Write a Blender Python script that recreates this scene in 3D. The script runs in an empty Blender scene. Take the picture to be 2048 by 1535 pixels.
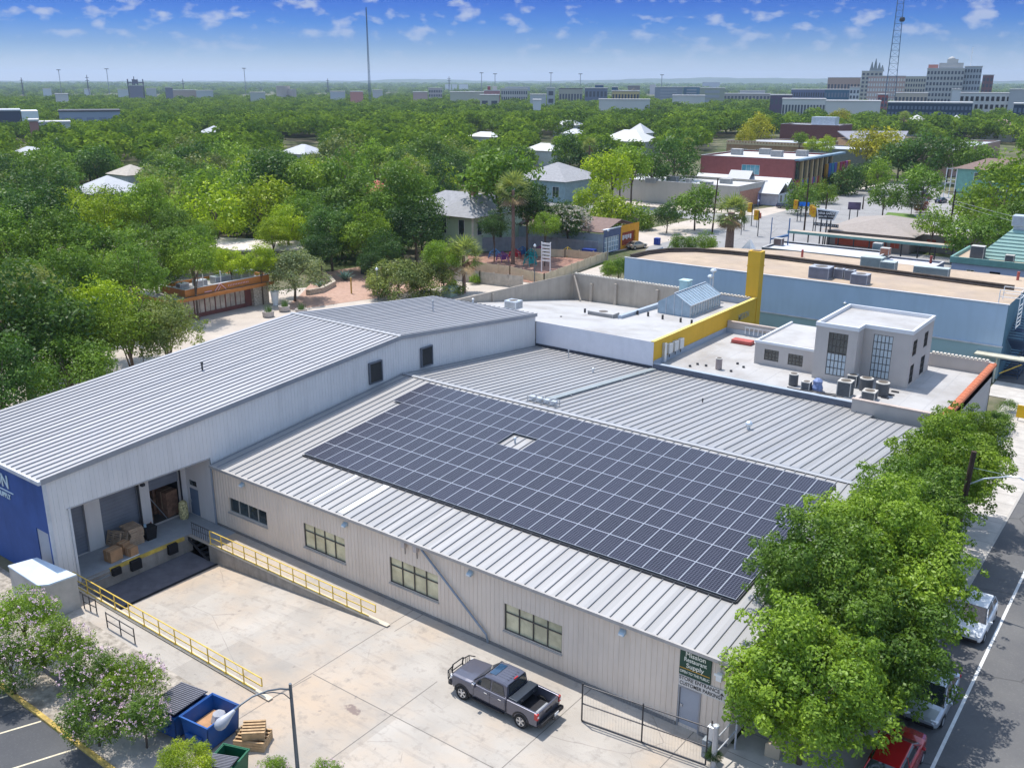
import bpy, math, random
import numpy as np
from mathutils import Vector, Matrix, Euler
D = bpy.data
SC = bpy.context.scene
COL = SC.collection
R_ = math.radians
rnd = random.Random(7)

# ---------------------------------------------------------------- camera
F_, PITCH, ROLL, YAW, CX, CY, CAMZ = 1881.77, 0.310027, -0.0017778, -0.645213, 1024.0, 767.5, 30.0
_cl, _sl = math.cos(YAW), math.sin(YAW)
_right = Vector((_cl, -_sl, 0)); _fw = Vector((_sl, _cl, 0)); _z = Vector((0, 0, 1))
_fwd = _fw * math.cos(PITCH) - _z * math.sin(PITCH)
_up = _fw * math.sin(PITCH) + _z * math.cos(PITCH)
_r2 = _right * math.cos(ROLL) - _up * math.sin(ROLL)
_u2 = _right * math.sin(ROLL) + _up * math.cos(ROLL)
cd = D.cameras.new('camera'); cam = D.objects.new('camera', cd); COL.objects.link(cam)
m = Matrix((_r2, _u2, -_fwd)).transposed().to_4x4(); m.translation = Vector((0, 0, CAMZ))
cam.matrix_world = m
cd.sensor_width = 36.0; cd.lens = F_ / 2048 * 36; cd.clip_start = 0.5; cd.clip_end = 40000
SC.camera = cam

def ray(px, py):
    d = _r2 * ((px - CX) / F_) + _u2 * (-(py - CY) / F_) + _fwd
    return d
def G(px, py, z=0.0):
    "point of the level z seen at photograph pixel px, py (2048 wide)"
    r = ray(px, py); t = (z - CAMZ) / r.z
    return Vector((r.x * t, r.y * t, z))
def atd(px, py, dist):
    "point seen at a pixel, at a horizontal distance"
    r = ray(px, py); t = dist / math.hypot(r.x, r.y)
    return Vector((r.x * t, r.y * t, CAMZ + r.z * t))

# ---------------------------------------------------------------- sky, sun, exposure
SUN = Vector((-0.36, 0.11, 1.0)).normalized()
SUN_EL = math.asin(SUN.z); SUN_AZ = math.atan2(SUN.x, SUN.y)
W = D.worlds.new('World'); SC.world = W; W.use_nodes = True
nt = W.node_tree; N = nt.nodes; L = nt.links
bg = N['Background']; bg.inputs['Strength'].default_value = 0.15
sky = N.new('ShaderNodeTexSky'); sky.sky_type = 'NISHITA'; sky.sun_disc = False
sky.sun_elevation = SUN_EL; sky.sun_rotation = SUN_AZ; sky.altitude = 200
sky.air_density = 1.0; sky.dust_density = 0.6; sky.ozone_density = 2.0
tc = N.new('ShaderNodeTexCoord'); sep = N.new('ShaderNodeSeparateXYZ'); L.new(tc.outputs['Generated'], sep.inputs[0])
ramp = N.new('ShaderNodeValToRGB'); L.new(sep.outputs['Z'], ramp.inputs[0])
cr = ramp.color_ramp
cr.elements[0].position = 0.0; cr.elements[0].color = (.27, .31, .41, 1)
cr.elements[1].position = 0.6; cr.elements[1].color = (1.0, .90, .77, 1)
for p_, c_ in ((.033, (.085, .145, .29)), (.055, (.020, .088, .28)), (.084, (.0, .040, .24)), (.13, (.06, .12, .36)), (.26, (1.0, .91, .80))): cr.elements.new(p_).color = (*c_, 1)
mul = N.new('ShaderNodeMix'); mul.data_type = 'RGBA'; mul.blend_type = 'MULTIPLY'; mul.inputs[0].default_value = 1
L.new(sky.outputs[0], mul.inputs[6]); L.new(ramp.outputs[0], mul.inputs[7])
# small fair-weather clouds: noise over azimuth and elevation
at = N.new('ShaderNodeMath'); at.operation = 'ARCTAN2'; L.new(sep.outputs['X'], at.inputs[0]); L.new(sep.outputs['Y'], at.inputs[1])
comb = N.new('ShaderNodeCombineXYZ'); L.new(at.outputs[0], comb.inputs[0])
ez = N.new('ShaderNodeMath'); ez.operation = 'MULTIPLY'; ez.inputs[1].default_value = 1.9; L.new(sep.outputs['Z'], ez.inputs[0]); L.new(ez.outputs[0], comb.inputs[1])
n1 = N.new('ShaderNodeTexNoise'); n1.inputs['Scale'].default_value = 40; n1.inputs['Detail'].default_value = 5; n1.inputs['Roughness'].default_value = .5; L.new(comb.outputs[0], n1.inputs['Vector'])
n2 = N.new('ShaderNodeTexNoise'); n2.inputs['Scale'].default_value = 5; n2.inputs['Detail'].default_value = 2; L.new(comb.outputs[0], n2.inputs['Vector'])
ad = N.new('ShaderNodeMath'); ad.operation = 'MULTIPLY_ADD'; ad.inputs[1].default_value = .35; L.new(n2.outputs[0], ad.inputs[0]); L.new(n1.outputs[0], ad.inputs[2])
cm = N.new('ShaderNodeMapRange'); cm.inputs['From Min'].default_value = .715; cm.inputs['From Max'].default_value = .86; L.new(ad.outputs[0], cm.inputs['Value'])
fade = N.new('ShaderNodeMapRange'); fade.inputs['From Min'].default_value = .015; fade.inputs['From Max'].default_value = .06; fade.inputs['To Min'].default_value = .15; fade.inputs['To Max'].default_value = .72; L.new(sep.outputs['Z'], fade.inputs['Value'])
cf = N.new('ShaderNodeMath'); cf.operation = 'MULTIPLY'; L.new(cm.outputs[0], cf.inputs[0]); L.new(fade.outputs[0], cf.inputs[1])
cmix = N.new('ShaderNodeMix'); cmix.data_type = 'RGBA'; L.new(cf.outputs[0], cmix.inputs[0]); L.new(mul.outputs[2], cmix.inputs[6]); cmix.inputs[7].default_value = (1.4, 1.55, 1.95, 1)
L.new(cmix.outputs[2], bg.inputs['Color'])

sd = D.lights.new('sun', 'SUN'); sd.energy = 2.0; sd.angle = R_(.53); sd.color = (1.0, .955, .89)
so = D.objects.new('sun', sd); COL.objects.link(so); so.location = (-40, 20, 90)
so.rotation_euler = SUN.to_track_quat('Z', 'Y').to_euler()
SC.view_settings.view_transform = 'Standard'; SC.view_settings.look = 'None'; SC.view_settings.gamma = 1
SC.view_settings.exposure = 1.36

# ---------------------------------------------------------------- materials
_mc = {}
def nodes(name):
    m = D.materials.new(name); m.use_nodes = True
    return m, m.node_tree.nodes, m.node_tree.links, m.node_tree.nodes['Principled BSDF']
def mixc(N, L, fac, a, b, blend='MIX'):
    x = N.new('ShaderNodeMix'); x.data_type = 'RGBA'; x.blend_type = blend
    for i, v in ((0, fac), (6, a), (7, b)):
        if hasattr(v, 'is_linked') or hasattr(v, 'node'): L.new(v, x.inputs[i])
        elif isinstance(v, (int, float)): x.inputs[i].default_value = v
        else: x.inputs[i].default_value = (v[0], v[1], v[2], 1)
    return x.outputs[2]
def noise(N, L, vec, scale, detail=4, rough=.55, sc=(1, 1, 1)):
    if sc != (1, 1, 1):
        mp = N.new('ShaderNodeMapping'); mp.inputs['Scale'].default_value = sc; L.new(vec, mp.inputs[0]); vec = mp.outputs[0]
    n = N.new('ShaderNodeTexNoise'); n.inputs['Scale'].default_value = scale; n.inputs['Detail'].default_value = detail
    n.inputs['Roughness'].default_value = rough; L.new(vec, n.inputs['Vector']); return n.outputs[0]
def rng(N, L, v, a, b, c=0., d=1.):
    r = N.new('ShaderNodeMapRange'); L.new(v, r.inputs[0])
    for i, k in enumerate((a, b, c, d)): r.inputs[i + 1].default_value = k
    return r.outputs[0]
def mth(N, L, op, a, b=None, c=None):
    x = N.new('ShaderNodeMath'); x.operation = op
    for i, v in enumerate((a, b, c)):
        if v is None: continue
        if isinstance(v, (int, float)): x.inputs[i].default_value = v
        else: L.new(v, x.inputs[i])
    return x.outputs[0]
def sc(c, k): return tuple(min(1, x * k) for x in c[:3])
def M(name, col=None, rough=.75, metal=0., var=.14, scale=1.2, streak=0., bump=0., spec=.3, dirt=None, dirtamt=.35, coat=0.):
    if name in _mc: return _mc[name]
    m, N, L, b = nodes(name); tc = N.new('ShaderNodeTexCoord').outputs['Object']
    f = noise(N, L, tc, scale, 6, .6)
    c = mixc(N, L, rng(N, L, f, .3, .7), sc(col, 1 - var), sc(col, 1 + var))
    if streak:
        s = noise(N, L, tc, 1.6, 4, .6, (1, 1, .12))
        c = mixc(N, L, rng(N, L, s, .45, .75, 0, streak), c, sc(col, .55))
    if dirt:
        s = noise(N, L, tc, scale * .35, 5, .65)
        c = mixc(N, L, rng(N, L, s, .48, .7, 0, dirtamt), c, dirt)
    L.new(c, b.inputs['Base Color']); b.inputs['Roughness'].default_value = rough; b.inputs['Metallic'].default_value = metal
    b.inputs['Specular IOR Level'].default_value = spec; b.inputs['Coat Weight'].default_value = coat
    if bump:
        bn = noise(N, L, tc, scale * 14, 4, .6); bp = N.new('ShaderNodeBump'); bp.inputs['Strength'].default_value = bump
        bp.inputs['Distance'].default_value = .03; L.new(bn, bp.inputs['Height']); L.new(bp.outputs[0], b.inputs['Normal'])
    _mc[name] = m; return m

# ---------------------------------------------------------------- mesh builder
class MB:
    def __init__(s): s.v = []; s.f = []
    def poly(s, pts, flip=False):
        i = len(s.v); s.v += [tuple(p) for p in pts]; s.f.append(tuple(range(i, i + len(pts)))); return s
    def hexa(s, p):
        i = len(s.v); s.v += [tuple(q) for q in p]
        for a in ((3, 2, 1, 0), (4, 5, 6, 7), (0, 1, 5, 4), (1, 2, 6, 5), (2, 3, 7, 6), (3, 0, 4, 7)): s.f.append(tuple(i + k for k in a))
        return s
    def box(s, x0, x1, y0, y1, z0, z1):
        return s.hexa([(x0, y0, z0), (x1, y0, z0), (x1, y1, z0), (x0, y1, z0), (x0, y0, z1), (x1, y0, z1), (x1, y1, z1), (x0, y1, z1)])
    def obox(s, c, size, rz=0, tilt=None):
        hx, hy, hz = size[0] / 2, size[1] / 2, size[2] / 2
        mt = Matrix.Rotation(rz, 3, 'Z')
        if tilt: mt = mt @ Euler(tilt).to_matrix()
        return s.hexa([Vector(c) + mt @ Vector(q) for q in ((-hx, -hy, -hz), (hx, -hy, -hz), (hx, hy, -hz), (-hx, hy, -hz), (-hx, -hy, hz), (hx, -hy, hz), (hx, hy, hz), (-hx, hy, hz))])
    def prism(s, pts, z0, z1):
        n = len(pts); i = len(s.v)
        s.v += [(p[0], p[1], z0) for p in pts] + [(p[0], p[1], z1) for p in pts]
        s.f.append(tuple(range(i + n - 1, i - 1, -1))); s.f.append(tuple(range(i + n, i + 2 * n)))
        for k in range(n): s.f.append((i + k, i + (k + 1) % n, i + n + (k + 1) % n, i + n + k))
        return s
    def ringloft(s, rings, cap=True):
        i = len(s.v); n = len(rings[0])
        for r in rings: s.v += [tuple(p) for p in r]
        for a in range(len(rings) - 1):
            for k in range(n):
                s.f.append((i + a * n + k, i + a * n + (k + 1) % n, i + (a + 1) * n + (k + 1) % n, i + (a + 1) * n + k))
        if cap: s.f.append(tuple(i + k for k in range(n - 1, -1, -1))); s.f.append(tuple(i + (len(rings) - 1) * n + k for k in range(n)))
        return s
    def tube(s, p, q, r, n=8, r2=None):
        p = Vector(p); q = Vector(q); d = (q - p).normalized(); r2 = r if r2 is None else r2
        a = d.orthogonal().normalized(); b = d.cross(a)
        A = [p + (a * math.cos(t) + b * math.sin(t)) * r for t in [2 * math.pi * k / n for k in range(n)]]
        B = [q + (a * math.cos(t) + b * math.sin(t)) * r2 for t in [2 * math.pi * k / n for k in range(n)]]
        return s.ringloft([A, B])
    def path(s, pts, r, n=8, r2=None):
        pts = [Vector(p) for p in pts]; rings = []; a = None
        for k, p in enumerate(pts):
            d = (pts[min(k + 1, len(pts) - 1)] - pts[max(k - 1, 0)]).normalized()
            a = d.orthogonal().normalized() if a is None else (a - d * a.dot(d)).normalized(); b = d.cross(a)
            rr = r if r2 is None else r + (r2 - r) * k / (len(pts) - 1)
            rings.append([p + (a * math.cos(t) + b * math.sin(t)) * rr for t in [2 * math.pi * j / n for j in range(n)]])
        return s.ringloft(rings)
    def lathe(s, c, prof, n=16):
        c = Vector(c)
        return s.ringloft([[c + Vector((r * math.cos(2 * math.pi * k / n), r * math.sin(2 * math.pi * k / n), z)) for k in range(n)] for r, z in prof])
    def wall(s, ax, c, u0, u1, z0, z1, holes=(), depth=.15, out=-1):
        "upright wall in the plane x=c or y=c, with openings (ua,ub,za,zb) that have reveals"
        P = (lambda u, z, k=c: (k, u, z)) if ax == 'x' else (lambda u, z, k=c: (u, k, z))
        us = sorted({u0, u1, *[q for h in holes for q in h[:2]]}); zs = sorted({z0, z1, *[q for h in holes for q in h[2:4]]})
        for a, b in zip(us, us[1:]):
            for e, f in zip(zs, zs[1:]):
                m = ((a + b) / 2, (e + f) / 2)
                if any(h[0] < m[0] < h[1] and h[2] < m[1] < h[3] for h in holes): continue
                s.poly([P(a, e), P(b, e), P(b, f), P(a, f)])
        i = c - out * depth
        for h in holes:
            a, b, e, f = h[:4]
            s.poly([P(a, e), P(b, e), P(b, e, i), P(a, e, i)]); s.poly([P(a, f), P(b, f), P(b, f, i), P(a, f, i)])
            s.poly([P(a, e), P(a, f), P(a, f, i), P(a, e, i)]); s.poly([P(b, e), P(b, f), P(b, f, i), P(b, e, i)])
        return s
    def mesh(s, name, mat=None, smooth=False):
        me = D.meshes.new(name); me.from_pydata(s.v, [], s.f); me.update()
        if mat: me.materials.append(mat)
        if smooth: me.polygons.foreach_set('use_smooth', [True] * len(me.polygons))
        return me

_off = {}
def tagp(o, label=None, cat=None, group=None, kind=None):
    if label: o['label'] = label
    if cat: o['category'] = cat
    if group: o['group'] = group
    if kind: o['kind'] = kind
    return o
def thing(name, label, cat, at=(0, 0, 0), group=None):
    o = D.objects.new(name, None); COL.objects.link(o); o.location = at; o.empty_display_size = .3
    _off[o.name] = Vector(at); return tagp(o, label, cat, group)
def part(name, mb, mat, parent=None, label=None, smooth=False, bevel=0, sub=False, seg=2):
    me = mb if isinstance(mb, D.meshes.__class__) or hasattr(mb, 'polygons') else mb.mesh(name, mat, smooth)
    o = D.objects.new(name, me); COL.objects.link(o)
    if parent is not None:
        o.parent = parent
        if parent.type == 'EMPTY' and parent.name in _off: o.location = -_off[parent.name]
    if label: o['label'] = label
    if bevel:
        b = o.modifiers.new('bevel', 'BEVEL'); b.width = bevel; b.segments = seg; b.limit_method = 'ANGLE'; b.angle_limit = R_(40)
    return o
def struct(name, mb, mat, **k):
    o = part(name, mb, mat, **k); o['kind'] = 'structure'; return o
def copy_tree(o, parent=None):
    c = o.copy(); COL.objects.link(c); c.parent = parent
    for ch in o.children: copy_tree(ch, c)
    return c
def place(o, loc, rz=0, s=1):
    o.location = loc; o.rotation_euler = (0, 0, rz); o.scale = (s, s, s) if isinstance(s, (int, float)) else s; return o
def text(name, body, size, loc, rot, mat, parent, ext=.01, align='CENTER', sx=1., sp=1.):
    c = D.curves.new(name, 'FONT'); c.body = body; c.size = size; c.extrude = ext; c.align_x = align; c.align_y = 'CENTER'; c.space_character = sp; c.offset = size * .012
    t = D.objects.new(name, c); COL.objects.link(t)
    dg = bpy.context.evaluated_depsgraph_get(); me = D.meshes.new_from_object(t.evaluated_get(dg)); D.objects.remove(t)
    me.materials.clear(); me.materials.append(mat); me.name = name
    me.transform(Matrix.Translation(loc) @ Euler(rot).to_matrix().to_4x4() @ Matrix.Diagonal((sx, 1, 1, 1)))
    return part(name, me, mat, parent)
FY = (math.pi / 2, 0, 0)            # lettering on a wall that faces -Y
FX = (math.pi / 2, 0, math.pi / 2)  # lettering on a wall that faces +X

def XP(px, py, x):
    r = ray(px, py); t = x / r.x; return Vector((x, r.y * t, CAMZ + r.z * t))
def YP(px, py, y):
    r = ray(px, py); t = y / r.y; return Vector((r.x * t, y, CAMZ + r.z * t))

# ================================================================ palette
def concrete_yard_mat():
    m, N, L, b = nodes('yard concrete'); tc = N.new('ShaderNodeTexCoord').outputs['Object']
    c = mixc(N, L, rng(N, L, noise(N, L, tc, .35, 6, .6), .3, .7), (.34, .312, .278), (.44, .408, .367))
    s3 = N.new('ShaderNodeSeparateXYZ'); L.new(tc, s3.inputs[0]); kx = mth(N, L, 'FLOOR', mth(N, L, 'DIVIDE', mth(N, L, 'ADD', s3.outputs[0], 34.4), 6.2)); ky = mth(N, L, 'FLOOR', mth(N, L, 'DIVIDE', mth(N, L, 'SUBTRACT', s3.outputs[1], 28.05), 8))
    wn = N.new('ShaderNodeTexWhiteNoise'); wn.noise_dimensions = '1D'; L.new(mth(N, L, 'ADD', mth(N, L, 'MULTIPLY', kx, 3.7), ky), wn.inputs['W']); c = mixc(N, L, 1.0, c, mixc(N, L, wn.outputs['Value'], (.86, .85, .83), (1.06, 1.05, 1.03)), 'MULTIPLY')
    c = mixc(N, L, rng(N, L, noise(N, L, tc, .13, 5, .6), .46, .68, 0, .65), c, (.50, .37, .25))
    c = mixc(N, L, rng(N, L, noise(N, L, tc, 1.4, 8, .7), .52, .72, 0, .75), c, (.22, .195, .17))
    c = mixc(N, L, rng(N, L, noise(N, L, tc, 5, 4, .7), .62, .75, 0, .5), c, (.36, .33, .31))
    tr = noise(N, L, tc, .9, 6, .7, (.25, 2.2, 1)); c = mixc(N, L, rng(N, L, tr, .53, .70, 0, .5), c, (.25, .225, .20))
    vo = N.new('ShaderNodeTexVoronoi'); vo.feature = 'DISTANCE_TO_EDGE'; vo.inputs['Scale'].default_value = .13; wv = N.new('ShaderNodeTexNoise'); wv.inputs['Scale'].default_value = .7; wv.inputs['Detail'].default_value = 6; L.new(tc, wv.inputs[0])
    wm = N.new('ShaderNodeMix'); wm.data_type = 'VECTOR'; wm.inputs[0].default_value = .16; L.new(tc, wm.inputs[4]); L.new(wv.outputs['Color'], wm.inputs[5]); L.new(wm.outputs[1], vo.inputs[0])
    c = mixc(N, L, mth(N, L, 'MULTIPLY', rng(N, L, vo.outputs[0], 0, .003, .6, 0), rng(N, L, noise(N, L, tc, .3, 2), .5, .6)), c, (.15, .13, .12))
    c = mixc(N, L, rng(N, L, noise(N, L, tc, 2.2, 2, .5), .72, .76, 0, .6), c, (.20, .175, .16))
    # the oil stain beside the pickup
    mp = N.new('ShaderNodeMapping'); mp.inputs['Location'].default_value = (30.45, -27.2, 0); L.new(tc, mp.inputs[0])
    sp = N.new('ShaderNodeSeparateXYZ'); L.new(mp.outputs[0], sp.inputs[0])
    wob = noise(N, L, tc, 2.6, 4, .6)
    d = mth(N, L, 'ADD', mth(N, L, 'POWER', mth(N, L, 'MULTIPLY', sp.outputs[0], .75), 2), mth(N, L, 'POWER', mth(N, L, 'MULTIPLY', sp.outputs[1], 1.7), 2))
    d = mth(N, L, 'ADD', d, mth(N, L, 'MULTIPLY', wob, 1.5))
    c = mixc(N, L, rng(N, L, d, 1.0, .8, 0, .8), c, (.17, .125, .115))
    L.new(c, b.inputs['Base Color']); b.inputs['Roughness'].default_value = .9
    bp = N.new('ShaderNodeBump'); bp.inputs['Strength'].default_value = .3; bp.inputs['Distance'].default_value = .02
    L.new(noise(N, L, tc, 20, 4), bp.inputs['Height']); L.new(bp.outputs[0], b.inputs['Normal']); return m
def asphalt_mat(name, a, bcol, patch=.4):
    m, N, L, b = nodes(name); tc = N.new('ShaderNodeTexCoord').outputs['Object']
    c = mixc(N, L, rng(N, L, noise(N, L, tc, .22, 6, .6), .3, .7), a, bcol)
    v = N.new('ShaderNodeTexVoronoi'); v.feature = 'DISTANCE_TO_EDGE'; v.inputs['Scale'].default_value = .16
    dm = N.new('ShaderNodeMix'); dm.data_type = 'VECTOR'; dm.inputs[0].default_value = .12; L.new(tc, dm.inputs[4])
    nn = N.new('ShaderNodeTexNoise'); nn.inputs['Scale'].default_value = .8; nn.inputs['Detail'].default_value = 5; L.new(tc, nn.inputs[0]); L.new(nn.outputs['Color'], dm.inputs[5])
    L.new(dm.outputs[1], v.inputs[0])
    c = mixc(N, L, rng(N, L, v.outputs[0], 0, .012, .55, 0), c, sc(a, .4))
    c = mixc(N, L, rng(N, L, noise(N, L, tc, 9, 3), .55, .8, 0, patch), c, sc(bcol, 1.5))
    L.new(c, b.inputs['Base Color']); b.inputs['Roughness'].default_value = .92; b.inputs['Specular IOR Level'].default_value = .2; return m
def land_mat():
    m, N, L, b = nodes('land'); tc = N.new('ShaderNodeTexCoord').outputs['Object']
    c = mixc(N, L, rng(N, L, noise(N, L, tc, .012, 6, .6), .35, .65), (.05, .075, .025), (.10, .11, .05))
    c = mixc(N, L, rng(N, L, noise(N, L, tc, .05, 5, .7), .45, .6, 0, .75), c, (.24, .20, .15))
    c = mixc(N, L, rng(N, L, noise(N, L, tc, .6, 5, .7), .4, .7, 0, .5), c, (.05, .07, .03))
    L.new(c, b.inputs['Base Color']); b.inputs['Roughness'].default_value = .95; b.inputs['Specular IOR Level'].default_value = .1; return m
def metal_roof_mat(name, a, bcol, axis=0, pitch=.66, seed=0., rough=.45, metal=.25):
    "painted sheet roofing: each pan a slightly different tone, faint weathering along the slope"
    m, N, L, b = nodes(name); tc = N.new('ShaderNodeTexCoord').outputs['Object']
    sp = N.new('ShaderNodeSeparateXYZ'); L.new(tc, sp.inputs[0])
    k = mth(N, L, 'FLOOR', mth(N, L, 'DIVIDE', sp.outputs[axis], pitch))
    wn = N.new('ShaderNodeTexWhiteNoise'); wn.noise_dimensions = '1D'; L.new(mth(N, L, 'ADD', k, seed), wn.inputs['W'])
    c = mixc(N, L, wn.outputs['Value'], a, bcol)
    s = noise(N, L, tc, .5, 5, .6, (2.5, .35, 1) if axis == 0 else (.35, 2.5, 1))
    c = mixc(N, L, rng(N, L, s, .4, .75, 0, .35), c, sc(a, .72))
    c = mixc(N, L, rng(N, L, noise(N, L, tc, .12, 4), .5, .75, 0, .3), c, sc(bcol, 1.12))
    r_ = noise(N, L, tc, 1.3, 6, .7, (2.2, .3, 1) if axis == 0 else (.3, 2.2, 1)); c = mixc(N, L, rng(N, L, r_, .62, .78, 0, .45), c, (.27, .215, .17))
    L.new(c, b.inputs['Base Color']); b.inputs['Metallic'].default_value = metal
    L.new(rng(N, L, s, .3, .7, rough - .08, rough + .12), b.inputs['Roughness']); return m
def tilemat(name, col, tile=.4):
    m, N, L, b = nodes(name); tc = N.new('ShaderNodeTexCoord').outputs['Object']
    br = N.new('ShaderNodeTexBrick'); br.inputs['Scale'].default_value = 1 / tile; L.new(tc, br.inputs[0])
    br.inputs['Color1'].default_value = (*sc(col, 1.1), 1); br.inputs['Color2'].default_value = (*sc(col, .85), 1); br.inputs['Mortar'].default_value = (*sc(col, .6), 1)
    L.new(br.outputs[0], b.inputs['Base Color']); b.inputs['Roughness'].default_value = .85; return m
def glass_mat(name, col, rough=.06, var=.35):
    m, N, L, b = nodes(name); tc = N.new('ShaderNodeTexCoord').outputs['Object']
    c = mixc(N, L, rng(N, L, noise(N, L, tc, .9, 3), .35, .65), sc(col, 1 - var), sc(col, 1 + var))
    L.new(c, b.inputs['Base Color']); b.inputs['Roughness'].default_value = rough; b.inputs['Specular IOR Level'].default_value = .9; return m

YARD = concrete_yard_mat()
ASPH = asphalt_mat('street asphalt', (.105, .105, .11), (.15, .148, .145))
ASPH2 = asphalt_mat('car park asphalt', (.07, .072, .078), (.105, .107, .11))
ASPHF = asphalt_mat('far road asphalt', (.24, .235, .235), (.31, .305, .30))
SIDEW = M('sidewalk concrete', (.47, .44, .40), .9, var=.16, scale=.8, dirt=(.3, .27, .24), bump=.2)
ROOFM = metal_roof_mat('warehouse sheet roof', (.315, .31, .305), (.40, .39, .38))
ROOFD = metal_roof_mat('dock hall sheet roof', (.355, .353, .365), (.445, .44, .448), seed=40)
SEAM = M('roof seam', (.25, .255, .27), .5, .3, var=.08)
SEAML = M('roof trim grey', (.30, .31, .33), .5, .3, var=.08)
WALLC = M('cream ribbed sheet', (.72, .61, .50), .65, var=.06, scale=.5, streak=.22)
WALLG = M('grey ribbed sheet', (.68, .65, .625), .6, var=.05, scale=.4, streak=.2)
GUTTER = M('gutter', (.40, .38, .36), .55, .2)
CURB = M('dark plinth', (.20, .19, .18), .9)
YEL = M('yellow rail paint', (.72, .50, .09), .5, var=.18, scale=3, dirt=(.42, .26, .08))
BLUEW = M('deep blue render', (.038, .085, .26), .75, var=.16, scale=.5, streak=.3)
STAINC = M('stained retaining concrete', (.30, .27, .235), .95, var=.25, scale=1.1, streak=.75, bump=.3)
DARKF = M('dock pit asphalt', (.135, .13, .145), .95, var=.2)
BLACKR = M('black rubber', (.015, .015, .017), .7)
STEELD = M('dark steel', (.06, .06, .065), .5, .5)
STEELG = M('galvanised steel', (.42, .44, .46), .4, .6)
WHITEP = M('white paint', (.78, .78, .77), .5, var=.04)
DOORG = M('grey door', (.33, .35, .39), .5, var=.05)
ROLLD = M('roll-up door sheet', (.20, .215, .25), .55, var=.08)
GLASSD = glass_mat('dark window glass', (.03, .045, .05))
GLASSY = glass_mat('window glass with painted reflection', (.54, .50, .32), .12, .25)  # the yard's bright yellowish reflection is put into the pane colour
FRAMED = M('window frame bronze', (.10, .09, .08), .5, .3)
CARD = M('cardboard', (.42, .24, .125), .85, var=.2, scale=2)
WOOD = M('weathered pallet wood', (.40, .29, .20), .9, var=.3, scale=4)
BLACK = M('dark interior', (.012, .012, .014), .95)

# ================================================================ ground, roads, paths
WX0, WX1, WY0, WY1 = -53.44, -34.4, 25.3, 33.6        # the loading pit
mb = MB(); B = 26000
for x0, x1, y0, y1 in ((-B, WX0, -B, B), (WX1, B, -B, B), (WX0, WX1, -B, WY0), (WX0, WX1, WY1, B)):
    mb.poly([(x0, y0, -.05), (x1, y0, -.05), (x1, y1, -.05), (x0, y1, -.05)])
struct('ground', mb, land_mat())
mb = MB()
for x0, x1, y0, y1 in ((-38.2, -14.1, 17.6, WY0), (-53.44, -38.2, 23.6, WY0), (WX1, -14.1, WY0, WY1), (-53.44, -14.1, WY1, 36.3)):
    mb.poly([(x0, y0, 0), (x1, y0, 0), (x1, y1, 0), (x0, y1, 0)])
mb.poly([(-50.3, WY0, -1.15), (WX1, WY0, 0), (WX1, WY1, 0), (-50.3, WY1, -1.15)])
struct('concrete_yard', mb, YARD)
mb = MB().poly([(-53.44, WY0, -1.2), (-50.4, WY0, -1.2), (-50.4, WY1, -1.2), (-53.44, WY1, -1.2)])
struct('dock_pit_floor', mb, DARKF)
mb = MB().box(-50.42, -50.16, WY0, WY1, -1.35, -1.135); struct('drain_trench', mb, BLACKR)
mb = MB()                                                # joints and cracks of the yard slabs
def strip(mb, p, q, w, z=.004):
    p = Vector((p[0], p[1], 0)); q = Vector((q[0], q[1], 0)); n = (q - p).normalized(); n = Vector((-n.y, n.x, 0)) * w / 2
    mb.poly([(*(p - n).xy, z), (*(q - n).xy, z), (*(q + n).xy, z), (*(p + n).xy, z)])
for p, q in (((WX1, 17.6), (WX1, 36)), ((-28.6, 17.6), (-28.6, 31.5)), ((-38, 28.0), (-14.2, 28.2)), ((-33.7, WY1), (-33.6, 36)), ((-22, 17.6), (-21.8, 36)), ((-34.2, 27.8), (-34.4, 25.2)), ((-16.2, 28.2), (-16, 36))):
    if p == (-38, 28.0): p = (-34.3, 28.0)
    strip(mb, p, q, .045)
struct('pavement_joint', mb, M('joint filler', (.17, .155, .14), .95))
PLANTB = M('planting bed gravel', (.36, .32, .27), .95, var=.4, scale=3, dirt=(.12, .10, .07), dirtamt=.8)
struct('planting_bed', MB().poly([(-75, 17.6, .0), (-38.2, 17.6, .0), (-38.2, 23.6, .0), (-75, 23.6, .0)]), PLANTB)
struct('car_park', MB().poly([(-90, -40, -.02), (-20, -40, -.02), (-20, 17.35, -.02), (-90, 17.35, -.02)]), ASPH2)
k = thing('parking_kerb', 'yellow painted kerb between the flowering shrubs and the dark car park', 'kerb', (-50, 17.5, 0))
part('kerb_stone', MB().box(-90, -20, 17.35, 17.6, -.04, .12), M('chipped yellow kerb', (.52, .37, .10), .9, var=.35, scale=4, dirt=(.2, .15, .08), dirtamt=.7), k, bevel=.02)
mb = MB()
for (p, q) in (((-42.05, 17.3), (-45.4, 9.2)), ((-38.75, 17.3), (-42.1, 9.2)), ((-45.4, 17.3), (-48.8, 9.2))): strip(mb, p, q, .11, -.014)
struct('parking_line', mb, M('cream line paint', (.62, .55, .40), .8, var=.2, scale=3))
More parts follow.
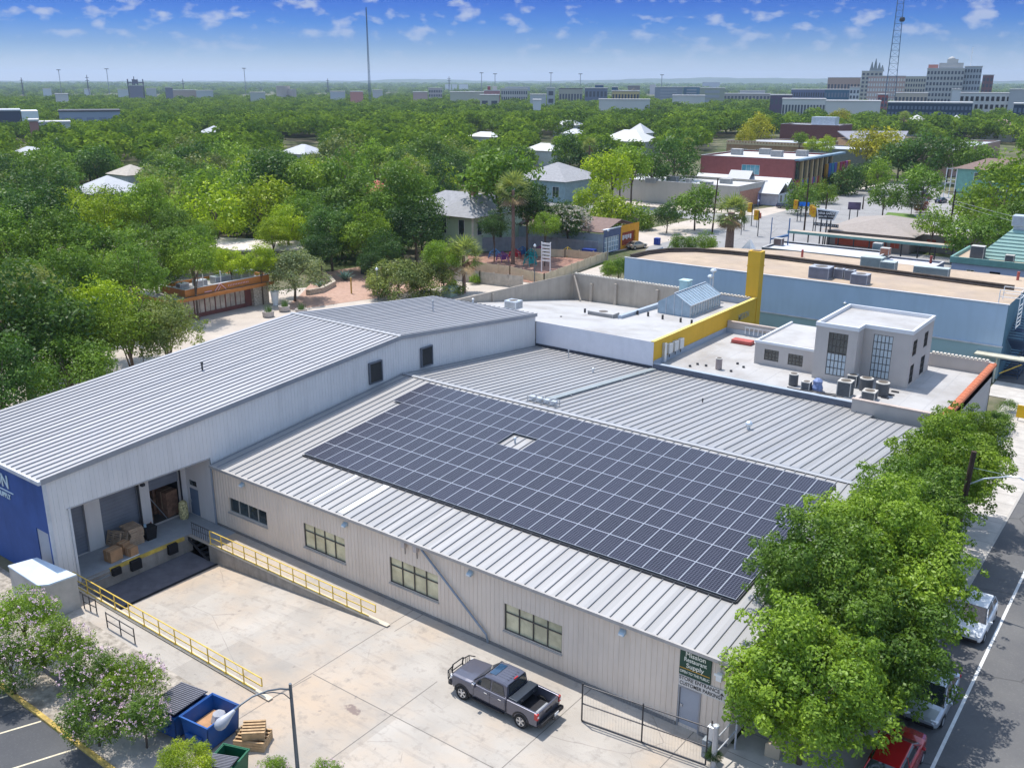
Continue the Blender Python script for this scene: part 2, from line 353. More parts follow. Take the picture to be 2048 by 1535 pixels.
# the street on the right: kerb at x=-8.5, bay line at x=-6.1
struct('street', MB().poly([(-8.5, -60, -.03), (16, -60, -.03), (16, 330, -.03), (-8.5, 330, -.03)]), ASPH)
mb = MB()
for y0, y1 in ((-60, 34.0), (34.0, 73), (73, 101)): mb.poly([(-14.1, y0, .0), (-8.66, y0, .0), (-8.66, y1, .0), (-14.1, y1, .0)])
mb.poly([(-14.1, 101, 0), (-8.66, 101, 0), (-8.66, 106.9, 0), (-16.2, 106.9, 0), (-16.2, 101, 0)])
struct('sidewalk', mb, SIDEW)
mb = MB()
for i in range(40): strip(mb, (-14.1, 30 + i * 1.9), (-8.66, 30 + i * 1.9), .03)
struct('sidewalk_joint', mb, M('joint filler', None))
struct('kerb', MB().box(-8.66, -8.5, -60, 330, -.03, .015), M('kerb concrete', (.40, .38, .35), .9))
mb = MB(); strip(mb, (-6.1, -60), (-6.1, 325), .16, -.022)
struct('bay_line', mb, M('white line paint', (.66, .66, .64), .7, var=.15, scale=2))
mb = MB(); strip(mb, (-1.2, -60), (-1.2, 325), .12, -.022); struct('centre_line', mb, M('yellow line paint', (.6, .42, .08), .7))
# plaza behind the dock hall
PLAZA = M('plaza paving', (.47, .415, .36), .9, var=.1, scale=.4, dirt=(.33, .275, .23))
struct('plaza', MB().poly([(-67.2, 30, -.01), (-67.2, 118, -.01), (-96, 118, -.01), (-112, 92, -.01), (-118, 60, -.01), (-100, 30, -.01)]), PLAZA)
struct('gravel_garden', MB().poly([G(560, 622, .01), G(640, 612, .01), G(752, 596, .01), G(900, 570, .01), G(905, 545, .01), G(742, 530, .01), G(640, 545, .01), G(600, 590, .01)]), M('red gravel', (.40, .26, .20), .95, var=.2, scale=2, dirt=(.5, .36, .28)))

# ================================================================ warehouse with the solar roof
ZE, ZR, YR, YB = 4.6, 6.45, 55.4, 75.0
XL, XR = -53.44, -14.25
def rz(y): return ZE + (ZR - ZE) * ((y - 36) / (YR - 36) if y < YR else (YB - y) / (YB - YR))
wh = thing('warehouse', 'long low warehouse with cream ribbed walls under the solar panels', 'warehouse', (-34, 36, 0))
WIN = [(-51.8, -47.7, 1.42, 2.55), (-43.98, -40.15, 1.18, 2.9), (-36.28, -32.42, 1.22, 2.94), (-27.6, -23.78, 1.22, 2.9)]
DOOR = (-16.9, -15.8, .16, 2.26)
w = MB().wall('y', 36.0, XL, XR, 0, 4.5, WIN + [DOOR], .14)
for i in range(int((XR - XL) / .305)):                  # vertical ribs
    x = XL + .15 + i * .305
    zs = [(0.0, 4.45)]
    for a, b, e, f in WIN + [DOOR]:
        if a - .05 < x < b + .05: zs = [(0.0, e), (f, 4.45)]
    for a, b in zs:
        if b - a > .2: w.hexa([(x - .03, 36, a), (x - .018, 35.975, a), (x + .018, 35.975, a), (x + .03, 36, a), (x - .03, 36, b), (x - .018, 35.975, b), (x + .018, 35.975, b), (x + .03, 36, b)])
part('front_wall', w, WALLC, wh)
g = MB().poly([(XR, 36, 0), (XR, 73, 0), (XR, 73, rz(73)), (XR, YR, ZR - .06), (XR, 36, ZE - .06)])
part('gable_wall', g, WALLC, wh)
part('plinth', MB().box(XL, -16.98, 35.9, 36.0 - .028, 0, .16).box(-15.72, XR, 35.9, 36 - .028, 0, .16), CURB, wh)
# roof sheets
NX = -19.5
r = MB()
r.hexa([(-53.3, 35.86, ZE - .07), (-14.1, 35.86, ZE - .07), (-14.1, YR, ZR - .07), (-53.3, YR, ZR - .07), (-53.3, 35.86, ZE), (-14.1, 35.86, ZE), (-14.1, YR, ZR), (-53.3, YR, ZR)])
part('front_roof_slope', r, ROOFM, wh)
r = MB()
for x0, x1, yb in ((-53.3, NX, YB), (NX, -14.1, 73.0)):
    r.hexa([(x0, YR, ZR - .07), (x1, YR, ZR - .07), (x1, yb, rz(yb) - .07), (x0, yb, rz(yb) - .07), (x0, YR, ZR), (x1, YR, ZR), (x1, yb, rz(yb)), (x0, yb, rz(yb))])
part('rear_roof_slope', r, ROOFM, wh)
sa, sb = MB(), MB(); x = -15.57 + .66
while x > -53.2:
    sa.hexa([(x - .03, 35.86, ZE), (x + .03, 35.86, ZE), (x + .03, YR - .2, rz(YR - .2)), (x - .03, YR - .2, rz(YR - .2)), (x - .018, 35.86, ZE + .07), (x + .018, 35.86, ZE + .07), (x + .018, YR - .2, rz(YR - .2) + .07), (x - .018, YR - .2, rz(YR - .2) + .07)])
    yb = YB if x < NX else 73.0
    sb.hexa([(x - .03, YR + .2, rz(YR + .2)), (x + .03, YR + .2, rz(YR + .2)), (x + .03, yb, rz(yb)), (x - .03, yb, rz(yb)), (x - .018, YR + .2, rz(YR + .2) + .07), (x + .018, YR + .2, rz(YR + .2) + .07), (x + .018, yb, rz(yb) + .07), (x - .018, yb, rz(yb) + .07)])
    x -= .66
part('front_seams', sa, SEAM, wh); part('rear_seams', sb, SEAM, wh)
c = MB().poly([(-53.3, YR - .24, ZR + .055), (-14.05, YR - .24, ZR + .055), (-14.05, YR, ZR + .11), (-53.3, YR, ZR + .11)]).poly([(-53.3, YR, ZR + .11), (-14.05, YR, ZR + .11), (-14.05, YR + .24, ZR + .055), (-53.3, YR + .24, ZR + .055)])
part('ridge_cap', c, SEAML, wh)
part('gutter', MB().box(-53.3, -14.05, 35.72, 35.858, ZE - .17, ZE + .01), GUTTER, wh)
v = MB()
for y0, y1 in ((35.75, YR), (YR, 73.0)):
    v.hexa([(-14.1, y0, rz(y0) - .2), (-14.0, y0, rz(y0) - .2), (-14.0, y1, rz(y1) - .2), (-14.1, y1, rz(y1) - .2), (-14.1, y0, rz(y0) + .09), (-14.0, y0, rz(y0) + .09), (-14.0, y1, rz(y1) + .09), (-14.1, y1, rz(y1) + .09)])
part('verge_trim', v, GUTTER, wh)
SKYL = M('milky roof light', (.62, .62, .60), .4, var=.04)
for x0, x1 in ((-43.30, -42.98), (-40.62, -40.05)):
    part('roof_light', MB().hexa([(x0, 36.0, rz(36) + .004), (x1, 36.0, rz(36) + .004), (x1, 40.1, rz(40.1) + .004), (x0, 40.1, rz(40.1) + .004), (x0, 36, rz(36) + .03), (x1, 36, rz(36) + .03), (x1, 40.1, rz(40.1) + .03), (x0, 40.1, rz(40.1) + .03)]), SKYL, wh)
def gridwin(parent, a, b, e, f, nx, zbar, gmat, fmat, y=36.0, first_side=False, d=.12):
    "window: frame with mullions, one pane sheet behind it; wall faces -Y"
    fr = MB(); t = .05
    fr.box(a, b, y + d - .06, y + d, e, e + t).box(a, b, y + d - .06, y + d, f - t, f)
    for i in range(nx + 1):
        x = a + (b - a - t) * i / nx; fr.box(x, x + t, y + d - .065, y + d - .004, e + t, f - t)
    if zbar: fr.box(a, b, y + d - .07, y + d - .008, zbar, zbar + t)
    o = part('window', fr, fmat, parent)
    part('pane', MB().box(a, b, y + d + .002, y + d + .02, e, f), gmat, o); return o
w1 = gridwin(wh, *WIN[0], 4, None, GLASSD, M('window frame pale', (.38, .37, .34), .5), d=.16)
for q in WIN[1:]: gridwin(wh, *q, 4, q[3] - .58, GLASSY, FRAMED)
for q in WIN:
    part('window_sill', MB().box(q[0] - .06, q[1] + .06, 35.9, 35.972, q[2] - .08, q[2] - .004), GUTTER, wh)
d = part('door', MB().box(DOOR[0] + .04, DOOR[1] - .04, 36.02, 36.08, DOOR[2], DOOR[3] - .04), DOORG, wh, bevel=.01)
part('handle', MB().box(DOOR[0] + .1, DOOR[0] + .2, 35.96, 36.018, 1.15, 1.3), STEELG, d)
part('door_frame', MB().box(DOOR[0] - .05, DOOR[0] + .03, 35.95, 36.1, 0, DOOR[3] + .05).box(DOOR[1] - .03, DOOR[1] + .05, 35.95, 36.1, 0, DOOR[3] + .05).box(DOOR[0] + .03, DOOR[1] - .03, 35.95, 36.1, DOOR[3] - .03, DOOR[3] + .05), SEAML, wh)
for x in (-49.9, -39.9, -29.9, -20.1):
    l = part('wall_light', MB().hexa([(x - .16, 35.68, 3.9), (x + .16, 35.68, 3.9), (x + .16, 35.97, 3.9), (x - .16, 35.97, 3.9), (x - .16, 35.75, 4.02), (x + .16, 35.75, 4.02), (x + .16, 35.97, 4.14), (x - .16, 35.97, 4.14)]), M('wall light casing', (.45, .55, .6), .4, .3), wh)
    part('diffuser', MB().box(x - .13, x + .13, 35.66, 35.678, 3.92, 4.0), WHITEP, l)
part('downpipe', MB().path([(-33.55, 35.86, 4.38), (-33.45, 35.84, 4.3), (-28.75, 35.84, .55), (-28.65, 35.86, .1)], .065, 8), M('blue grey downpipe', (.24, .28, .33), .5, .2), wh)
for x in (-34.9, -33.95):
    j = part('junction_box', MB().box(x - .14, x + .14, 35.72, 35.97, 4.05, 4.42), M('junction box', (.50, .44, .40), .5), wh, bevel=.015)
    part('conduit', MB().tube((x + .04, 35.9, 4.05), (x + .04, 35.9, 3.6), .025), STEELD, j)
part('corner_downpipe', MB().tube((XL + .16, 35.87, 0), (XL + .16, 35.87, 4.4), .07), M('blue grey downpipe', None), wh)
part('camera_bracket', MB().box(-14.98, -14.7, 35.7, 35.96, 3.5, 3.85).box(-15.05, -14.65, 35.65, 35.7, 3.78, 3.9), WHITEP, wh, bevel=.01)
# signs on the wall
sg = thing('shop_sign', 'dark green shop sign board high on the cream wall above the grey door', 'sign', (-16.1, 35.95, 2.95))
GREENS = M('dark green board', (.022, .065, .042), .55, var=.05); CREAML = M('cream lettering', (.80, .78, .66), .6, var=.02)
part('board', MB().box(-16.95, -15.32, 35.92, 35.972, 2.97, 4.5), GREENS, sg)
for s_, z_, k_ in (('Mission', 4.21, .40), ('Restaurant', 3.93, .36), ('Supply', 3.61, .40)): text('lettering', s_, k_ * .88, (-16.135, 35.912, z_ - .06), FY, CREAML, sg, .006, sx=.85 if s_ == 'Restaurant' else 1)
part('stripe', MB().box(-16.93, -15.36, 35.905, 35.918, 3.34, 3.375), M('orange stripe', (.62, .33, .04), .6), sg)
text('lettering', 'OPEN TO THE PUBLIC', .20, (-16.135, 35.912, 3.16), FY, CREAML, sg, .006, sx=.78)
s2 = thing('direction_sign', 'pale sign with black capitals and an arrow over the grey door', 'sign', (-15.75, 35.95, 2.32))
part('board', MB().box(-16.95, -14.45, 35.935, 35.968, 2.33, 2.93), M('pale sign board', (.62, .58, .53), .6, var=.03), s2)
INK = M('black lettering', (.025, .022, .02), .6)
text('lettering', 'STORE ENTRANCE', .27, (-15.87, 35.93, 2.79), FY, INK, s2, .004, sx=.93)
text('lettering', 'CUSTOMER PARKING', .27, (-15.82, 35.93, 2.50), FY, INK, s2, .004, sx=.82)
part('arrow', MB().box(-14.72, -14.68, 35.926, 35.934, 2.42, 2.72).prism([(0, 0)], 0, 0) if 0 else MB().box(-14.72, -14.68, 35.926, 35.934, 2.42, 2.7).poly([(-14.70, 35.925, 2.8), (-14.83, 35.925, 2.62), (-14.70, 35.925, 2.68), (-14.57, 35.925, 2.62)]), INK, s2)

# roof furniture of the warehouse
def mushroom(label, p, r, h, mat, group=None, name='roof_vent', cap=1.6, cat='vent'):
    t = thing(name, label, cat, p, group); x, y, z = p
    part('pipe', MB().tube((x, y, z - .06), (x, y, z + h), r), mat, t, smooth=False)
    part('cap', MB().lathe((x, y, z + h), [(r * cap, -.03), (r * cap, .05), (r * .6, .12), (.01, .14)], 12), mat, t); return t
def RF(px, py):
    "point of the warehouse roof seen at a pixel"
    r = ray(px, py); s = (ZR - ZE) / (YR - 36); t = (ZE - CAMZ - 36 * s) / (r.z - s * r.y)
    if r.y * t > YR: s = -(ZR - ZE) / (YB - YR); t = (ZE - CAMZ - YB * s) / (r.z - s * r.y)
    return Vector((r.x * t, r.y * t, CAMZ + r.z * t))
GALV = M('bright galvanised', (.62, .66, .70), .35, .5)
t = thing('turbine_vent', 'round bright metal turbine vent on the far slope of the solar roof', 'vent', RF(1497, 858)); q = RF(1497, 858)
part('neck', MB().tube(q - Vector((0, 0, .08)), q + Vector((0, 0, .25)), .13, 12), GALV, t)
part('turbine_head', MB().lathe(q + Vector((0, 0, .25)), [(.14, 0), (.24, .08), (.27, .2), (.22, .32), (.1, .4), (.01, .42)], 16), GALV, t)
mushroom('thin grey pipe on the rear roof slope close to the white wall', RF(1137, 716), .05, .75, STEELG)
mushroom('short pale pipe vent midway down the rear roof slope', RF(1186, 745), .08, .35, GALV)
mushroom('tiny dark vent on the rear roof slope right of the equipment rack', RF(1405, 804), .05, .22, STEELD)
q = RF(1030, 886)
mushroom('pipe vent in the bare gap between the solar panels', q, .07, .35, GALV)
t = thing('cable_duct', 'long pale duct lying across the rear roof slope toward the yellow wall', 'duct', RF(1200, 772))
part('duct_body', MB().hexa([(-39.9, YR + 1.4, rz(YR + 1.4) + .10), (-39.35, YR + 1.4, rz(YR + 1.4) + .10), (-39.35, 74.4, rz(74.4) + .10), (-39.9, 74.4, rz(74.4) + .10), (-39.9, YR + 1.4, rz(YR + 1.4) + .2), (-39.35, YR + 1.4, rz(YR + 1.4) + .2), (-39.35, 74.4, rz(74.4) + .2), (-39.9, 74.4, rz(74.4) + .2)]), M('pale green grey duct', (.30, .33, .33), .5, .3), t)
for y in (60, 64, 68, 72): part('support', MB().box(-40.05, -39.2, y, y + .12, rz(y) - .02, rz(y) + .11), SEAML, t)
q = RF(1086, 806)
t = thing('equipment_rack', 'low metal rack of small units on the ridge behind the solar panels', 'rack', q)
fr = MB()
for dx in (-1.3, 0, 1.3):
    for dy in (-.25, .35): fr.tube((q.x + dx, q.y + dy, q.z - .05), (q.x + dx, q.y + dy, q.z + .42), .03, 6)
for dy in (-.25, .35):
    for h in (.12, .42): fr.tube((q.x - 1.4, q.y + dy, q.z + h), (q.x + 1.4, q.y + dy, q.z + h), .03, 6)
part('frame', fr, STEELG, t)
for dx in (-1.0, -.35, .35, 1.0): part('unit', MB().box(q.x + dx - .2, q.x + dx + .2, q.y - .15, q.y + .25, q.z + .16, q.z + .38), GALV, t)

# ---------------------------------------------------------------- solar panels
def cell_mat():
    m, N, L, b = nodes('solar cells'); tc = N.new('ShaderNodeTexCoord').outputs['Object']
    sp = N.new('ShaderNodeSeparateXYZ'); L.new(tc, sp.inputs[0]); lines = None
    for ax, pitch in ((0, 1.02 / 6), (1, 1.96 / 12)):
        fr = mth(N, L, 'FRACT', mth(N, L, 'DIVIDE', mth(N, L, 'ADD', sp.outputs[ax], 5.1 if ax == 0 else 9.8), pitch))
        d = mth(N, L, 'ABSOLUTE', mth(N, L, 'SUBTRACT', fr, .5)); e = mth(N, L, 'GREATER_THAN', d, .455)
        lines = e if lines is None else mth(N, L, 'MAXIMUM', lines, e)
    oi = N.new('ShaderNodeObjectInfo')
    c = mixc(N, L, oi.outputs['Random'], (.006, .007, .020), (.010, .011, .028))
    c = mixc(N, L, lines, c, (.20, .205, .24))
    L.new(c, b.inputs['Base Color']); b.inputs['Roughness'].default_value = .3; b.inputs['Specular IOR Level'].default_value = .22; return m
CELL = cell_mat(); ALU = M('aluminium frame', (.46, .48, .52), .35, .5, var=.04)
tilt = math.atan((ZR - ZE) / (YR - 36))
PW, PL = 1.083, 2.045
sp0 = thing('solar_panel', 'x', 'solar panel')
fr = MB(); hw, hl, b_ = PW / 2 - .006, PL / 2 - .006, .020
fr.box(-hw, hw, -hl, -hl + b_, -.02, .02).box(-hw, hw, hl - b_, hl, -.02, .02).box(-hw, -hw + b_, -hl + b_, hl - b_, -.02, .02).box(hw - b_, hw, -hl + b_, hl - b_, -.02, .02)
part('frame', fr, ALU, sp0); part('cells', MB().box(-hw + b_, hw - b_, -hl + b_, hl - b_, -.01, .013), CELL, sp0)
first = True
rown = ['top row beside the ridge', 'second row below the ridge', 'third row below the ridge', 'middle row of the array', 'third row above the eave', 'second row above the eave', 'lowest row near the eave']
for row in range(7):
    n = 31 if row < 2 else 30
    for k in range(n):
        if row == 2 and k in (18, 19): continue
        x = -16.15 - PW * (k + .5); y = 54.52 - (row + .5) * PL * math.cos(tilt)
        o = sp0 if first else copy_tree(sp0); first = False
        o.location = (x, y, rz(y) + .17); o.rotation_euler = (tilt, 0, 0)
        od = ('1st', '2nd', '3rd')[k] if k < 3 else '21st' if k == 20 else '22nd' if k == 21 else '23rd' if k == 22 else '31st' if k == 30 else f'{k + 1}th'
        l = f'solar panel, {od} from the street end, {rown[row]}'
        o['label'] = l; o['group'] = 'solar panels on the warehouse roof'
rl = thing('panel_rail', 'dark mounting rail showing along the lower edge of the solar array', 'rail', (-32, 40.1, rz(40.1)))
part('rail', MB().box(-48.6, -16.1, 40.12, 40.18, rz(40.1) + .02, rz(40.1) + .14), STEELD, rl)
rl = thing('panel_rail', 'dark mounting rail along the street end of the solar array', 'rail', (-16.1, 47, rz(47)))
part('rail', MB().hexa([(-16.12, 40.2, rz(40.2) + .01), (-16.06, 40.2, rz(40.2) + .01), (-16.06, 54.5, rz(54.5) + .01), (-16.12, 54.5, rz(54.5) + .01), (-16.12, 40.2, rz(40.2) + .13), (-16.06, 40.2, rz(40.2) + .13), (-16.06, 54.5, rz(54.5) + .13), (-16.12, 54.5, rz(54.5) + .13)]), STEELD, rl)

# ================================================================ dock hall (taller, gabled, blue end wall)
DX0, DX1, DY0, DYR, DY1 = -67.0, -53.44, 24.4, 55.4, 74.9
def dz(y): return 7.4 + 2.32 * (y - DY0) / (DYR - DY0) if y < DYR else 7.9 + 1.82 * (DY1 - y) / (DY1 - DYR)
dh = thing('dock_hall', 'tall grey sheet metal hall with a deep blue end wall and a loading dock', 'building', (-60, 50, 0))
w = MB()
FZ = 5.07
# side wall toward the yard; the dock opening is below FZ between y=25.6 and 36
w.poly([(DX1, DY0, FZ), (DX1, 36, FZ), (DX1, 36, dz(36) - .06), (DX1, DY0, dz(DY0) - .06)])
w.poly([(DX1, DY0, -.2), (DX1, 25.75, -.2), (DX1, 25.75, FZ), (DX1, DY0, FZ)])
w.poly([(DX1, 36, 0), (DX1, DY1, 0), (DX1, DY1, dz(DY1) - .06), (DX1, DYR, dz(DYR) - .06), (DX1, 36, dz(36) - .06)])
for i in range(165):
    y = DY0 + .2 + i * .305
    if y > DY1 - .1: break
    a = FZ if 25.75 < y < 36 else (rz(y) if y > 36 else 0)
    w.hexa([(DX1, y - .03, a), (DX1 + .022, y - .016, a), (DX1 + .022, y + .016, a), (DX1, y + .03, a), (DX1, y - .03, dz(y) - .12), (DX1 + .022, y - .016, dz(y) - .12), (DX1 + .022, y + .016, dz(y) - .12), (DX1, y + .03, dz(y) - .12)])
part('side_wall', w, WALLG, dh)
bdoor = (-55.2, -53.75, 0, 3.75)
w = MB().wall('y', DY0, DX0, DX1, 0, 7.34, [bdoor], .12)
part('end_wall', w, BLUEW, dh)
w = MB().poly([(DX0, DY0, 0), (DX0, DY1, 0), (DX0, DY1, 7.8), (DX0, DYR, 9.6), (DX0, DY0, 7.3)]).poly([(DX0, DY1, 0), (DX1, DY1, 0), (DX1, DY1, 7.8), (DX0, DY1, 7.8)])
part('rear_wall', w, WALLG, dh)
for nm, ya, yb in (('front_roof_slope', DY0 - .15, DYR), ('rear_roof_slope', DYR, DY1 + .1)):
    za, zb = dz(max(ya, DY0)), dz(min(yb, DY1))
    r = MB().hexa([(DX0 - .15, ya, za - .08), (DX1 + .12, ya, za - .08), (DX1 + .12, yb, zb - .08), (DX0 - .15, yb, zb - .08), (DX0 - .15, ya, za), (DX1 + .12, ya, za), (DX1 + .12, yb, zb), (DX0 - .15, yb, zb)])
    part(nm, r, ROOFD, dh)
    s = MB(); x = DX1 - .33
    while x > DX0:
        s.hexa([(x - .035, ya, za), (x + .035, ya, za), (x + .035, yb, zb), (x - .035, yb, zb), (x - .02, ya, za + .075), (x + .02, ya, za + .075), (x + .02, yb, zb + .075), (x - .02, yb, zb + .075)]); x -= .61
    part('roof_seams', s, SEAM, dh)
part('ridge_cap', MB().poly([(DX0 - .15, DYR - .22, 9.76), (DX1 + .14, DYR - .22, 9.76), (DX1 + .14, DYR, 9.83), (DX0 - .15, DYR, 9.83)]).poly([(DX0 - .15, DYR, 9.83), (DX1 + .14, DYR, 9.83), (DX1 + .14, DYR + .22, 9.76), (DX0 - .15, DYR + .22, 9.76)]), SEAML, dh)
for y_ in (38.5, 47.0): part('lap_joint', MB().poly([(DX0, y_, dz(y_) + .006), (DX1 + .1, y_, dz(y_) + .006), (DX1 + .1, y_ + .1, dz(y_ + .1) + .006), (DX0, y_ + .1, dz(y_ + .1) + .006)]), SEAML, dh)
v = MB()
for ya, yb in ((DY0 - .15, DYR), (DYR, DY1 + .1)):
    za, zb = dz(max(ya, DY0)), dz(min(yb, DY1))
    v.hexa([(DX1 + .121, ya, za - .26), (DX1 + .17, ya, za - .26), (DX1 + .17, yb, zb - .26), (DX1 + .121, yb, zb - .26), (DX1 + .121, ya, za + .09), (DX1 + .17, ya, za + .09), (DX1 + .17, yb, zb + .09), (DX1 + .121, yb, zb + .09)])
part('verge_trim', v, SEAML, dh)
part('gutter', MB().box(DX0 - .15, DX1 + .17, DY0 - .32, DY0 - .152, 7.16, 7.4), M('pale trim', (.55, .55, .56), .5), dh)
part('corner_trim', MB().box(DX1 - .0, DX1 + .1, DY0 - .06, DY0 + .16, 0, 7.15), M('pale trim', None), dh)
part('corner_trim', MB().box(DX1 + .004, DX1 + .08, 25.66, 25.80, .0, FZ - .003), M('pale trim', None), dh)
d = part('door', MB().box(bdoor[0] + .02, bdoor[1] - .02, DY0 + .05, DY0 + .1, 0, 3.73), DOORG, dh)
part('handle', MB().box(-55.1, -55.0, DY0 - .02, DY0 + .048, 1.0, 1.2), STEELG, d)
TEALL = M('pale blue letters', (.60, .72, .74), .5, var=.03)
# wall lettering in two lines with a rule between them
text('lettering', 'MISSION', 1.25, (-60.15, DY0 - .04, 6.02), FY, TEALL, dh, .02, sx=.98)
part('lettering_rule', MB().box(-62.8, -57.45, DY0 - .05, DY0 - .003, 5.36, 5.42), TEALL, dh)
text('lettering', 'RESTAURANT SUPPLY', .5, (-60.13, DY0 - .04, 5.03), FY, TEALL, dh, .02, sx=.93)
for (a, b, e, f) in ((51.5, 53.0, 6.45, 8.25), (57.75, 59.25, 6.4, 8.15)):
    l = part('louvre_vent', MB().box(DX1 + .024, DX1 + .2, a, a + .1, e, f).box(DX1 + .024, DX1 + .2, b - .1, b, e, f).box(DX1 + .024, DX1 + .2, a + .1, b - .1, f - .1, f).box(DX1 + .024, DX1 + .2, a + .1, b - .1, e, e + .1), M('vent hood grey', (.13, .14, .16), .6), dh)
    s = MB()
    for i in range(12): z_ = e + .14 + i * (f - e - .28) / 12; s.hexa([(DX1 + .03, a + .1, z_ + .08), (DX1 + .16, a + .1, z_), (DX1 + .16, b - .1, z_), (DX1 + .03, b - .1, z_ + .08), (DX1 + .03, a + .1, z_ + .1), (DX1 + .16, a + .1, z_ + .02), (DX1 + .16, b - .1, z_ + .02), (DX1 + .03, b - .1, z_ + .1)])
    part('louvres', s, M('louvre brown', (.07, .065, .06), .7), l)
def DRF(px, py):
    r = ray(px, py); s = 2.32 / (DYR - DY0); t = (7.4 - CAMZ - DY0 * s) / (r.z - s * r.y)
    if r.y * t > DYR: s = -1.82 / (DY1 - DYR); t = (7.9 - CAMZ - DY1 * s) / (r.z - s * r.y)
    return Vector((r.x * t, r.y * t, CAMZ + r.z * t))
mushroom('thin dark pipe standing on the front slope of the dock hall roof', DRF(405, 741), .07, .6, STEELD)
mushroom('tall thin pipe standing on the rear slope of the dock hall roof', DRF(866, 622), .07, 1.0, STEELG)
mushroom('stubby pale pipe at the far edge of the dock hall roof', DRF(946, 606), .09, .4, GALV)

# the loading dock in the open bay
RX = -56.6
DRS = [(26.6, 28.26, 0, 3.5), (29.35, 32.2, 0, 3.55), (33.0, 35.45, 0, 3.5)]
part('dock_back_wall', MB().wall('x', RX, 24.52, 36.0, 0, FZ + 1.6, DRS, .35, out=1), WALLG, dh)
part('dock_soffit', MB().box(RX + .004, DX1 - .004, 24.6, 35.9, FZ + .12, FZ + .2), WALLG, dh)
part('fascia_trim', MB().box(DX1 - .05, DX1 + .04, 25.6, 36.0, FZ - .08, FZ - .002), GUTTER, dh)
for i, (a, b, e, f) in enumerate(DRS):
    zb = 0 if i < 2 else 2.62
    dd = part('roller_door', MB().box(RX - .30, RX - .24, a + .004, b - .004, zb, f), ROLLD, dh)
    s = MB()
    for k in range(int((f - zb) / .25)): s.box(RX - .239, RX - .225, a + .02, b - .02, zb + .1 + k * .25, zb + .13 + k * .25)
    part('door_ribs', s, M('roller door rib', (.17, .185, .215), .6), dd)
part('door_track', MB().box(RX - .02, RX + .06, 32.1, 32.24, 0, 3.5).box(RX - .02, RX + .06, 35.42, 35.52, 0, 3.5), STEELD, dh)
part('dark_bay', MB().box(RX - 6, RX - .4, 32.9, 35.6, -.05, 3.6).box(RX - 6, RX - .4, 32.9, 35.6, 3.6, 3.7), BLACK, dh) if 0 else None
bay = MB(); bay.poly([(RX - 6, 32.6, 0.005), (RX - .3, 32.6, 0.005), (RX - .3, 35.9, 0.005), (RX - 6, 35.9, 0.005)]); bay.poly([(RX - 6, 32.6, 3.7), (RX - .32, 32.6, 3.7), (RX - .32, 35.9, 3.7), (RX - 6, 35.9, 3.7)])
bay.poly([(RX - 6, 32.6, 0), (RX - 6, 35.9, 0), (RX - 6, 35.9, 3.7), (RX - 6, 32.6, 3.7)]); bay.poly([(RX - 6, 32.6, 0), (RX - .32, 32.6, 0), (RX - .32, 32.6, 3.7), (RX - 6, 32.6, 3.7)]); bay.poly([(RX - 6, 35.9, 0), (RX - .32, 35.9, 0), (RX - .32, 35.9, 3.7), (RX - 6, 35.9, 3.7)])
part('store_room', bay, M('store room wall', (.07, .065, .06), .9), dh)
# return wall with the blue door (faces -Y)
BD = (-56.33, -55.25, 0.02, 2.1)
part('return_wall', MB().wall('y', 35.95, RX, DX1, 0, FZ + .1, [BD, (-56.25, -55.35, 2.3, 2.72)], .1), WALLG, dh)
BLD = M('blue grey door', (.15, .20, .28), .5)
d = part('door', MB().box(BD[0] + .03, BD[1] - .03, 35.98, 36.02, 0.02, BD[3] - .02), BLD, dh); part('handle', MB().box(BD[0] + .08, BD[0] + .16, 35.93, 35.978, .95, 1.15), STEELG, d)
part('transom', MB().box(-56.23, -55.37, 35.99, 36.02, 2.31, 2.71), GLASSD, dh)
part('flood_light', MB().box(RX + .01, RX + .28, 32.35, 32.6, 3.35, 3.55), STEELD, dh)
# platform
pf = thing('loading_platform', 'raised concrete loading platform with black bumpers under the grey hall', 'dock', (-55, 30, 0))
part('slab', MB().box(RX + .002, DX1, 24.62, 33.9, -1.2, .006), STAINC, pf)
part('deck', MB().box(RX + .004, DX1 - .12, 24.63, 35.93, .006, .014).box(DX1 - .12, -51.2, 33.92, 35.93, .006, .014), M('dock deck concrete', (.30, .32, .34), .85, var=.12, dirt=(.22, .23, .25)), pf)
part('yellow_edge', MB().box(DX1 - .1, DX1 + .04, 27.75, 33.3, -.2, .03), M('worn yellow paint', (.62, .43, .08), .7, var=.3, scale=3, dirt=(.22, .17, .10), dirtamt=.6), pf)
for a, b in ((27.8, 28.4), (29.1, 29.85), (31.9, 32.6)): part('bumper', MB().box(DX1 + .042, DX1 + .3, a, b, -.72 if a > 28.5 else -.5, -.02), BLACKR, pf, bevel=.02)
part('dock_lift_edge', MB().box(DX1 + .002, DX1 + .1, 25.5, 27.7, -.12, -.03).box(DX1 + .002, DX1 + .1, 25.5, 27.7, -.42, -.35), STEELG, pf)
for nm, lb, y0, y1 in (('retaining_wall', 'streaked concrete retaining wall of the loading pit beside the warehouse', 33.6, 33.86), ('retaining_wall', 'low concrete wall of the loading pit on the side of the flowering shrubs', 25.04, 25.3)):
    t = thing(nm, lb, 'wall', (-44, y0, 0)); x0 = -51.1 if y0 > 30 else -53.4
    part('wall_body', MB().prism([(x0, y0), (-34.3, y0), (-34.3, y1), (x0, y1)], -1.35, .06), STAINC, t)
    part('coping', MB().box(x0, -34.3, y0 - .02, y1 + .02, .06, .1), M('pale tan coping', (.60, .52, .40), .85), t)  # coping is a paler, warmer tone than the wall
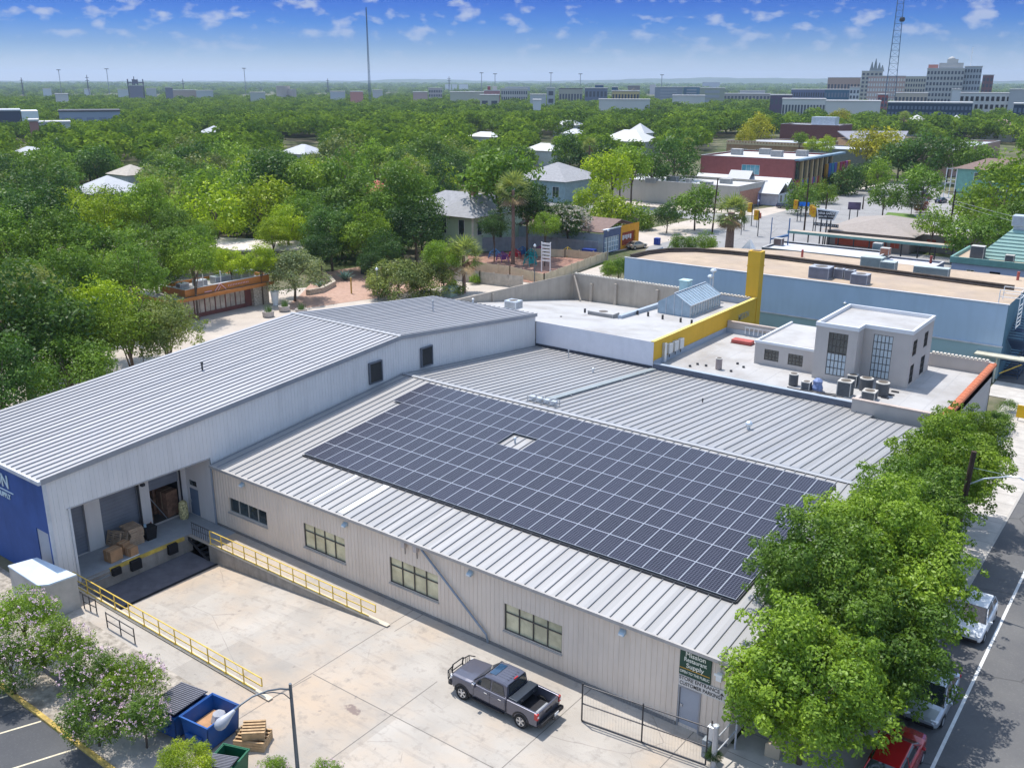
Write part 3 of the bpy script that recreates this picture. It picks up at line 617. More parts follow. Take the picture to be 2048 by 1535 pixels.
def handrail(label, y, x0, x1, n, h=1.07):
    t = thing('handrail', label, 'handrail', ((x0 + x1) / 2, y, 0))
    for z in (h, h * .55): part('rail', MB().tube((x0, y, z), (x1, y, z), .035, 8), YEL, t)
    part('kick_rail', MB().tube((x0, y, .13), (x1 - .6, y, .13), .03, 6), YEL, t)
    for i in range(n + 1):
        x = x0 + (x1 - x0) * i / n
        if i == n: part('end_loop', MB().tube((x, y, h * .55), (x, y, h), .035), YEL, t); continue
        p = part('post', MB().tube((x, y, .06), (x, y, h), .035), YEL, t); part('foot_plate', MB().box(x - .09, x + .09, y - .08, y + .08, .1, .115), YEL, p)
handrail('yellow tube handrail on the pit wall beside the cream warehouse', 33.72, -51.0, -35.3, 13)
handrail('yellow tube handrail on the pit edge beside the flowering shrubs', 25.17, -53.0, -34.9, 12)
t = thing('steel_stair', 'short dark steel stair between the loading platform and the pit', 'stairs', (-52.3, 33.6, -1.2))
s = MB()
for i in range(6): part('tread', MB().box(-53.38 + .0, -52.5, 33.0 - .0 + .0 + i * .0, 33.58, 0, 0), STEELD, t) if 0 else s.box(-53.38 + i * .36, -53.1 + i * .36, 33.62, 34.35, -.12 - i * .19, -.09 - i * .19)
part('treads', s, STEELD, t)
part('stringer', MB().hexa([(-53.4, 33.56, -.3), (-51.2, 33.56, -1.35), (-51.2, 33.61, -1.35), (-53.4, 33.61, -.3), (-53.4, 33.56, -.05), (-51.2, 33.56, -1.1), (-51.2, 33.61, -1.1), (-53.4, 33.61, -.05)]), STEELD, t)
gr = MB()
for i in range(9): gr.tube((-53.3 + i * .25, 33.9, .0), (-53.3 + i * .25, 33.9, .95), .02, 6)
gr.tube((-53.35, 33.9, .95), (-51.2, 33.9, .95), .025, 6).tube((-53.35, 33.9, .5), (-51.2, 33.9, .5), .02, 6)
part('guard', gr, STEELD, t)
# goods on the platform
def pallet(w=1.2, l=1.0):
    m = MB()
    for i in range(7): m.box(-w / 2, w / 2, -l / 2 + i * (l - .09) / 6, -l / 2 + i * (l - .09) / 6 + .09, .12, .14)
    for y in (-l / 2, -.045, l / 2 - .09): m.box(-w / 2, w / 2, y, y + .09, 0, .02)
    for x in (-w / 2, -.04, w / 2 - .08): m.box(x, x + .08, -l / 2, l / 2, .02, .12)
    return m.mesh('pallet', WOOD)
pal = pallet(); q = G(272, 1076, 0)
px0, py0 = -55.5, 30.75
for i in range(9):
    o = part('pallet', pal, WOOD); place(o, (px0 + rnd.uniform(-.04, .04), py0 + rnd.uniform(-.05, .05), .016 + i * .142), R_(rnd.uniform(-5, 5)))
    tagp(o, ['wooden pallet on the dock platform, lowest of the stack', 'wooden pallet, second from the bottom of the stack', 'wooden pallet low in the stack, third from the bottom', 'wooden pallet, fourth from the bottom of the stack', 'wooden pallet in the middle of the stack on the dock', 'wooden pallet, fourth from the top of the stack', 'wooden pallet, third from the top of the stack', 'wooden pallet just under the top one of the stack', 'wooden pallet on top of the stack by the grey roller door'][i], 'pallet', 'stacked wooden pallets on the loading dock')
for i, (x, y, a, lb) in enumerate(((-56.05, 29.75, 75, 'wooden pallet leaning on the wall left of the pallet stack, leftmost'), (-55.75, 30.02, 70, 'wooden pallet leaning against the pallet stack'))):
    o = part('pallet', pal, WOOD); o.location = (x, y, .55); o.rotation_euler = (R_(a), R_(0), R_(12 + 10 * i)); tagp(o, lb, 'pallet', 'leaning wooden pallets on the loading dock')
def carton(label, x, y, z, s, rz, mat=CARD, group='cardboard cartons on the loading dock'):
    t = thing('carton', label, 'box', (0, 0, 0), group)
    part('box_body', MB().box(-s[0] / 2, s[0] / 2, -s[1] / 2, s[1] / 2, 0, s[2]), mat, t, bevel=.012)
    part('tape', MB().box(-.03, .03, -s[1] / 2 - .002, s[1] / 2 + .002, s[2] * .3, s[2] + .003), M('packing tape', (.52, .36, .22), .5), t)
    place(t, (x, y, z), rz); return t
carton('large brown carton at the edge of the loading platform', -54.35, 28.6, .016, (.75, .9, .8), .1)
carton('brown carton behind the large one, near the pallet stack', -54.75, 29.6, .016, (.6, .6, .75), .2)
carton('small brown carton standing at the yellow platform edge', -54.0, 29.7, .016, (.6, .6, .6), .15)
t = thing('pry_bar', 'pale pole lying across the yellow platform edge in front of the cartons', 'pole', (-53.6, 29.3, .05)); part('bar', MB().tube((-53.6, 28.7, .06), (-53.62, 30.0, .06), .03, 6), WHITEP, t)
t = thing('refuse_bin', 'black open topped bin beside the pallet stack with small cans on its rim', 'bin', (-55.1, 31.75, 0))
part('bin_body', MB().hexa([(-55.45, 31.45, .02), (-54.85, 31.45, .02), (-54.85, 32.1, .02), (-55.45, 32.1, .02), (-55.55, 31.35, .95), (-54.75, 31.35, .95), (-54.75, 32.2, .95), (-55.55, 32.2, .95)]), BLACKR, t, bevel=.02)
t = thing('paint_can', 'small bright blue and white can on the rim of the black bin', 'can', (-55.2, 31.5, .96)); part('can_body', MB().tube((-55.2, 31.55, .955), (-55.2, 31.55, 1.15), .1, 12), M('pale blue can', (.35, .55, .7), .3, .3), t)
t = thing('traffic_cone', 'dull orange cone standing by the pillar between the two right roller doors', 'cone', (-56.2, 32.6, .02)); part('cone_body', MB().lathe((-56.2, 32.6, .016), [(.2, 0), (.2, .03), (.13, .031), (.03, .65), (.01, .66)], 12), M('cone orange', (.45, .12, .06), .6), t)
t = thing('mesh_bale', 'net wrapped bale of pale yellow bottles at the open dock door', 'bale', (-55.6, 35.05, 0))
part('bale', MB().lathe((-56.0, 35.1, .02), [(.28, 0), (.34, .3), (.33, .8), (.30, 1.2), (.2, 1.35), (.02, 1.38)], 14), M('netted yellow bale', (.50, .44, .22), .7, var=.9, scale=9), t)
SB = [(-57.6, 34.9, 1.1, 1.0, 1.9), (-58.6, 33.4, 1.2, 1.0, 1.4), (-58.9, 34.7, 1.3, 1.1, 2.5), (-57.9, 33.3, .8, .6, .9)]
for i, (x, y, a, b, h) in enumerate(SB): carton(['tall brown carton stack just inside the open dock door', 'wide brown carton at the left inside the open dock door', 'tallest brown carton at the back of the open dock bay', 'low brown carton on the floor inside the open dock door'][i], x, y, .012, (a, b, h), rnd.uniform(-.2, .2), M('carton painted in shade', (.22, .12, .075), .9, var=.4, scale=3), 'cartons inside the open dock door')  # the bay's shade is put into this darker cardboard colour
t = thing('leaning_pole', 'pale pole leaning inside the open dock door', 'pole', (-57.2, 33.5, 0)); part('pole', MB().tube((-57.0, 34.35, .03), (-57.2, 33.1, 2.3), .035, 6), STEELG, t)

# ================================================================ flat roofed building with the yellow wall
WHR = M('white roof membrane', (.42, .41, .40), .6, var=.07, scale=.5, dirt=(.27, .245, .22), dirtamt=.8)
PARC = M('sandy parapet render', (.42, .365, .30), .9, var=.1, scale=.6, streak=.35)
YELW = M('yellow render', (.68, .40, .035), .7, var=.06, scale=.5, streak=.15)
MGREY = M('blue grey flashing', (.33, .38, .44), .6, var=.08)
TAUPE = M('taupe render', (.47, .43, .395), .85, var=.05, scale=.6, streak=.12)
fb = thing('flat_roof_shop', 'white flat roofed building with a long yellow side wall and glazed roof monitor', 'building', (-52, 87, 0))
part('front_wall', MB().wall('y', 75.02, XL, -40.05, 4.2, 7.14), M('white ribbed sheet', (.66, .66, .70), .6, var=.04, streak=.12), fb)
part('front_flashing', MB().box(XL, -40.1, 74.93, 75.017, 4.62, 4.86), M('black flashing', (.05, .055, .07), .6), fb)
part('yellow_wall', MB().box(-40.3, -40.05, 75.03, 99.0, 0, 7.16), YELW, fb)
part('wall_coping', MB().box(-40.36, -40.0, 75.0, 99.0, 7.162, 7.22), M('light yellow coping', (.75, .58, .16), .6), fb)
part('base_flashing', MB().box(-40.048, -39.98, 75.1, 91.2, 4.8, 5.35), MGREY, fb)
# sloping white roof west of the kerb, higher level roof east of it
r = MB().poly([(-66.3, 78, 6.75), (XL, 75.03, 7.12), (-49.0, 75.03, 7.12), (-48.0, 98.3, 4.1), (-64, 98.3, 3.8), (-66.3, 80, 6.4)]).poly([(-66.3, 78, 6.75), (-66.3, 75, 7.0), (XL, 75.03, 7.12)])
part('sloping_roof', r, WHR, fb)
r = MB().poly([(-49.0, 75.03, 7.125), (-40.3, 75.03, 7.125), (-40.3, 82, 6.5), (-48.7, 82, 6.5)]).poly([(-48.7, 82, 6.5), (-40.3, 82, 6.5), (-40.3, 98.5, 6.3), (-48.1, 98.5, 6.3)]).poly([(-48.7, 82, 6.5), (-48.1, 98.3, 6.3), (-48.1, 98.3, 4), (-48.7, 82, 6)])
part('upper_roof', r, WHR, fb)
part('roof_kerb', MB().hexa([(-48.9, 83.4, 5.9), (-48.45, 83.4, 5.9), (-47.5, 97, 5.9), (-47.95, 97, 5.9), (-48.9, 83.4, 6.8), (-48.45, 83.4, 6.8), (-47.5, 97, 6.9), (-47.95, 97, 6.9)]), MGREY, fb)
part('parapet', MB().prism([(-66.5, 75.3), (-64.2, 98.3), (-64.2, 98.55), (-66.75, 75.3)], 0, 7.1), PARC, fb)
part('parapet', MB().box(-64.2, -48.2, 98.3, 98.55, 0, 7.1), PARC, fb)
part('parapet', MB().box(-48.2, -40.3, 98.3, 98.55, 0, 7.0), MGREY, fb)
def crenel(x0, n, pitch, w, y0, y1, z0, z1, z2):
    "one coping with a toothed top, in one closed piece"
    p = [(x0, z0)]
    for i in range(n): a = x0 + i * pitch; p += [(a, z2), (a + w, z2), (a + w, z1), (a + pitch, z1)]
    p.append((x0 + n * pitch, z0)); m = MB()
    return m.ringloft([[(x, y, z) for x, z in p] for y in (y0, y1)])
s = crenel(-64.1, 56, .42, .22, 98.25, 98.6, 7.05, 7.12, 7.22)
part('coping_blocks', s, M('cream coping', (.60, .55, .47), .8), fb)
for x in (-61.5, -58.0, -52.3): part('buttress', MB().box(x - .18, x + .18, 97.95, 98.29, 3.9, 6.6 - (.4 if x == -61.5 else 0)), PARC, fb)
part('brace', MB().tube((-64.0, 98.0, 6.9), (-62.2, 96.8, 4.2), .12, 6), PARC, fb)
for y in (83.5, 89): part('buttress', MB().box(-65.95, -65.5, y - .18, y + .18, 5, 6.9), PARC, fb)
ch = part('chimney', MB().box(-41.45, -39.98, 98.56, 99.7, 0, 12.3).box(-41.5, -39.93, 98.51, 99.75, 10.6, 10.72), YELW, fb)
part('flue', MB().box(-41.2, -40.25, 98.8, 99.45, 12.302, 12.34), M('flue dark', (.12, .10, .08), .9), ch)
text('wall_lettering', 'MISSION', 1.0, (-40.03, 95.3, 5.75), FX, M('pale grey letters', (.40, .36, .25), .5), fb, .01, sx=.75)
# glazed monitor on the upper roof
gm = part('roof_monitor', MB().ringloft([[(-46.9, y, 6.3), (-43.1, y, 6.3), (-43.1, y, 7.7), (-45.0, y, 8.75), (-46.9, y, 7.7)] for y in (88.4, 95.7)]), M('hazy greenhouse glass', (.27, .36, .43), .25, var=.12, spec=.6), fb)
s = MB()
for i in range(13):
    y = 88.4 + i * .608
    s.hexa([(-43.12, y - .04, 7.72), (-43.06, y - .04, 7.72), (-43.06, y + .04, 7.72), (-43.12, y + .04, 7.72), (-45.0, y - .04, 8.8), (-44.94, y - .04, 8.8), (-44.94, y + .04, 8.8), (-45.0, y + .04, 8.8)])
    s.box(-43.097, -43.05, y - .04, y + .04, 6.32, 7.7)
s.box(-43.097, -43.02, 88.4, 95.7, 7.62, 7.72).box(-45.06, -44.94, 88.36, 95.74, 8.78, 8.86).box(-43.097, -43.04, 88.4, 95.7, 6.3, 6.42)
for x in (-46.9, -45.95, -45, -44.05, -43.1): s.box(x - .03, x + .03, 88.36, 88.397, 6.3, 8.72 - abs(x + 45) * .55)
part('glazing_bars', s, M('bar pale', (.48, .52, .56), .4, .2), gm)
part('turret', MB().box(-46.5, -45.5, 92.3, 93.3, 8.2, 9.3).box(-46.6, -45.4, 92.2, 93.4, 9.3, 9.42), M('pale green metal', (.42, .56, .55), .5), gm)
EXH = M('white metal casing', (.62, .62, .60), .5, var=.05)
for i, y in enumerate((77.9, 79.05, 80.15)):
    t = thing('exhaust_box', ['white electrical cabinet on the yellow wall, nearest the corner', 'white electrical cabinet on the yellow wall, middle one of three', 'white electrical cabinet on the yellow wall, farthest of three'][i], 'cabinet', (-39.8, y, 5.9), 'white cabinets on the yellow wall')
    part('casing', MB().box(-40.04, -39.7, y - .38, y + .38, 5.5, 6.45), EXH, t, bevel=.02); part('conduit', MB().tube((-39.85, y, 5.1), (-39.85, y, 5.5), .04), STEELD, t)
t = thing('tall_duct', 'narrow pale duct on the yellow wall left of the white cabinets', 'duct', (-39.9, 76.9, 5.3)); part('duct_body', MB().box(-40.04, -39.75, 76.7, 77.1, 4.85, 6.7), GALV, t)
t = thing('globe_light', 'cluster of round silver turbine vents above the glazed roof monitor', 'vent', (-45.8, 97.6, 6.3))
for x, z in ((-45.3, 8.9), (-45.0, 9.6)): part('turbine_head', MB().tube((x, 97.6, 6.3), (x, 97.6, z), .08).lathe((x, 97.6, z), [(.1, 0), (.35, .12), (.38, .25), (.25, .4), (.01, .45)], 12), GALV, t)

def acbox(label, x, y, z, s=(.85, .85, .9), rz=0., mat=None, fan=True, group=None, round_=False, topm=None):
    t = thing('air_conditioner', label, 'air conditioner', (0, 0, 0), group)
    mt = mat or M('ac grille dark', (.10, .105, .11), .6, .2); tm = topm or M('ac casing beige', (.48, .46, .42), .5)
    a, b, h = s[0] / 2, s[1] / 2, s[2]
    if round_:
        part('body', MB().tube((0, 0, .06), (0, 0, h), a, 20), mt, t); part('top', MB().lathe((0, 0, h), [(a * 1.04, 0), (a * 1.04, .06), (a * .65, .09)], 20), tm, t)
    else:
        part('body', MB().box(-a + .03, a - .03, -b + .03, b - .03, .05, h), mt, t)
        f = MB()
        for sx in (-1, 1):
            for sy in (-1, 1): f.box(min(sx * a, sx * (a - .07)), max(sx * a, sx * (a - .07)), min(sy * b, sy * (b - .07)), max(sy * b, sy * (b - .07)), 0, h)
        f.box(-a, a, -b, b, h, h + .07).box(-a, a, -b, b, 0, .06)
        part('casing', f, tm, t)
        g = MB()
        for k in range(10): g.box(-a + .02, a - .02, -b + .012, -b + .028, .1 + k * (h - .15) / 10, .12 + k * (h - .15) / 10); g.box(a - .028, a - .012, -b + .02, b - .02, .1 + k * (h - .15) / 10, .12 + k * (h - .15) / 10)
        part('fins', g, M('ac fin', (.2, .21, .22), .5, .3), t)
    if fan:
        zt = h + (.09 if round_ else .072)
        part('fan', MB().lathe((0, 0, zt), [(min(a, b) * .72, 0), (min(a, b) * .72, .015), (.08, .02), (.01, .04)], 20), M('fan grille', (.13, .11, .09), .6), t)
    place(t, (x, y, z), rz); return t
q = G(1027, 616, 6.6); acbox('grey rooftop unit on the white roof just behind the dock hall', *G(1027, 616, 6.75), s=(1.5, 1.3, .8), mat=GALV, topm=GALV)
q = G(1207, 622, 6.2); acbox('low wide white unit in the middle of the white roof by the sandy wall', q.x, q.y, 5.3, s=(3.2, 1.4, .8), mat=WHR, topm=WHR)

# ================================================================ two storey taupe building and its flat roof
ts = thing('taupe_office', 'two storey taupe building with tall gridded windows on a white flat roof', 'building', (-25, 85, 0))
part('flat_roof', MB().poly([(-39.98, 75.1, 4.8), (-14.4, 75.1, 4.8), (-14.4, 91.0, 4.8), (-39.98, 91.0, 4.8)]), WHR, ts)
part('flat_roof_seams', (lambda m: [m.box(-39.5 + i * 1.9, -39.46 + i * 1.9, 75.4, 90.8, 4.8, 4.806) for i in range(13)] and m)(MB()), M('membrane seam', (.36, .36, .36), .8), ts)
part('front_kerb', MB().box(-39.98, -21.0, 74.93, 75.3, 4.5, 5.12), M('dark blue grey kerb', (.11, .125, .16), .6), ts)
part('front_kerb_top', MB().box(-39.98, -21.0, 74.9, 75.33, 5.12, 5.16), MGREY, ts)
part('street_front_wall', MB().box(-21.3, -14.2, 73.9, 74.2, 0, 5.75), TAUPE, ts)
part('side_return', MB().box(-21.3, -21.0, 74.2, 75.4, 4.5, 5.75), TAUPE, ts)
part('coping', MB().box(-21.35, -14.4, 73.85, 74.25, 5.75, 5.83), M('pinkish coping', (.45, .37, .32), .8), ts)
part('east_wall', MB().wall('x', -14.2, 74.2, 91.3, 0, 5.7, [(81.0, 82.2, 1.2, 3.3), (83.5, 85.2, .9, 3.6), (77, 78.4, 1.2, 3.3)], .2, out=1), TAUPE, ts)
for a, b, e, f in ((81.0, 82.2, 1.2, 3.3), (83.5, 85.2, .9, 3.6), (77, 78.4, 1.2, 3.3)): part('window', MB().box(-14.38, -14.33, a, b, e, f), GLASSD, ts)
part('east_parapet', MB().box(-14.5, -14.2, 74.2, 91.3, 4.75, 5.72), TAUPE, ts)
TER = M('terracotta tile', (.48, .155, .075), .8, var=.2, scale=3)
tl = MB()
for i in range(44):
    y = 73.75 + i * .4
    rr = .26 if i % 2 else .28
    tl.ringloft([[(-14.3 + math.cos(a) * .34, y + o, 5.72 + math.sin(a) * rr) for a in [math.pi * k / 6 for k in range(7)]] for o in (0, .42)])
part('tile_coping', tl, TER, ts)
for x, y in ((-14.55, 73.9), (-14.2, 73.62)): part('end_tile', MB().lathe((x, y, 5.75), [(.2, 0), (.2, .12), (.12, .3), (.01, .36)], 10), TER, ts)
part('rear_parapet', MB().box(-39.98, -14.2, 91.0, 91.3, 0, 6.0), TAUPE, ts)
s = crenel(-19.5, 15, .33, .2, 90.95, 91.35, 6.0, 6.06, 6.2)
part('coping_blocks', s, M('cream coping', None), ts)
part('party_coping', MB().box(-39.98, -33, 90.95, 91.35, 6.0, 6.07), M('pinkish coping', None), ts)
part('base_flashing', MB().box(-39.97, -33.2, 90.9, 90.995, 4.8, 5.3), MGREY, ts)
ZT = 9.9
def bwin(parent, ax, c, a, b, e, f, nx, nz, gm, out, bar=FRAMED):
    fr = MB(); t = .045
    B2 = (lambda u0, u1, z0, z1, k0, k1: fr.box(u0, u1, min(k0, k1), max(k0, k1), z0, z1)) if ax == 'y' else (lambda u0, u1, z0, z1, k0, k1: fr.box(min(k0, k1), max(k0, k1), u0, u1, z0, z1))
    k0, k1 = c - out * .03, c - out * .075
    for i in range(nx + 1): u = a + (b - a - t) * i / nx; B2(u, u + t, e, f, k0, k1)
    for i in range(nz + 1): z = e + (f - e - t) * i / nz; B2(a, b, z, z + t, k0 - out * .001, k1 + out * .001)
    o = part('window', fr, bar, parent)
    p = MB()
    if ax == 'y': p.box(a, b, min(k1, k1 - out * .02) + .002, max(k1, k1 - out * .02) + .002, e, f)
    else: p.box(min(k1, k1 - out * .02) - .002, max(k1, k1 - out * .02) - .002, a, b, e, f)
    part('pane', p, gm, o); return o
FROST = M('frosted pane', (.50, .56, .58), .3, var=.08, spec=.5)
DKP = glass_mat('reflecting dark pane', (.05, .055, .05), .08)
wf = [(-25.9, -24.2, 5.35, 9.2)]; wr = [(-22.55, -20.9, 5.3, 9.2)]
part('front_wall', MB().wall('y', 80.7, -27.06, -23.4, 4.8, ZT, wf, .12).wall('x', -23.4, 80.7, 82.4, 4.8, ZT).wall('y', 82.4, -23.4, -19.35, 4.8, ZT, wr, .12), TAUPE, ts)
sw = [(83.0, 84.3, 7.5, 8.9), (86.6, 87.9, 7.5, 8.9), (83.0, 84.2, 5.0, 6.7), (86.4, 87.8, 5.0, 6.7)]
part('side_wall', MB().wall('x', -19.35, 82.4, 89.5, 4.8, ZT, sw, .12, out=1).wall('y', 89.5, -27.06, -19.35, 4.8, ZT).wall('x', -27.06, 80.7, 89.5, 4.8, ZT), TAUPE, ts)
part('upper_roof', MB().poly([(-26.9, 80.86, 9.62), (-23.56, 80.86, 9.62), (-23.56, 82.56, 9.62), (-19.5, 82.56, 9.62), (-19.5, 89.3, 9.62), (-26.9, 89.3, 9.62)]), WHR, ts)
CP = M('white metal coping', (.66, .67, .68), .4, .1, var=.03); cp = MB()
for x0, x1, y0, y1 in ((-27.12, -23.34, 80.64, 80.86), (-23.56, -23.34, 80.862, 82.34), (-23.56, -19.29, 82.342, 82.56), (-19.51, -19.29, 82.562, 89.34), (-27.12, -19.29, 89.342, 89.56), (-27.12, -26.9, 80.862, 89.34)): cp.box(x0, x1, y0, y1, 9.6, ZT + .05)
part('coping', cp, CP, ts)
bwin(ts, 'y', 80.7, *wf[0][:2], 5.35, 7.35, 5, 3, FROST, -1); bwin(ts, 'y', 80.7, *wf[0][:2], 7.37, 9.2, 5, 3, DKP, -1)
bwin(ts, 'y', 82.4, *wr[0][:2], 5.3, 9.2, 5, 6, FROST, -1)
for a, b, e, f in sw: bwin(ts, 'x', -19.35, a, b, e, f, 3, 3, DKP if e > 7 else GLASSD, 1)
ww = [(-32.1, -30.7, 5.3, 6.35), (-29.8, -28.4, 5.25, 6.3)]
part('wing_wall', MB().wall('y', 81.9, -33.05, -27.065, 4.8, 7.0, ww, .12).wall('x', -33.05, 81.9, 89.5, 4.8, 7.0), TAUPE, ts)
part('roof_seams', (lambda m: [m.hexa([(-53 + i * 2.1, 75.4, 7.09), (-52.96 + i * 2.1, 75.4, 7.09), (-52.96 + i * 2.1, 79, 6.6), (-53 + i * 2.1, 79, 6.6), (-53 + i * 2.1, 75.4, 7.11), (-52.96 + i * 2.1, 75.4, 7.11), (-52.96 + i * 2.1, 79, 6.62), (-53 + i * 2.1, 79, 6.62)]) for i in range(0)] and m)(MB()), WHR, ts) if 0 else None
part('wing_roof', MB().poly([(-32.95, 82.0, 6.86), (-27.07, 82.0, 6.86), (-27.07, 90.9, 6.86), (-32.95, 90.9, 6.86)]), WHR, ts)
part('wing_coping', MB().box(-33.1, -27.07, 81.84, 82.03, 6.84, 7.06).box(-33.1, -32.9, 82.032, 90.9, 6.84, 7.06), CP, ts)
for i, q in enumerate(ww): bwin(ts, 'y', 81.9, *q, 4, 3, DKP, -1)
# things on that roof
acs = [(1437, 738, 'round', (.6, .6, 1.0), 'lone narrow round condenser on the white roof near the yellow wall', M('pinkish metal', (.33, .27, .25), .5)),
       (1586, 770, 'round', (.8, .8, 1.0), 'dark round condenser, leftmost of the row in front of the taupe building', None),
       (1612, 779, 'box', (.75, .75, .7), 'small dark beige condenser beside the blue wrapped unit', None),
       (1689, 790, 'box', (1.15, 1.15, 1.25), 'largest square condenser with a beige top, front of the rooftop cluster', None),
       (1704, 772, 'box', (.85, .85, 1.0), 'square condenser at the back left of the rooftop cluster', None),
       (1731, 780, 'round', (1.1, 1.1, 1.05), 'dark round condenser with pale lid in the middle of the rooftop cluster', None),
       (1763, 790, 'round', (1.1, 1.1, 1.1), 'dark round condenser at the right end of the rooftop cluster', None),
       (1738, 798, 'box', (1.1, 1.1, .7), 'low square condenser with beige lid at the parapet', None)]
for x, y, k, s, lb, mt in acs:
    q = G(x, y, 4.8); acbox(lb, q.x, q.y, 4.8, s, .05, mt, round_=(k == 'round'), group='condensers on the white flat roof')
q = G(1634, 781, 4.8); t = thing('wrapped_unit', 'lumpy unit wrapped in blue plastic among the rooftop condensers', 'machine', q)
part('wrap', MB().lathe(q, [(.45, 0), (.5, .3), (.38, .6), (.42, .9), (.2, 1.1), (.02, 1.15)], 9), M('blue plastic', (.18, .24, .42), .4, var=.3, scale=4), t)
q = G(1488, 687, 4.8); t = thing('roof_hatch', 'red roof hatch on the white flat roof beside the yellow wall', 'hatch', q)
part('hatch_lid', MB().box(q.x - 1.2, q.x + .9, q.y - .5, q.y + .5, 4.85, 5.2), M('faded red', (.42, .10, .085), .6), t, bevel=.05); part('kerb', MB().box(q.x - 1.25, q.x + .95, q.y - .55, q.y + .55, 4.8, 4.86), M('dark red base', (.16, .04, .035), .7), t)
for i, (x, y) in enumerate(((1645, 788), (1660, 793), (1600, 782))):
    q = G(x, y, 4.8); t = thing('pipe_run', ['tangled dark pipes right of the blue wrapped unit', 'dark pipes left of the largest square condenser', 'dark hose on the roof beside the leftmost round condenser'][i], 'pipes', q)
    part('pipe', MB().path([q + Vector((-1.2, .2, .1)), q + Vector((-.4, -.1, .15)), q + Vector((.3, .15, .1)), q + Vector((1.1, 0, .2))], .06, 6), STEELD, t)
for i, (x, y) in enumerate(((1770, 796), (1781, 790), (1790, 784))):
    q = G(x, y, 4.8); t = thing('roof_block', ['dark support block on the white roof, nearest of three', 'dark support block on the white roof, middle of three', 'dark support block on the white roof, farthest of three'][i], 'block', q, 'support blocks on the white roof'); part('block', MB().box(q.x - .3, q.x + .3, q.y - .12, q.y + .12, 4.8, 4.9), STEELD, t)
for i, (x, y) in enumerate(((1380, 733), (1475, 728), (1487, 735), (1462, 743), (1395, 729), (1412, 732))):
    q = G(x, y, 4.8); t = thing('roof_drain', ['dark stub on the white flat roof left of the lone condenser', 'dark stub before the low wing, left of two', 'dark stub before the low wing, right of two', 'dark stub just right of the lone condenser', 'dark stub touching the kerb left of the lone condenser', 'dark stub at the foot of the lone condenser'][i], 'drain', q, 'small stubs on the white roof'); part('stub', MB().tube(q, q + Vector((0, 0, .16)), .13, 8), STEELD, t)
for i, (x, y) in enumerate(((1275, 630), (1296, 633), (1325, 639), (1361, 645), (1383, 649), (1170, 618), (1122, 633), (1110, 638))):
    q = G(x, y, 6.4); q.z = 6.75 if x > 1250 else 6.3; t = thing('roof_drain', ['leftmost dark stub on the white roof before the glazed monitor', 'second dark stub from the left before the glazed monitor', 'third dark stub from the left before the glazed monitor', 'fourth dark stub from the left before the glazed monitor', 'rightmost dark stub before the glazed monitor', 'dark stub on the sloping white roof, farthest right', 'dark stub on the sloping white roof, middle one', 'dark stub on the sloping white roof, nearest the dock hall'][i], 'drain', q, 'small stubs before the monitor' if x > 1250 else 'small stubs on the sloping roof'); part('stub', MB().tube(q - Vector((0, 0, .3)), q + Vector((0, 0, .16)), .12, 8), STEELD, t)
# wall rack with hanging letters behind the flat roof
t = thing('wall_ladder', 'blue white ladder like rack hung on the taupe wall behind the red hatch', 'rack', (-36, 90.9, 5.7))
s = MB()
for i in range(9): s.box(-37.9 + i * .47, -37.8 + i * .47, 90.78, 90.84, 5.0, 5.7)
s.box(-37.95, -34, 90.76, 90.82, 5.66, 5.76); part('rack', s, GALV, t)

# ================================================================ big blue building behind
bb = thing('blue_building', 'long pale blue building with a sandy flat roof behind the yellow chimney', 'building', (-40, 115, 0))
BLU = M('pale blue render', (.42, .53, .64), .85, var=.06, scale=.25, streak=.15)
TEA = M('pale teal render', (.32, .44, .46), .85, var=.06, scale=.3)
part('upper_wall', MB().wall('y', 107.5, -62.3, -16.3, 3.6, 8.0), BLU, bb)
part('lower_wall', MB().wall('y', 107.45, -62.3, -16.25, 0, 3.5).wall('y', 107.45, -62.3, -60, 3.4, 3.45), TEA, bb)
part('string_course', MB().box(-62.3, -16.2, 107.35, 107.49, 3.46, 3.6), M('pale trim', None), bb)
part('east_wall', MB().wall('x', -16.3, 107.5, 132, 0, 8.0), M('shaded teal render', (.10, .20, .25), .8), bb)  # the end wall's shade is put into this darker teal
part('west_wall', MB().wall('x', -62.3, 107.5, 118, 0, 8.0), BLU, bb)
TAN = M('sandy gravel roof', (.41, .32, .235), .95, var=.14, scale=.45, dirt=(.33, .265, .22), dirtamt=.8)
part('roof', MB().poly([(-62.2, 107.7, 7.8), (-16.4, 107.7, 7.8), (-16.4, 118, 7.8), (-59, 119.8, 7.8), (-62.2, 116, 7.8)]).poly([(-59, 120, 7.8), (-16.4, 118.3, 7.8), (-16.4, 126, 7.8), (-47, 127, 7.8), (-56, 124, 7.8)]), TAN, bb)
part('coping', MB().box(-62.35, -16.2, 107.42, 107.7, 8.002, 8.1), M('pale trim', None), bb)
PIPE = M('dark parapet edge', (.11, .09, .075), .8, var=.3)
pr = MB()
pts = [(-61.9, 108.2), (-61.6, 112.5), (-60.3, 115.8), (-57.5, 118.2), (-53, 119.2), (-46, 119.6), (-17.5, 117.2)]
for h, r_ in ((7.95, .14), (8.3, .10)): pr.path([(x, y, h) for x, y in pts], r_, 6)
for (xa, ya), (xb, yb) in zip(pts, pts[1:]): pr.poly([(xa, ya + .1, 7.8), (xb, yb + .1, 7.8), (xb, yb + .1, 8.3), (xa, ya + .1, 8.3)])
part('roof_divider', pr, PIPE, bb)
part('wall_lamp', MB().lathe((-33.0, 107.3, 6.0), [(.01, -.2), (.2, 0), (.01, .2)], 10), WHITEP, bb)
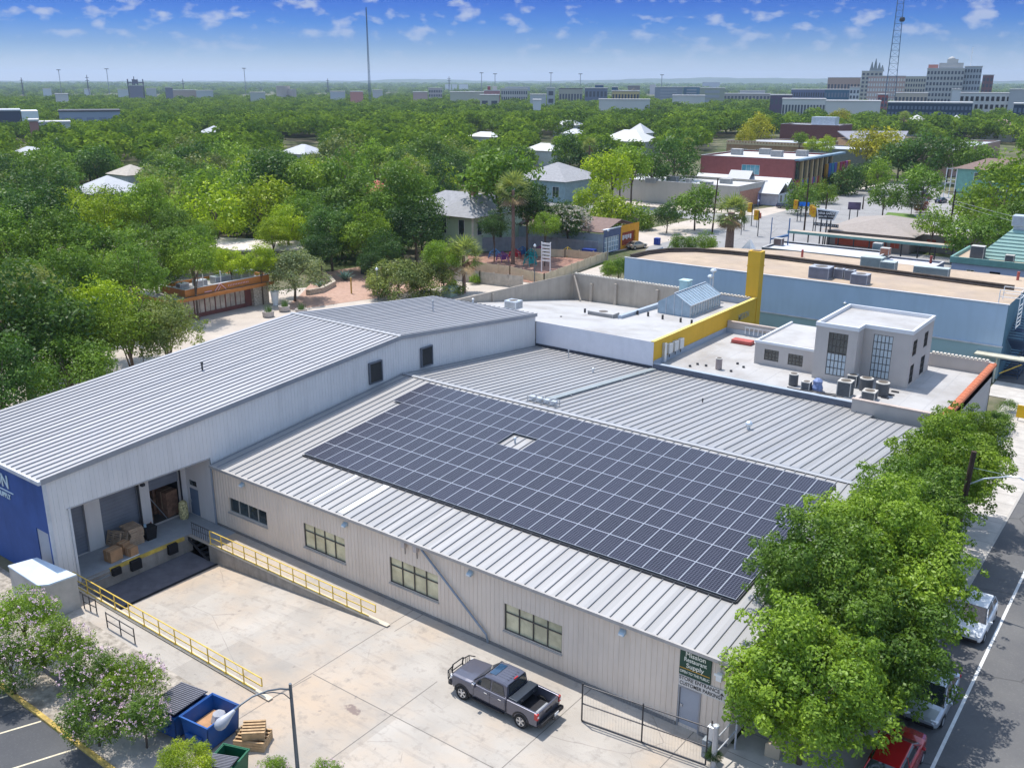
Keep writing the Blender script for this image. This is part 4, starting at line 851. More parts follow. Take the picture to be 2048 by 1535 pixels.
acp = [(1641, 555, (2.4, 2.0, 1.3), 'largest grey boxy unit on the sandy roof, left of the group'), (1678, 556, (1.1, 1.0, 1.1), 'small grey condenser on the sandy roof, second from left'), (1699, 559, (1.1, 1.0, 1.1), 'small grey condenser on the sandy roof, third from left'), (1720, 567, (1.9, 1.6, 1.1), 'dark grey boxy unit with a rusty side on the sandy roof'),
       (1744, 536, (2.6, 1.8, 1.4), 'tall greenish unit on the sandy roof behind the dark divider'), (1776, 541, (1.8, 1.6, 1.1), 'bluish box unit just right of the tall greenish one'), (1862, 551, (4.0, 1.2, 1.0), 'long low greenish unit on the sandy roof near the divider')]
gm1 = M('unit casing slate', (.19, .20, .25), .5, var=.15); gm2 = M('unit casing green grey', (.24, .31, .31), .5, var=.12)
for i, (x, y, s, lb) in enumerate(acp):
    q = G(x, y, 7.8); acbox(lb, q.x, q.y, 7.8, s, .03, gm1 if i < 4 else gm2, fan=i < 4, topm=M('unit lid', (.36, .38, .42), .5) if i < 4 else M('unit lid green', (.42, .47, .46), .5), group='rooftop units on the sandy roof')
for i, (x, y) in enumerate(((1604, 514), (1861, 527), (2035, 560))):
    q = G(x, y, 7.8); t = thing('vent_pipe', ['short red pipe at the left of the sandy roof', 'short red pipe above the long greenish unit', 'short red pipe at the right edge of the sandy roof'][i], 'pipe', q, 'red pipes on the sandy roof'); part('pipe', MB().tube(q, q + Vector((0, 0, 1.0)), .16), M('red pipe', (.40, .10, .08), .6), t)
# outside stair at the east end of the blue building
t = thing('outside_stair', 'dark blue steel outside stair on the end of the pale blue building', 'stairs', (-14.5, 108, 0))
BST = M('dark blue steel', (.04, .07, .13), .5, .3)
for y0, z0, sgn in ((109.5, 0, 1), (113.5, 2.0, -1), (109.5, 4.0, 1)):
    s = MB()
    for i in range(10): y = y0 + sgn * i * .42; s.box(-16.2, -14.6, y, y + .3, z0 + .2 * i, z0 + .2 * i + .05)
    part('flight', s, BST, t)
s = MB()
for y in (108.6, 110, 111.4, 112.8, 114.2):
    for z in (2.0, 4.0): s.tube((-14.5, y, z - 2), (-14.5, y, z + 1.1), .04, 6)
for z in (.6, 1.05, 2.6, 3.1, 4.6, 5.1): s.tube((-14.5, 108.5, z), (-14.5, 114.4, z), .035, 6)
part('railing', s, BST, t)
part('landing', MB().box(-16.2, -14.4, 108.0, 109.4, 2.0, 2.1).box(-16.2, -14.4, 113.6, 115, 4.0, 4.1), BST, t)
t = thing('roof_ladder', 'white caged ladder frame at the right corner of the sandy roof', 'ladder', (-16.2, 109, 8)); s = MB()
for x in (-17.4, -15.4):
    for y in (108.2, 110.4): s.tube((x, y, 5.5 if x > -16 else 8), (x, y, 9.4), .05, 6)
for z in (8.7, 9.4): s.tube((-17.4, 108.2, z), (-15.4, 108.2, z), .04, 6).tube((-17.4, 110.4, z), (-15.4, 110.4, z), .04, 6).tube((-15.4, 108.2, z), (-15.4, 110.4, z), .04, 6)
for i in range(6): s.tube((-15.4, 108.2, 5.6 + i * .45), (-15.4, 110.4, 5.6 + i * .45), .03, 6)
part('frame', s, WHITEP, t)
t = thing('canopy_frame', 'cream post and flat canopy at the corner of the pale blue building', 'canopy', (-15, 106, 0))
part('canopy', MB().box(-18.5, -12.6, 105.6, 107.2, 2.75, 2.9), M('cream canopy', (.5, .48, .38), .7), t)
for x in (-16.35, -12.8): part('post', MB().tube((x, 106.0, 0), (x, 106.0, 2.75), .09), M('cream canopy', None), t)
part('yellow_rail', MB().tube((-16.0, 106.6, .9), (-14.2, 107.8, 1.9), .06), YEL, t)

# ================================================================ vehicles
def paint(name, col, metal=.5, rough=.32):
    m = M(name, col, rough, metal, var=.03, spec=.5, coat=.6); return m
TYRE = M('tyre rubber', (.018, .018, .018), .85); RIM = M('alloy rim', (.62, .62, .62), .3, .7); CGLASS = glass_mat('car glass', (.022, .028, .032), .04, .2)
CHROME = M('chrome', (.7, .7, .7), .15, .95, var=.02); BLKPL = M('black plastic', (.02, .02, .022), .55)
REDL = M('tail lamp red', (.45, .02, .02), .25, spec=.6); CLEARL = M('headlamp', (.7, .72, .74), .15, spec=.8)
def wheel(t, x, y, r, w, n=6):
    s = 1 if y > 0 else -1
    o = part('wheel', MB().ringloft([[(x + rr * math.cos(a), y + yy, r + rr * math.sin(a)) for a in [2 * math.pi * k / 28 for k in range(28)]] for rr, yy in ((r * .62, -w / 2), (r * .95, -w / 2), (r, -w / 2 + .04), (r, w / 2 - .04), (r * .95, w / 2), (r * .62, w / 2))], cap=False), TYRE, t, smooth=False)
    m = MB(); ye = y + s * (w / 2 - .015)
    m.ringloft([[(x + rr * math.cos(a), ye + s * dd, r + rr * math.sin(a)) for a in [2 * math.pi * k / 28 for k in range(28)]] for rr, dd in ((r * .66, 0), (r * .66, .015), (r * .58, .012), (r * .56, -.05))], cap=False)
    for k in range(n):
        a = 2 * math.pi * k / n; ca, sa = math.cos(a), math.sin(a); hw = r * .10
        q = [(-hw, r * .1), (hw, r * .1), (hw * 1.2, r * .6), (-hw * 1.2, r * .6)]
        m.ringloft([[(x + u * -sa + v * ca, ye + s * dd, r + u * ca + v * sa) for u, v in q] for dd in (-.03, .008)])
    m.ringloft([[(x + rr * math.cos(a), ye + s * dd, r + rr * math.sin(a)) for a in [2 * math.pi * k / 14 for k in range(14)]] for rr, dd in ((r * .14, -.03), (r * .14, .015))])
    part('rim', m, RIM, o)
    m = MB().ringloft([[(x + rr * math.cos(a), ye - s * .06, r + rr * math.sin(a)) for a in [2 * math.pi * k / 24 for k in range(24)]] for rr in (r * .6, .01)])
    part('hub_shadow', m, BLKPL, o)  # flat black disc stands in for the shade behind the spokes
def arch(t, x, y, r, R, s):
    n = 16; A = [math.pi * k / n for k in range(n + 1)]
    m = MB().ringloft([[(x + R * math.cos(a), yy, r + R * math.sin(a)) for a in A] + [(x + (R - .09) * math.cos(a), yy, r - .0 + (R - .09) * math.sin(a)) for a in reversed(A)] for yy in (y - s * .05, y + s * .012)])
    return m
def hull(sec):
    rings = []
    for x, w, z0, zs, zt, cr in sec:
        rings.append([(x, -w * .93, z0), (x, -w, z0 + (zs - z0) * .3), (x, -w, zs), (x, -w * .95, zt - .02), (x, -w * .8, zt + cr * .6), (x, -w * .35, zt + cr), (x, w * .35, zt + cr), (x, w * .8, zt + cr * .6), (x, w * .95, zt - .02), (x, w, zs), (x, w, z0 + (zs - z0) * .3), (x, w * .93, z0)])
    return MB().ringloft(rings)
def car(label, pmat, L_=4.6, kind='sedan', group='cars parked along the street kerb'):
    k = L_ / 4.6; suv = kind == 'suv'; up = .28 if suv else 0
    t = thing('parked_car', label, 'car', (0, 0, 0), group)
    if kind == 'sedan': sec = [(-2.28, .66, .42, .62, .78, .02), (-2.2, .8, .3, .75, .95, .03), (-1.5, .88, .22, .8, 1.0, .03), (-.3, .9, .2, .82, .93, .0), (.9, .9, .2, .8, .93, .02), (1.5, .88, .22, .74, .87, .04), (2.1, .8, .28, .62, .72, .04), (2.27, .64, .38, .52, .6, .02)]; gh = [(-1.85, .70, .99, .0), (-1.15, .60, 1.36, .42), (-.5, .61, 1.43, 1), (.15, .60, 1.42, 1), (1.15, .72, .93, 0)]; rf = (-1.12, .2)
    else: sec = [(-2.26, .76, .42, .7 + up, .92 + up, .02), (-2.18, .86, .3, .8 + up, 1.0 + up, .02), (-1.3, .91, .24, .84 + up, 1.0 + up, 0), (.8, .91, .24, .82 + up, .98 + up, .02), (1.5, .89, .25, .78 + up, .9 + up, .05), (2.1, .82, .3, .66 + up * .8, .76 + up, .04), (2.26, .68, .4, .56 + up * .6, .62 + up * .8, .02)]; gh = [(-2.2, .72, 1.0 + up, 0), (-1.85, .63, 1.42 + up, .5), (-.9, .65, 1.5 + up, 1), (.1, .64, 1.48 + up, 1), (1.05, .74, .98 + up, 0)]; rf = (-1.9, .15)
    sec = [(x * k, *r) for x, *r in sec]; gh = [(x * k, *r) for x, *r in gh]
    part('body', hull(sec), pmat, t, smooth=False, bevel=.02)
    zb = .92 + up
    g = MB().ringloft([[(x, -.80, min(zb, z)), (x, -(w + .04 if z > 1.1 else .8), z - .05 if z > 1.1 else z - .01), (x, -w * .9, z), (x, w * .9, z), (x, (w + .04 if z > 1.1 else .8), z - .05 if z > 1.1 else z - .01), (x, .80, min(zb, z))] for x, w, z, _ in gh])
    part('windows', g, CGLASS, t)
    rr = [q for q in gh if q[2] > 1.3 + up * .5]
    x0, x1 = rr[0][0], rr[-1][0]
    m = MB().ringloft([[(x, -w - .045, z - .065), (x, -w * .88, z + .012), (x, w * .88, z + .012), (x, w + .045, z - .065), (x, w * .85, z - .02), (x, -w * .85, z - .02)] for x, w, z, _ in rr])
    for s in (-1, 1):
        for xa, za, xb, zb2 in ((x0, rr[0][2] - .03, gh[0][0] + .08, zb + .03), (x1, rr[-1][2] - .03, gh[-1][0] - .04, zb + .02), ((x0 + x1) / 2 - .1, rr[1][2] - .03, (x0 + x1) / 2, zb)):
            m.tube((xa, s * (rr[0][1] + .03), za), (xb, s * .80, zb2), .035, 6)
    part('roof', m, pmat, t)
    for s in (-1, 1):
        for x in (-1.38 * k, 1.36 * k):
            part('wheel_arch', arch(t, x, s * (.905 if kind != 'sedan' else .89), .32, .40, s), BLKPL, t); wheel(t, x, s * .80, .32, .2)
        part('headlight', MB().obox((2.12 * k, s * .62, .66 + up * .7), (.22, .34, .13), s * -.3), CLEARL, t, bevel=.03)
        part('taillight', MB().obox((-2.19 * k, s * .7, .84 + up), (.12, .26, .16), s * .2), REDL, t, bevel=.02)
        part('mirror', MB().obox((.72 * k, s * .98, 1.0 + up), (.14, .18, .12)), pmat, t, bevel=.03)
        part('door_handle', MB().box(-.15, .0, s * .9 - .015, s * .9 + .015, .80 + up, .83 + up).box(-.95, -.8, s * .9 - .015, s * .9 + .015, .80 + up, .83 + up), CHROME, t)
    part('bumper', MB().obox((2.22 * k, 0, .38), (.14, 1.3, .2)), BLKPL, t, bevel=.03); part('bumper', MB().obox((-2.24 * k, 0, .42), (.14, 1.4, .2)), BLKPL, t, bevel=.03)
    part('licence_plate', MB().obox((-2.30 * k, 0, .62 + up * .5), (.02, .34, .16)), WHITEP, t)
    return t

# the pickup
PK = paint('slate grey metallic', (.115, .117, .15), .5, .3)
t = thing('pickup_truck', 'slate grey crew cab pickup with brush guard and bed toolbox parked beside the warehouse', 'pickup truck')
sec = [(2.72, .86, .5, .9, 1.08, .02), (2.55, .95, .42, .95, 1.16, .04), (1.7, 1.0, .45, 1.0, 1.2, .06), (1.15, 1.0, .45, 1.0, 1.22, .05), (.3, 1.01, .42, 1.02, 1.24, 0), (-.92, 1.01, .42, 1.02, 1.25, 0)]
part('body', hull(sec), PK, t, bevel=.025)
cab = MB().ringloft([[(x, -b, 1.2), (x, -w, z - .08), (x, -w * .86, z), (x, w * .86, z), (x, w, z - .08), (x, b, 1.2)] for x, b, w, z in ((1.32, .90, .86, 1.24), (.55, .90, .77, 1.86), (.2, .92, .77, 1.92), (-.6, .92, .77, 1.92), (-.86, .92, .78, 1.86), (-.95, .92, .82, 1.3))])
part('cab', cab, PK, t, bevel=.03)
wf_ = [(1.27, -.78, 1.29), (.60, -.68, 1.83), (.60, .68, 1.83), (1.27, .78, 1.29)]
n_ = Vector((.62, 0, .78)) * .02
part('windscreen', MB().poly([Vector(p) + n_ for p in wf_]).poly([Vector(p) + n_ * .3 for p in wf_]), CGLASS, t)
part('rear_window', MB().poly([(-.955, -.7, 1.36), (-.90, -.66, 1.80), (-.90, .66, 1.80), (-.955, .7, 1.36)]), CGLASS, t)
for s in (-1, 1):
    fr = lambda x, z: (x, s * (.925 - (z - 1.2) * .215 + .012), z)
    part('side_window', MB().poly([fr(1.02, 1.3), fr(.58, 1.76), fr(.12, 1.78), fr(.12, 1.3)]), CGLASS, t)
    part('side_window', MB().poly([fr(.02, 1.3), fr(.02, 1.78), fr(-.62, 1.76), fr(-.80, 1.3)]), CGLASS, t)
    part('door_seam', MB().box(.06, .075, s * 1.012 - .002, s * 1.012 + .002, .48, 1.24).box(-.87, -.855, s * 1.012 - .002, s * 1.012 + .002, .6, 1.24).box(1.1, 1.115, s * 1.006 - .002, s * 1.006 + .002, .6, 1.2), BLKPL, t)
    for x in (.2, -.68): part('door_handle', MB().box(x, x + .2, s * 1.03 - .02, s * 1.03 + .02, 1.06, 1.1), CHROME, t, bevel=.01)
    mi = part('mirror', MB().obox((.95, s * 1.13, 1.32), (.14, .22, .26)), PK, t, bevel=.04); part('mirror_chrome', MB().obox((.96, s * 1.14, 1.40), (.15, .2, .1)), CHROME, mi, bevel=.03)
    part('running_board', MB().box(-.8, 1.15, s * .98 - .1, s * .98 + .08, .36, .42), BLKPL, t)
    for x in (1.85, -1.85):
        part('wheel_arch', arch(t, x, s * 1.0, .40, .52, s), BLKPL, t); wheel(t, x, s * .90, .40, .26, 5)
    part('headlight', MB().obox((2.62, s * .76, .98), (.2, .3, .22), -s * .25), CLEARL, t, bevel=.03)
    tl_ = part('taillight', MB().box(-2.86, -2.66, s * .93 - .075, s * .93 + .085, .86, 1.2), REDL, t, bevel=.02); part('reverse_lamp', MB().box(-2.875, -2.862, s * .93 - .05, s * .93 + .06, .98, 1.08), CLEARL, tl_)
    part('bed_side', MB().hexa([(-2.8, s * 1.0, .5), (-.98, s * 1.01, .5), (-.98, s * .84, .5), (-2.8, s * .84, .5), (-2.8, s * .97, 1.22), (-.98, s * .99, 1.25), (-.98, s * .86, 1.25), (-2.8, s * .86, 1.22)]), PK, t, bevel=.02)
part('bed_liner', MB().box(-2.72, -.99, -.839, .839, .52, .62).box(-.995, -.965, -.84, .84, .62, 1.22), M('bed liner black', (.02, .02, .024), .8), t)
part('tailgate', MB().box(-2.82, -2.72, -.835, .835, .58, 1.2), PK, t, bevel=.02)
part('tailgate_badge', MB().box(-2.835, -2.822, -.25, .25, .88, 1.0), BLKPL, t)
part('bed_sheet', MB().box(-2.71, -2.2, -.7, .7, .625, .65), M('grey mat', (.28, .30, .32), .8), t)
tb = part('toolbox', MB().box(-1.55, -1.02, -.88, .88, 1.0, 1.33), M('black checker plate', (.045, .055, .07), .35, .4), t, bevel=.02); part('latch', MB().box(-1.57, -1.553, -.55, -.45, 1.12, 1.2).box(-1.57, -1.553, .45, .55, 1.12, 1.2), CHROME, tb)
part('sunroof', MB().poly([(.5, -.48, 1.905), (.46, .48, 1.905), (.05, .5, 1.94), (.05, -.5, 1.94)]), glass_mat('sunroof glass', (.02, .06, .12), .05), t)
rs = MB()
for y in (-.4, -.2, .0, .2, .4): rs.box(-.72, -.05, y - .015, y + .015, 1.918, 1.932)
part('roof_ribs', rs, M('rib highlight', (.16, .165, .2), .3, .5), t)  # a highlight is put into the ribs by a lighter paint
part('third_brake_light', MB().obox((-.83, 0, 1.905), (.06, .3, .04)), REDL, t)
bg_ = MB()
for y in (-.42, .42): bg_.path([(2.7, y, .5), (2.95, y, .6), (3.0, y, 1.0), (2.93, y, 1.3)], .04)
for z in (.72, .95, 1.28): bg_.tube((2.97, -.42, z), (2.97, .42, z), .03)
for s in (-1, 1):
    for z in (.75, 1.2): bg_.path([(2.97, s * .42, z), (2.9, s * .85, z), (2.6, s * 1.02, z - .04)], .03)
    bg_.tube((2.9, s * .85, .75), (2.9, s * .85, 1.2), .025)
    for y in (.6, .72): bg_.tube((2.93, s * y, .75), (2.93, s * y, 1.2), .018)
part('brush_guard', bg_, BLKPL, t)
part('front_bumper', MB().obox((2.74, 0, .6), (.24, 1.86, .26)), BLKPL, t, bevel=.05)
part('rear_bumper', MB().obox((-2.95, 0, .6), (.22, 1.96, .2)), BLKPL, t, bevel=.04)
part('tow_hitch', MB().box(-3.2, -3.0, -.05, .05, .48, .56).tube((-3.16, 0, .52), (-3.16, 0, .66), .035), STEELD, t)
part('licence_plate', MB().obox((-3.07, -.32, .62), (.02, .34, .16)), WHITEP, t)
part('underbody', MB().box(-2.7, 2.5, -.8, .8, .3, .5), BLKPL, t)
place(t, (-24.72, 32.12, 0), math.pi)

t = car('white hatchback at the kerb, farthest down the shaded street beyond the near trees', paint('white car paint', (.62, .64, .66), .1, .3), 4.5, 'hatch'); place(t, (-7.33, 54.2, -.03), -math.pi / 2)
t = car('silver saloon at the kerb, mostly under the trees, between red and white cars', paint('silver car paint', (.42, .45, .48), .6, .3), 4.7, 'sedan'); place(t, (-7.35, 45.1, -.03), -math.pi / 2)
t = car('red tall wagon at the kerb cut off by the bottom edge', paint('red car paint', (.40, .008, .012), .3, .25), 4.7, 'suv'); place(t, (-7.45, 39.0, -.03), math.pi / 2)

# ================================================================ yard gate, posts, dumpsters
t = thing('sliding_gate', 'long black tube framed gate standing across the yard in front of the grey door', 'gate', (-17.5, 33.7, 0))
P0, P1 = Vector((-20.77, 33.36, 0)), Vector((-14.5, 34.15, 0))
def gp(u, z): q = P0.lerp(P1, u); return (q.x, q.y, z)
fr = MB()
for z in (.06, 1.05, 2.1): fr.tube(gp(0, z), gp(1, z), .035)
for u in (0, .5, 1): fr.tube(gp(u, .06), gp(u, 2.2 if u < .8 else 2.1), .04)
part('frame', fr, STEELD, t)
ms = MB()
for i in range(42): ms.tube(gp(i / 42, .06), gp(i / 42, 2.1), .004, 3)
part('mesh', ms, M('thin grey wire', (.32, .32, .33), .6, .3), t)
t = thing('gate_post', 'thick pale round gate post with green foliage round its foot', 'post', (-14.15, 34.25, 0)); part('post', MB().tube((-14.15, 34.25, 0), (-14.15, 34.25, 2.25), .13, 12), M('weathered post', (.42, .40, .38), .8, streak=.4), t); part('post_cap', MB().lathe((-14.15, 34.25, 2.25), [(.15, 0), (.13, .07), (.01, .1)], 12), GALV, t)
t = thing('side_fence', 'short white pipe fence between the gate post and the warehouse corner', 'fence', (-14, 35, 0)); f = MB()
for z in (.9, 1.7): f.tube((-14.05, 34.3, z), (-13.9, 36.0, z + .15), .035)
f.tube((-13.9, 36.05, 0), (-13.9, 36.05, 2.0), .05); part('rails', f, M('pale pipe', (.5, .52, .55), .5, .3), t)
t = thing('gate_motor', 'grey gate opener box with dark pipes beside the gate post', 'gate opener', (-14.6, 34.8, 0))
part('cabinet', MB().box(-14.95, -14.5, 34.6, 35.0, 0, .95), M('opener grey', (.25, .28, .30), .6), t, bevel=.03); part('control_box', MB().box(-14.75, -14.45, 34.65, 34.95, 1.0, 1.75), GALV, t, bevel=.02); part('stand_pipe', MB().tube((-14.6, 34.8, .9), (-14.6, 34.8, 2.0), .035), STEELD, t)
t = thing('orange_white_barrier', 'tan and orange trimmed block on the pavement under the right hand trees', 'barrier', (-12.2, 36.7, 0)); part('block', MB().prism([(-12.6, 36.4), (-11.9, 36.5), (-12.0, 37.1), (-12.5, 37.0)], 0, .75), M('tan block', (.5, .40, .28), .8), t, bevel=.04)

def dumpster(label, mat, loc, rz, lid=True, w=1.9, l=1.7, h=1.35, name='dumpster', open_=False):
    t = thing(name, label, 'dumpster'); m = MB()
    a, b = l / 2, w / 2
    for p0, p1 in (((-a, -b), (a, -b)), ((a, -b), (a, b)), ((a, b), (-a, b)), ((-a, b), (-a, -b))):
        n = Vector((p1[1] - p0[1], -(p1[0] - p0[0]), 0)).normalized() * -.05
        m.hexa([(p0[0] * .86, p0[1] * .95, .12), (p1[0] * .86, p1[1] * .95, .12), (p1[0] * .86 + n.x, p1[1] * .95 + n.y, .12), (p0[0] * .86 + n.x, p0[1] * .95 + n.y, .12), (p0[0], p0[1], h), (p1[0], p1[1], h), (p1[0] + n.x, p1[1] + n.y, h), (p0[0] + n.x, p0[1] + n.y, h)])
    m.prism([(-a * .86, -b * .95), (a * .86, -b * .95), (a * .86, b * .95), (-a * .86, b * .95)], .1, .16)
    part('bin_body', m, mat, t)
    r = MB().box(-a - .05, a + .05, -b - .05, -b, h - .08, h + .02).box(-a - .05, a + .05, b, b + .05, h - .08, h + .02).box(-a - .05, -a, -b, b, h - .08, h + .02).box(a, a + .05, -b, b, h - .08, h + .02)
    part('rim', r, mat, t)
    for s in (-1, 1): part('fork_pocket', MB().box(-.5, .5, s * (b + .0), s * (b + .16), .55, .75) if s > 0 else MB().box(-.5, .5, -b - .16, -b, .55, .75), mat, t)
    for x in (-a * .7, a * .7): part('skid', MB().box(x - .06, x + .06, -b * .9, b * .9, 0, .1), STEELD, t)
    if lid:
        for s in ((-1, 1) if not open_ else (-1,)):
            y0, y1 = (-b - .05, -.01) if s < 0 else (.01, b + .05)
            zr = lambda x: h + .09 + .12 * (x + a) / (2 * a)
            ld = part('lid', MB().hexa([(-a - .08, y0, zr(-a)), (a + .05, y0, zr(a)), (a + .05, y1, zr(a)), (-a - .08, y1, zr(-a)), (-a - .08, y0, zr(-a) + .03), (a + .05, y0, zr(a) + .03), (a + .05, y1, zr(a) + .03), (-a - .08, y1, zr(-a) + .03)]), M('black lid plastic', (.03, .03, .04), .35), t)
            rb = MB()
            for k in range(9): yy = y0 + .05 + k * (y1 - y0 - .1) / 8; rb.hexa([(-a - .06, yy - .025, zr(-a) + .03), (a + .03, yy - .025, zr(a) + .03), (a + .03, yy + .025, zr(a) + .03), (-a - .06, yy + .025, zr(-a) + .03), (-a - .06, yy - .015, zr(-a) + .06), (a + .03, yy - .015, zr(a) + .06), (a + .03, yy + .015, zr(a) + .06), (-a - .06, yy + .015, zr(-a) + .06)])
            part('lid_ribs', rb, M('lid rib', (.22, .22, .25), .4), ld)
    place(t, loc, rz); return t
DB = M('dumpster blue', (.012, .085, .30), .45, .1, var=.15, scale=1.5, dirt=(.10, .09, .09), dirtamt=.35)
t = dumpster('large blue open topped dumpster beside the wooden crates', DB, (-34.35, 21.7, 0), .12, lid=False, w=2.0, l=1.8, h=1.45)
part('rubbish', MB().box(-.7, .6, -.75, .8, .2, .75), CARD, t); part('bin_bag', MB().lathe((.2, .35, .5), [(.3, 0), (.42, .3), (.3, .65), (.03, .85)], 9), M('pale bag', (.45, .45, .47), .5), t)
dumpster('blue dumpster under a ribbed black lid beside the flowering shrubs', DB, (-36.3, 21.3, 0), .12, w=2.0, l=1.75, h=1.35)
DG = M('dumpster green', (.012, .11, .055), .5, .1, var=.15)
t = dumpster('dark green open dumpster at the bottom edge behind the lamp post', DG, (-31.35, 20.35, 0), .35, lid=True, open_=True, w=1.6, l=1.3, h=1.1)
def crate(label, loc, s, rz, tilt=0):
    t = thing('wooden_crate', label, 'crate', (0, 0, 0), 'wooden crates beside the blue dumpster'); a, b, h = s[0] / 2, s[1] / 2, s[2]; m = MB()
    for i in range(5): y = -b + i * (2 * b - .1) / 4; m.box(-a, a, y, y + .1, h - .03, h)
    part('top_slats', m, WD2, t); m = MB()
    for i in range(3):
        z = i * (h - .2) / 2 + .02; m.box(-a, a, -b, -b + .03, z, z + .13).box(-a, a, b - .03, b, z, z + .13).box(-a, -a + .03, -b + .03, b - .03, z, z + .13).box(a - .03, a, -b + .03, b - .03, z, z + .13)
    part('side_slats', m, WD2, t)
    part('base', MB().box(-a, a, -b, b, 0, .02), WD2, t); m = MB()
    for x in (-a + .04, a - .04):
        for y in (-b + .04, b - .04): m.box(x - .03, x + .03, y - .03, y + .03, .02, h - .03)
    part('corner_posts', m, WD2, t)
    place(t, loc, rz); t.rotation_euler = (tilt, tilt * .5, rz); return t
WD2 = M('fresh crate wood', (.46, .31, .17), .85, var=.25, scale=4)
crate('lower wide wooden crate on the ground beside the blue dumpster', (-32.35, 22.55, 0), (1.5, 1.1, .5), .5)
crate('upper slatted wooden crate tipped on top of the wide one', (-32.3, 22.6, .55), (1.05, .85, .45), .8, .12)
crate('flat wooden crate leaning behind the slatted ones next to the dumpster', (-32.95, 22.9, .02), (1.2, .8, .3), .2, .0)
# electrical enclosure at the left
t = thing('metal_enclosure', 'beige metal enclosure with a pale blue roof at the end of the yellow handrail', 'shed', (-52.5, 23.2, 0))
pts = [(-54.75, 22.2), (-54.35, 23.8), (-50.4, 24.15), (-50.6, 22.55), (-51.0, 22.1)]
part('walls', MB().prism([(x * .99 - .525, y * .97 + .7) for x, y in pts], 0, 2.12), M('beige sheet', (.45, .42, .38), .7, streak=.2), t)
part('roof', MB().prism(pts, 2.12, 2.24), M('pale blue roof sheet', (.52, .60, .68), .5, var=.06, dirt=(.4, .42, .44)), t, bevel=.03)
t = thing('yard_fence', 'low black railing between the shrubs and the loading pit', 'fence', (-44, 23.9, 0))
for a, b in (((-50.2, 24.2), (-49.0, 24.3)), ((-47.2, 23.9), (-44.4, 23.9))):
    f = MB()
    for z in (.45, .95): f.tube((*a, z), (*b, z), .03)
    for u in (0, .5, 1): x, y = a[0] + (b[0] - a[0]) * u, a[1] + (b[1] - a[1]) * u; f.tube((x, y, 0), (x, y, 1.0), .035)
    part('rails', f, STEELD, t)
t = thing('low_wall', 'low dark edging wall in the shade of the flowering shrubs', 'wall', (-40, 19.5, 0)); part('wall_body', MB().box(-46, -38.3, 19.45, 19.65, 0, .35), CURB, t)
# street lamp in front
POLEM = M('lamp post grey', (.13, .15, .17), .5, .4)
t = thing('street_lamp', 'tall grey street lamp with a drooping pale head hanging over the dumpsters', 'street lamp', (-27.55, 21.3, 0))
part('pole', MB().tube((-27.62, 21.35, 0), (-27.35, 21.1, 6.3), .10, 12, .065), POLEM, t)
part('base', MB().lathe((-27.62, 21.35, 0), [(.25, 0), (.25, .1), (.14, .3)], 12), POLEM, t)
hd = Vector((-28.15, 18.35, 5.75)); 
part('arm', MB().path([(-27.38, 21.1, 6.0), (-27.5, 20.7, 6.22), (-27.7, 20.2, 6.32), (-27.9, 19.6, 6.3), (-28.02, 19.1, 6.15), (-28.1, 18.75, 5.98)], .04, 8), POLEM, t)
part('brace', MB().path([(-27.42, 21.15, 5.45), (-27.48, 20.85, 5.9), (-27.6, 20.4, 6.18), (-27.75, 20.0, 6.28)], .022, 6), POLEM, t)
hm = M('lamp head grey', (.40, .41, .44), .5, .1)
dr = Vector((-.1, -.52, -.28)).normalized(); a_ = dr.orthogonal().normalized(); b_2 = dr.cross(a_)
lh = part('lamp_head', MB().ringloft([[Vector((-28.08, 18.85, 6.02)) + dr * u + (a_ * math.cos(th) + b_2 * math.sin(th)) * r for th in [2 * math.pi * k / 16 for k in range(16)]] for u, r in ((0, .06), (.1, .09), (.3, .14), (.5, .21), (.7, .245), (.85, .21), (.95, .11), (.97, .02))]), hm, t, smooth=True)

# wooden pole in the street trees, with its lamp arm
t = thing('utility_pole', 'dark wooden pole with a silver lamp arm rising out of the street trees', 'utility pole', (-9.3, 57, 0)); WPOLE = M('creosoted pole', (.055, .035, .025), .9, var=.3, scale=3)
part('pole', MB().tube((-9.55, 56.9, 0), (-9.15, 56.9, 9.6), .19, 12, .15), WPOLE, t)
part('lamp_arm', MB().path([(-9.2, 56.9, 7.5), (-8.4, 56.85, 8.1), (-7.1, 56.75, 8.62), (-6.6, 56.75, 8.68), (-6.1, 56.7, 8.5)], .045, 8), GALV, t)
part('stay_wire', MB().tube((-9.2, 56.9, 8.6), (-7.1, 56.75, 8.66), .012, 4), GALV, t)
part('lamp_head', MB().obox((-5.85, 56.7, 8.42), (.7, .25, .14)), hm, t, bevel=.04)
# sign and hedges at the far corner
t = thing('sale_sign', 'small yellow board standing on the pavement at the right edge', 'sign', (-11.6, 94.6, 0)); part('board', MB().box(-12.2, -10.6, 94.55, 94.62, .3, 1.5), M('yellow board', (.80, .48, .02), .5), t); part('leg', MB().tube((-12.0, 94.6, 0), (-12.0, 94.6, .3), .03).tube((-10.8, 94.6, 0), (-10.8, 94.6, .3), .03), STEELD, t)

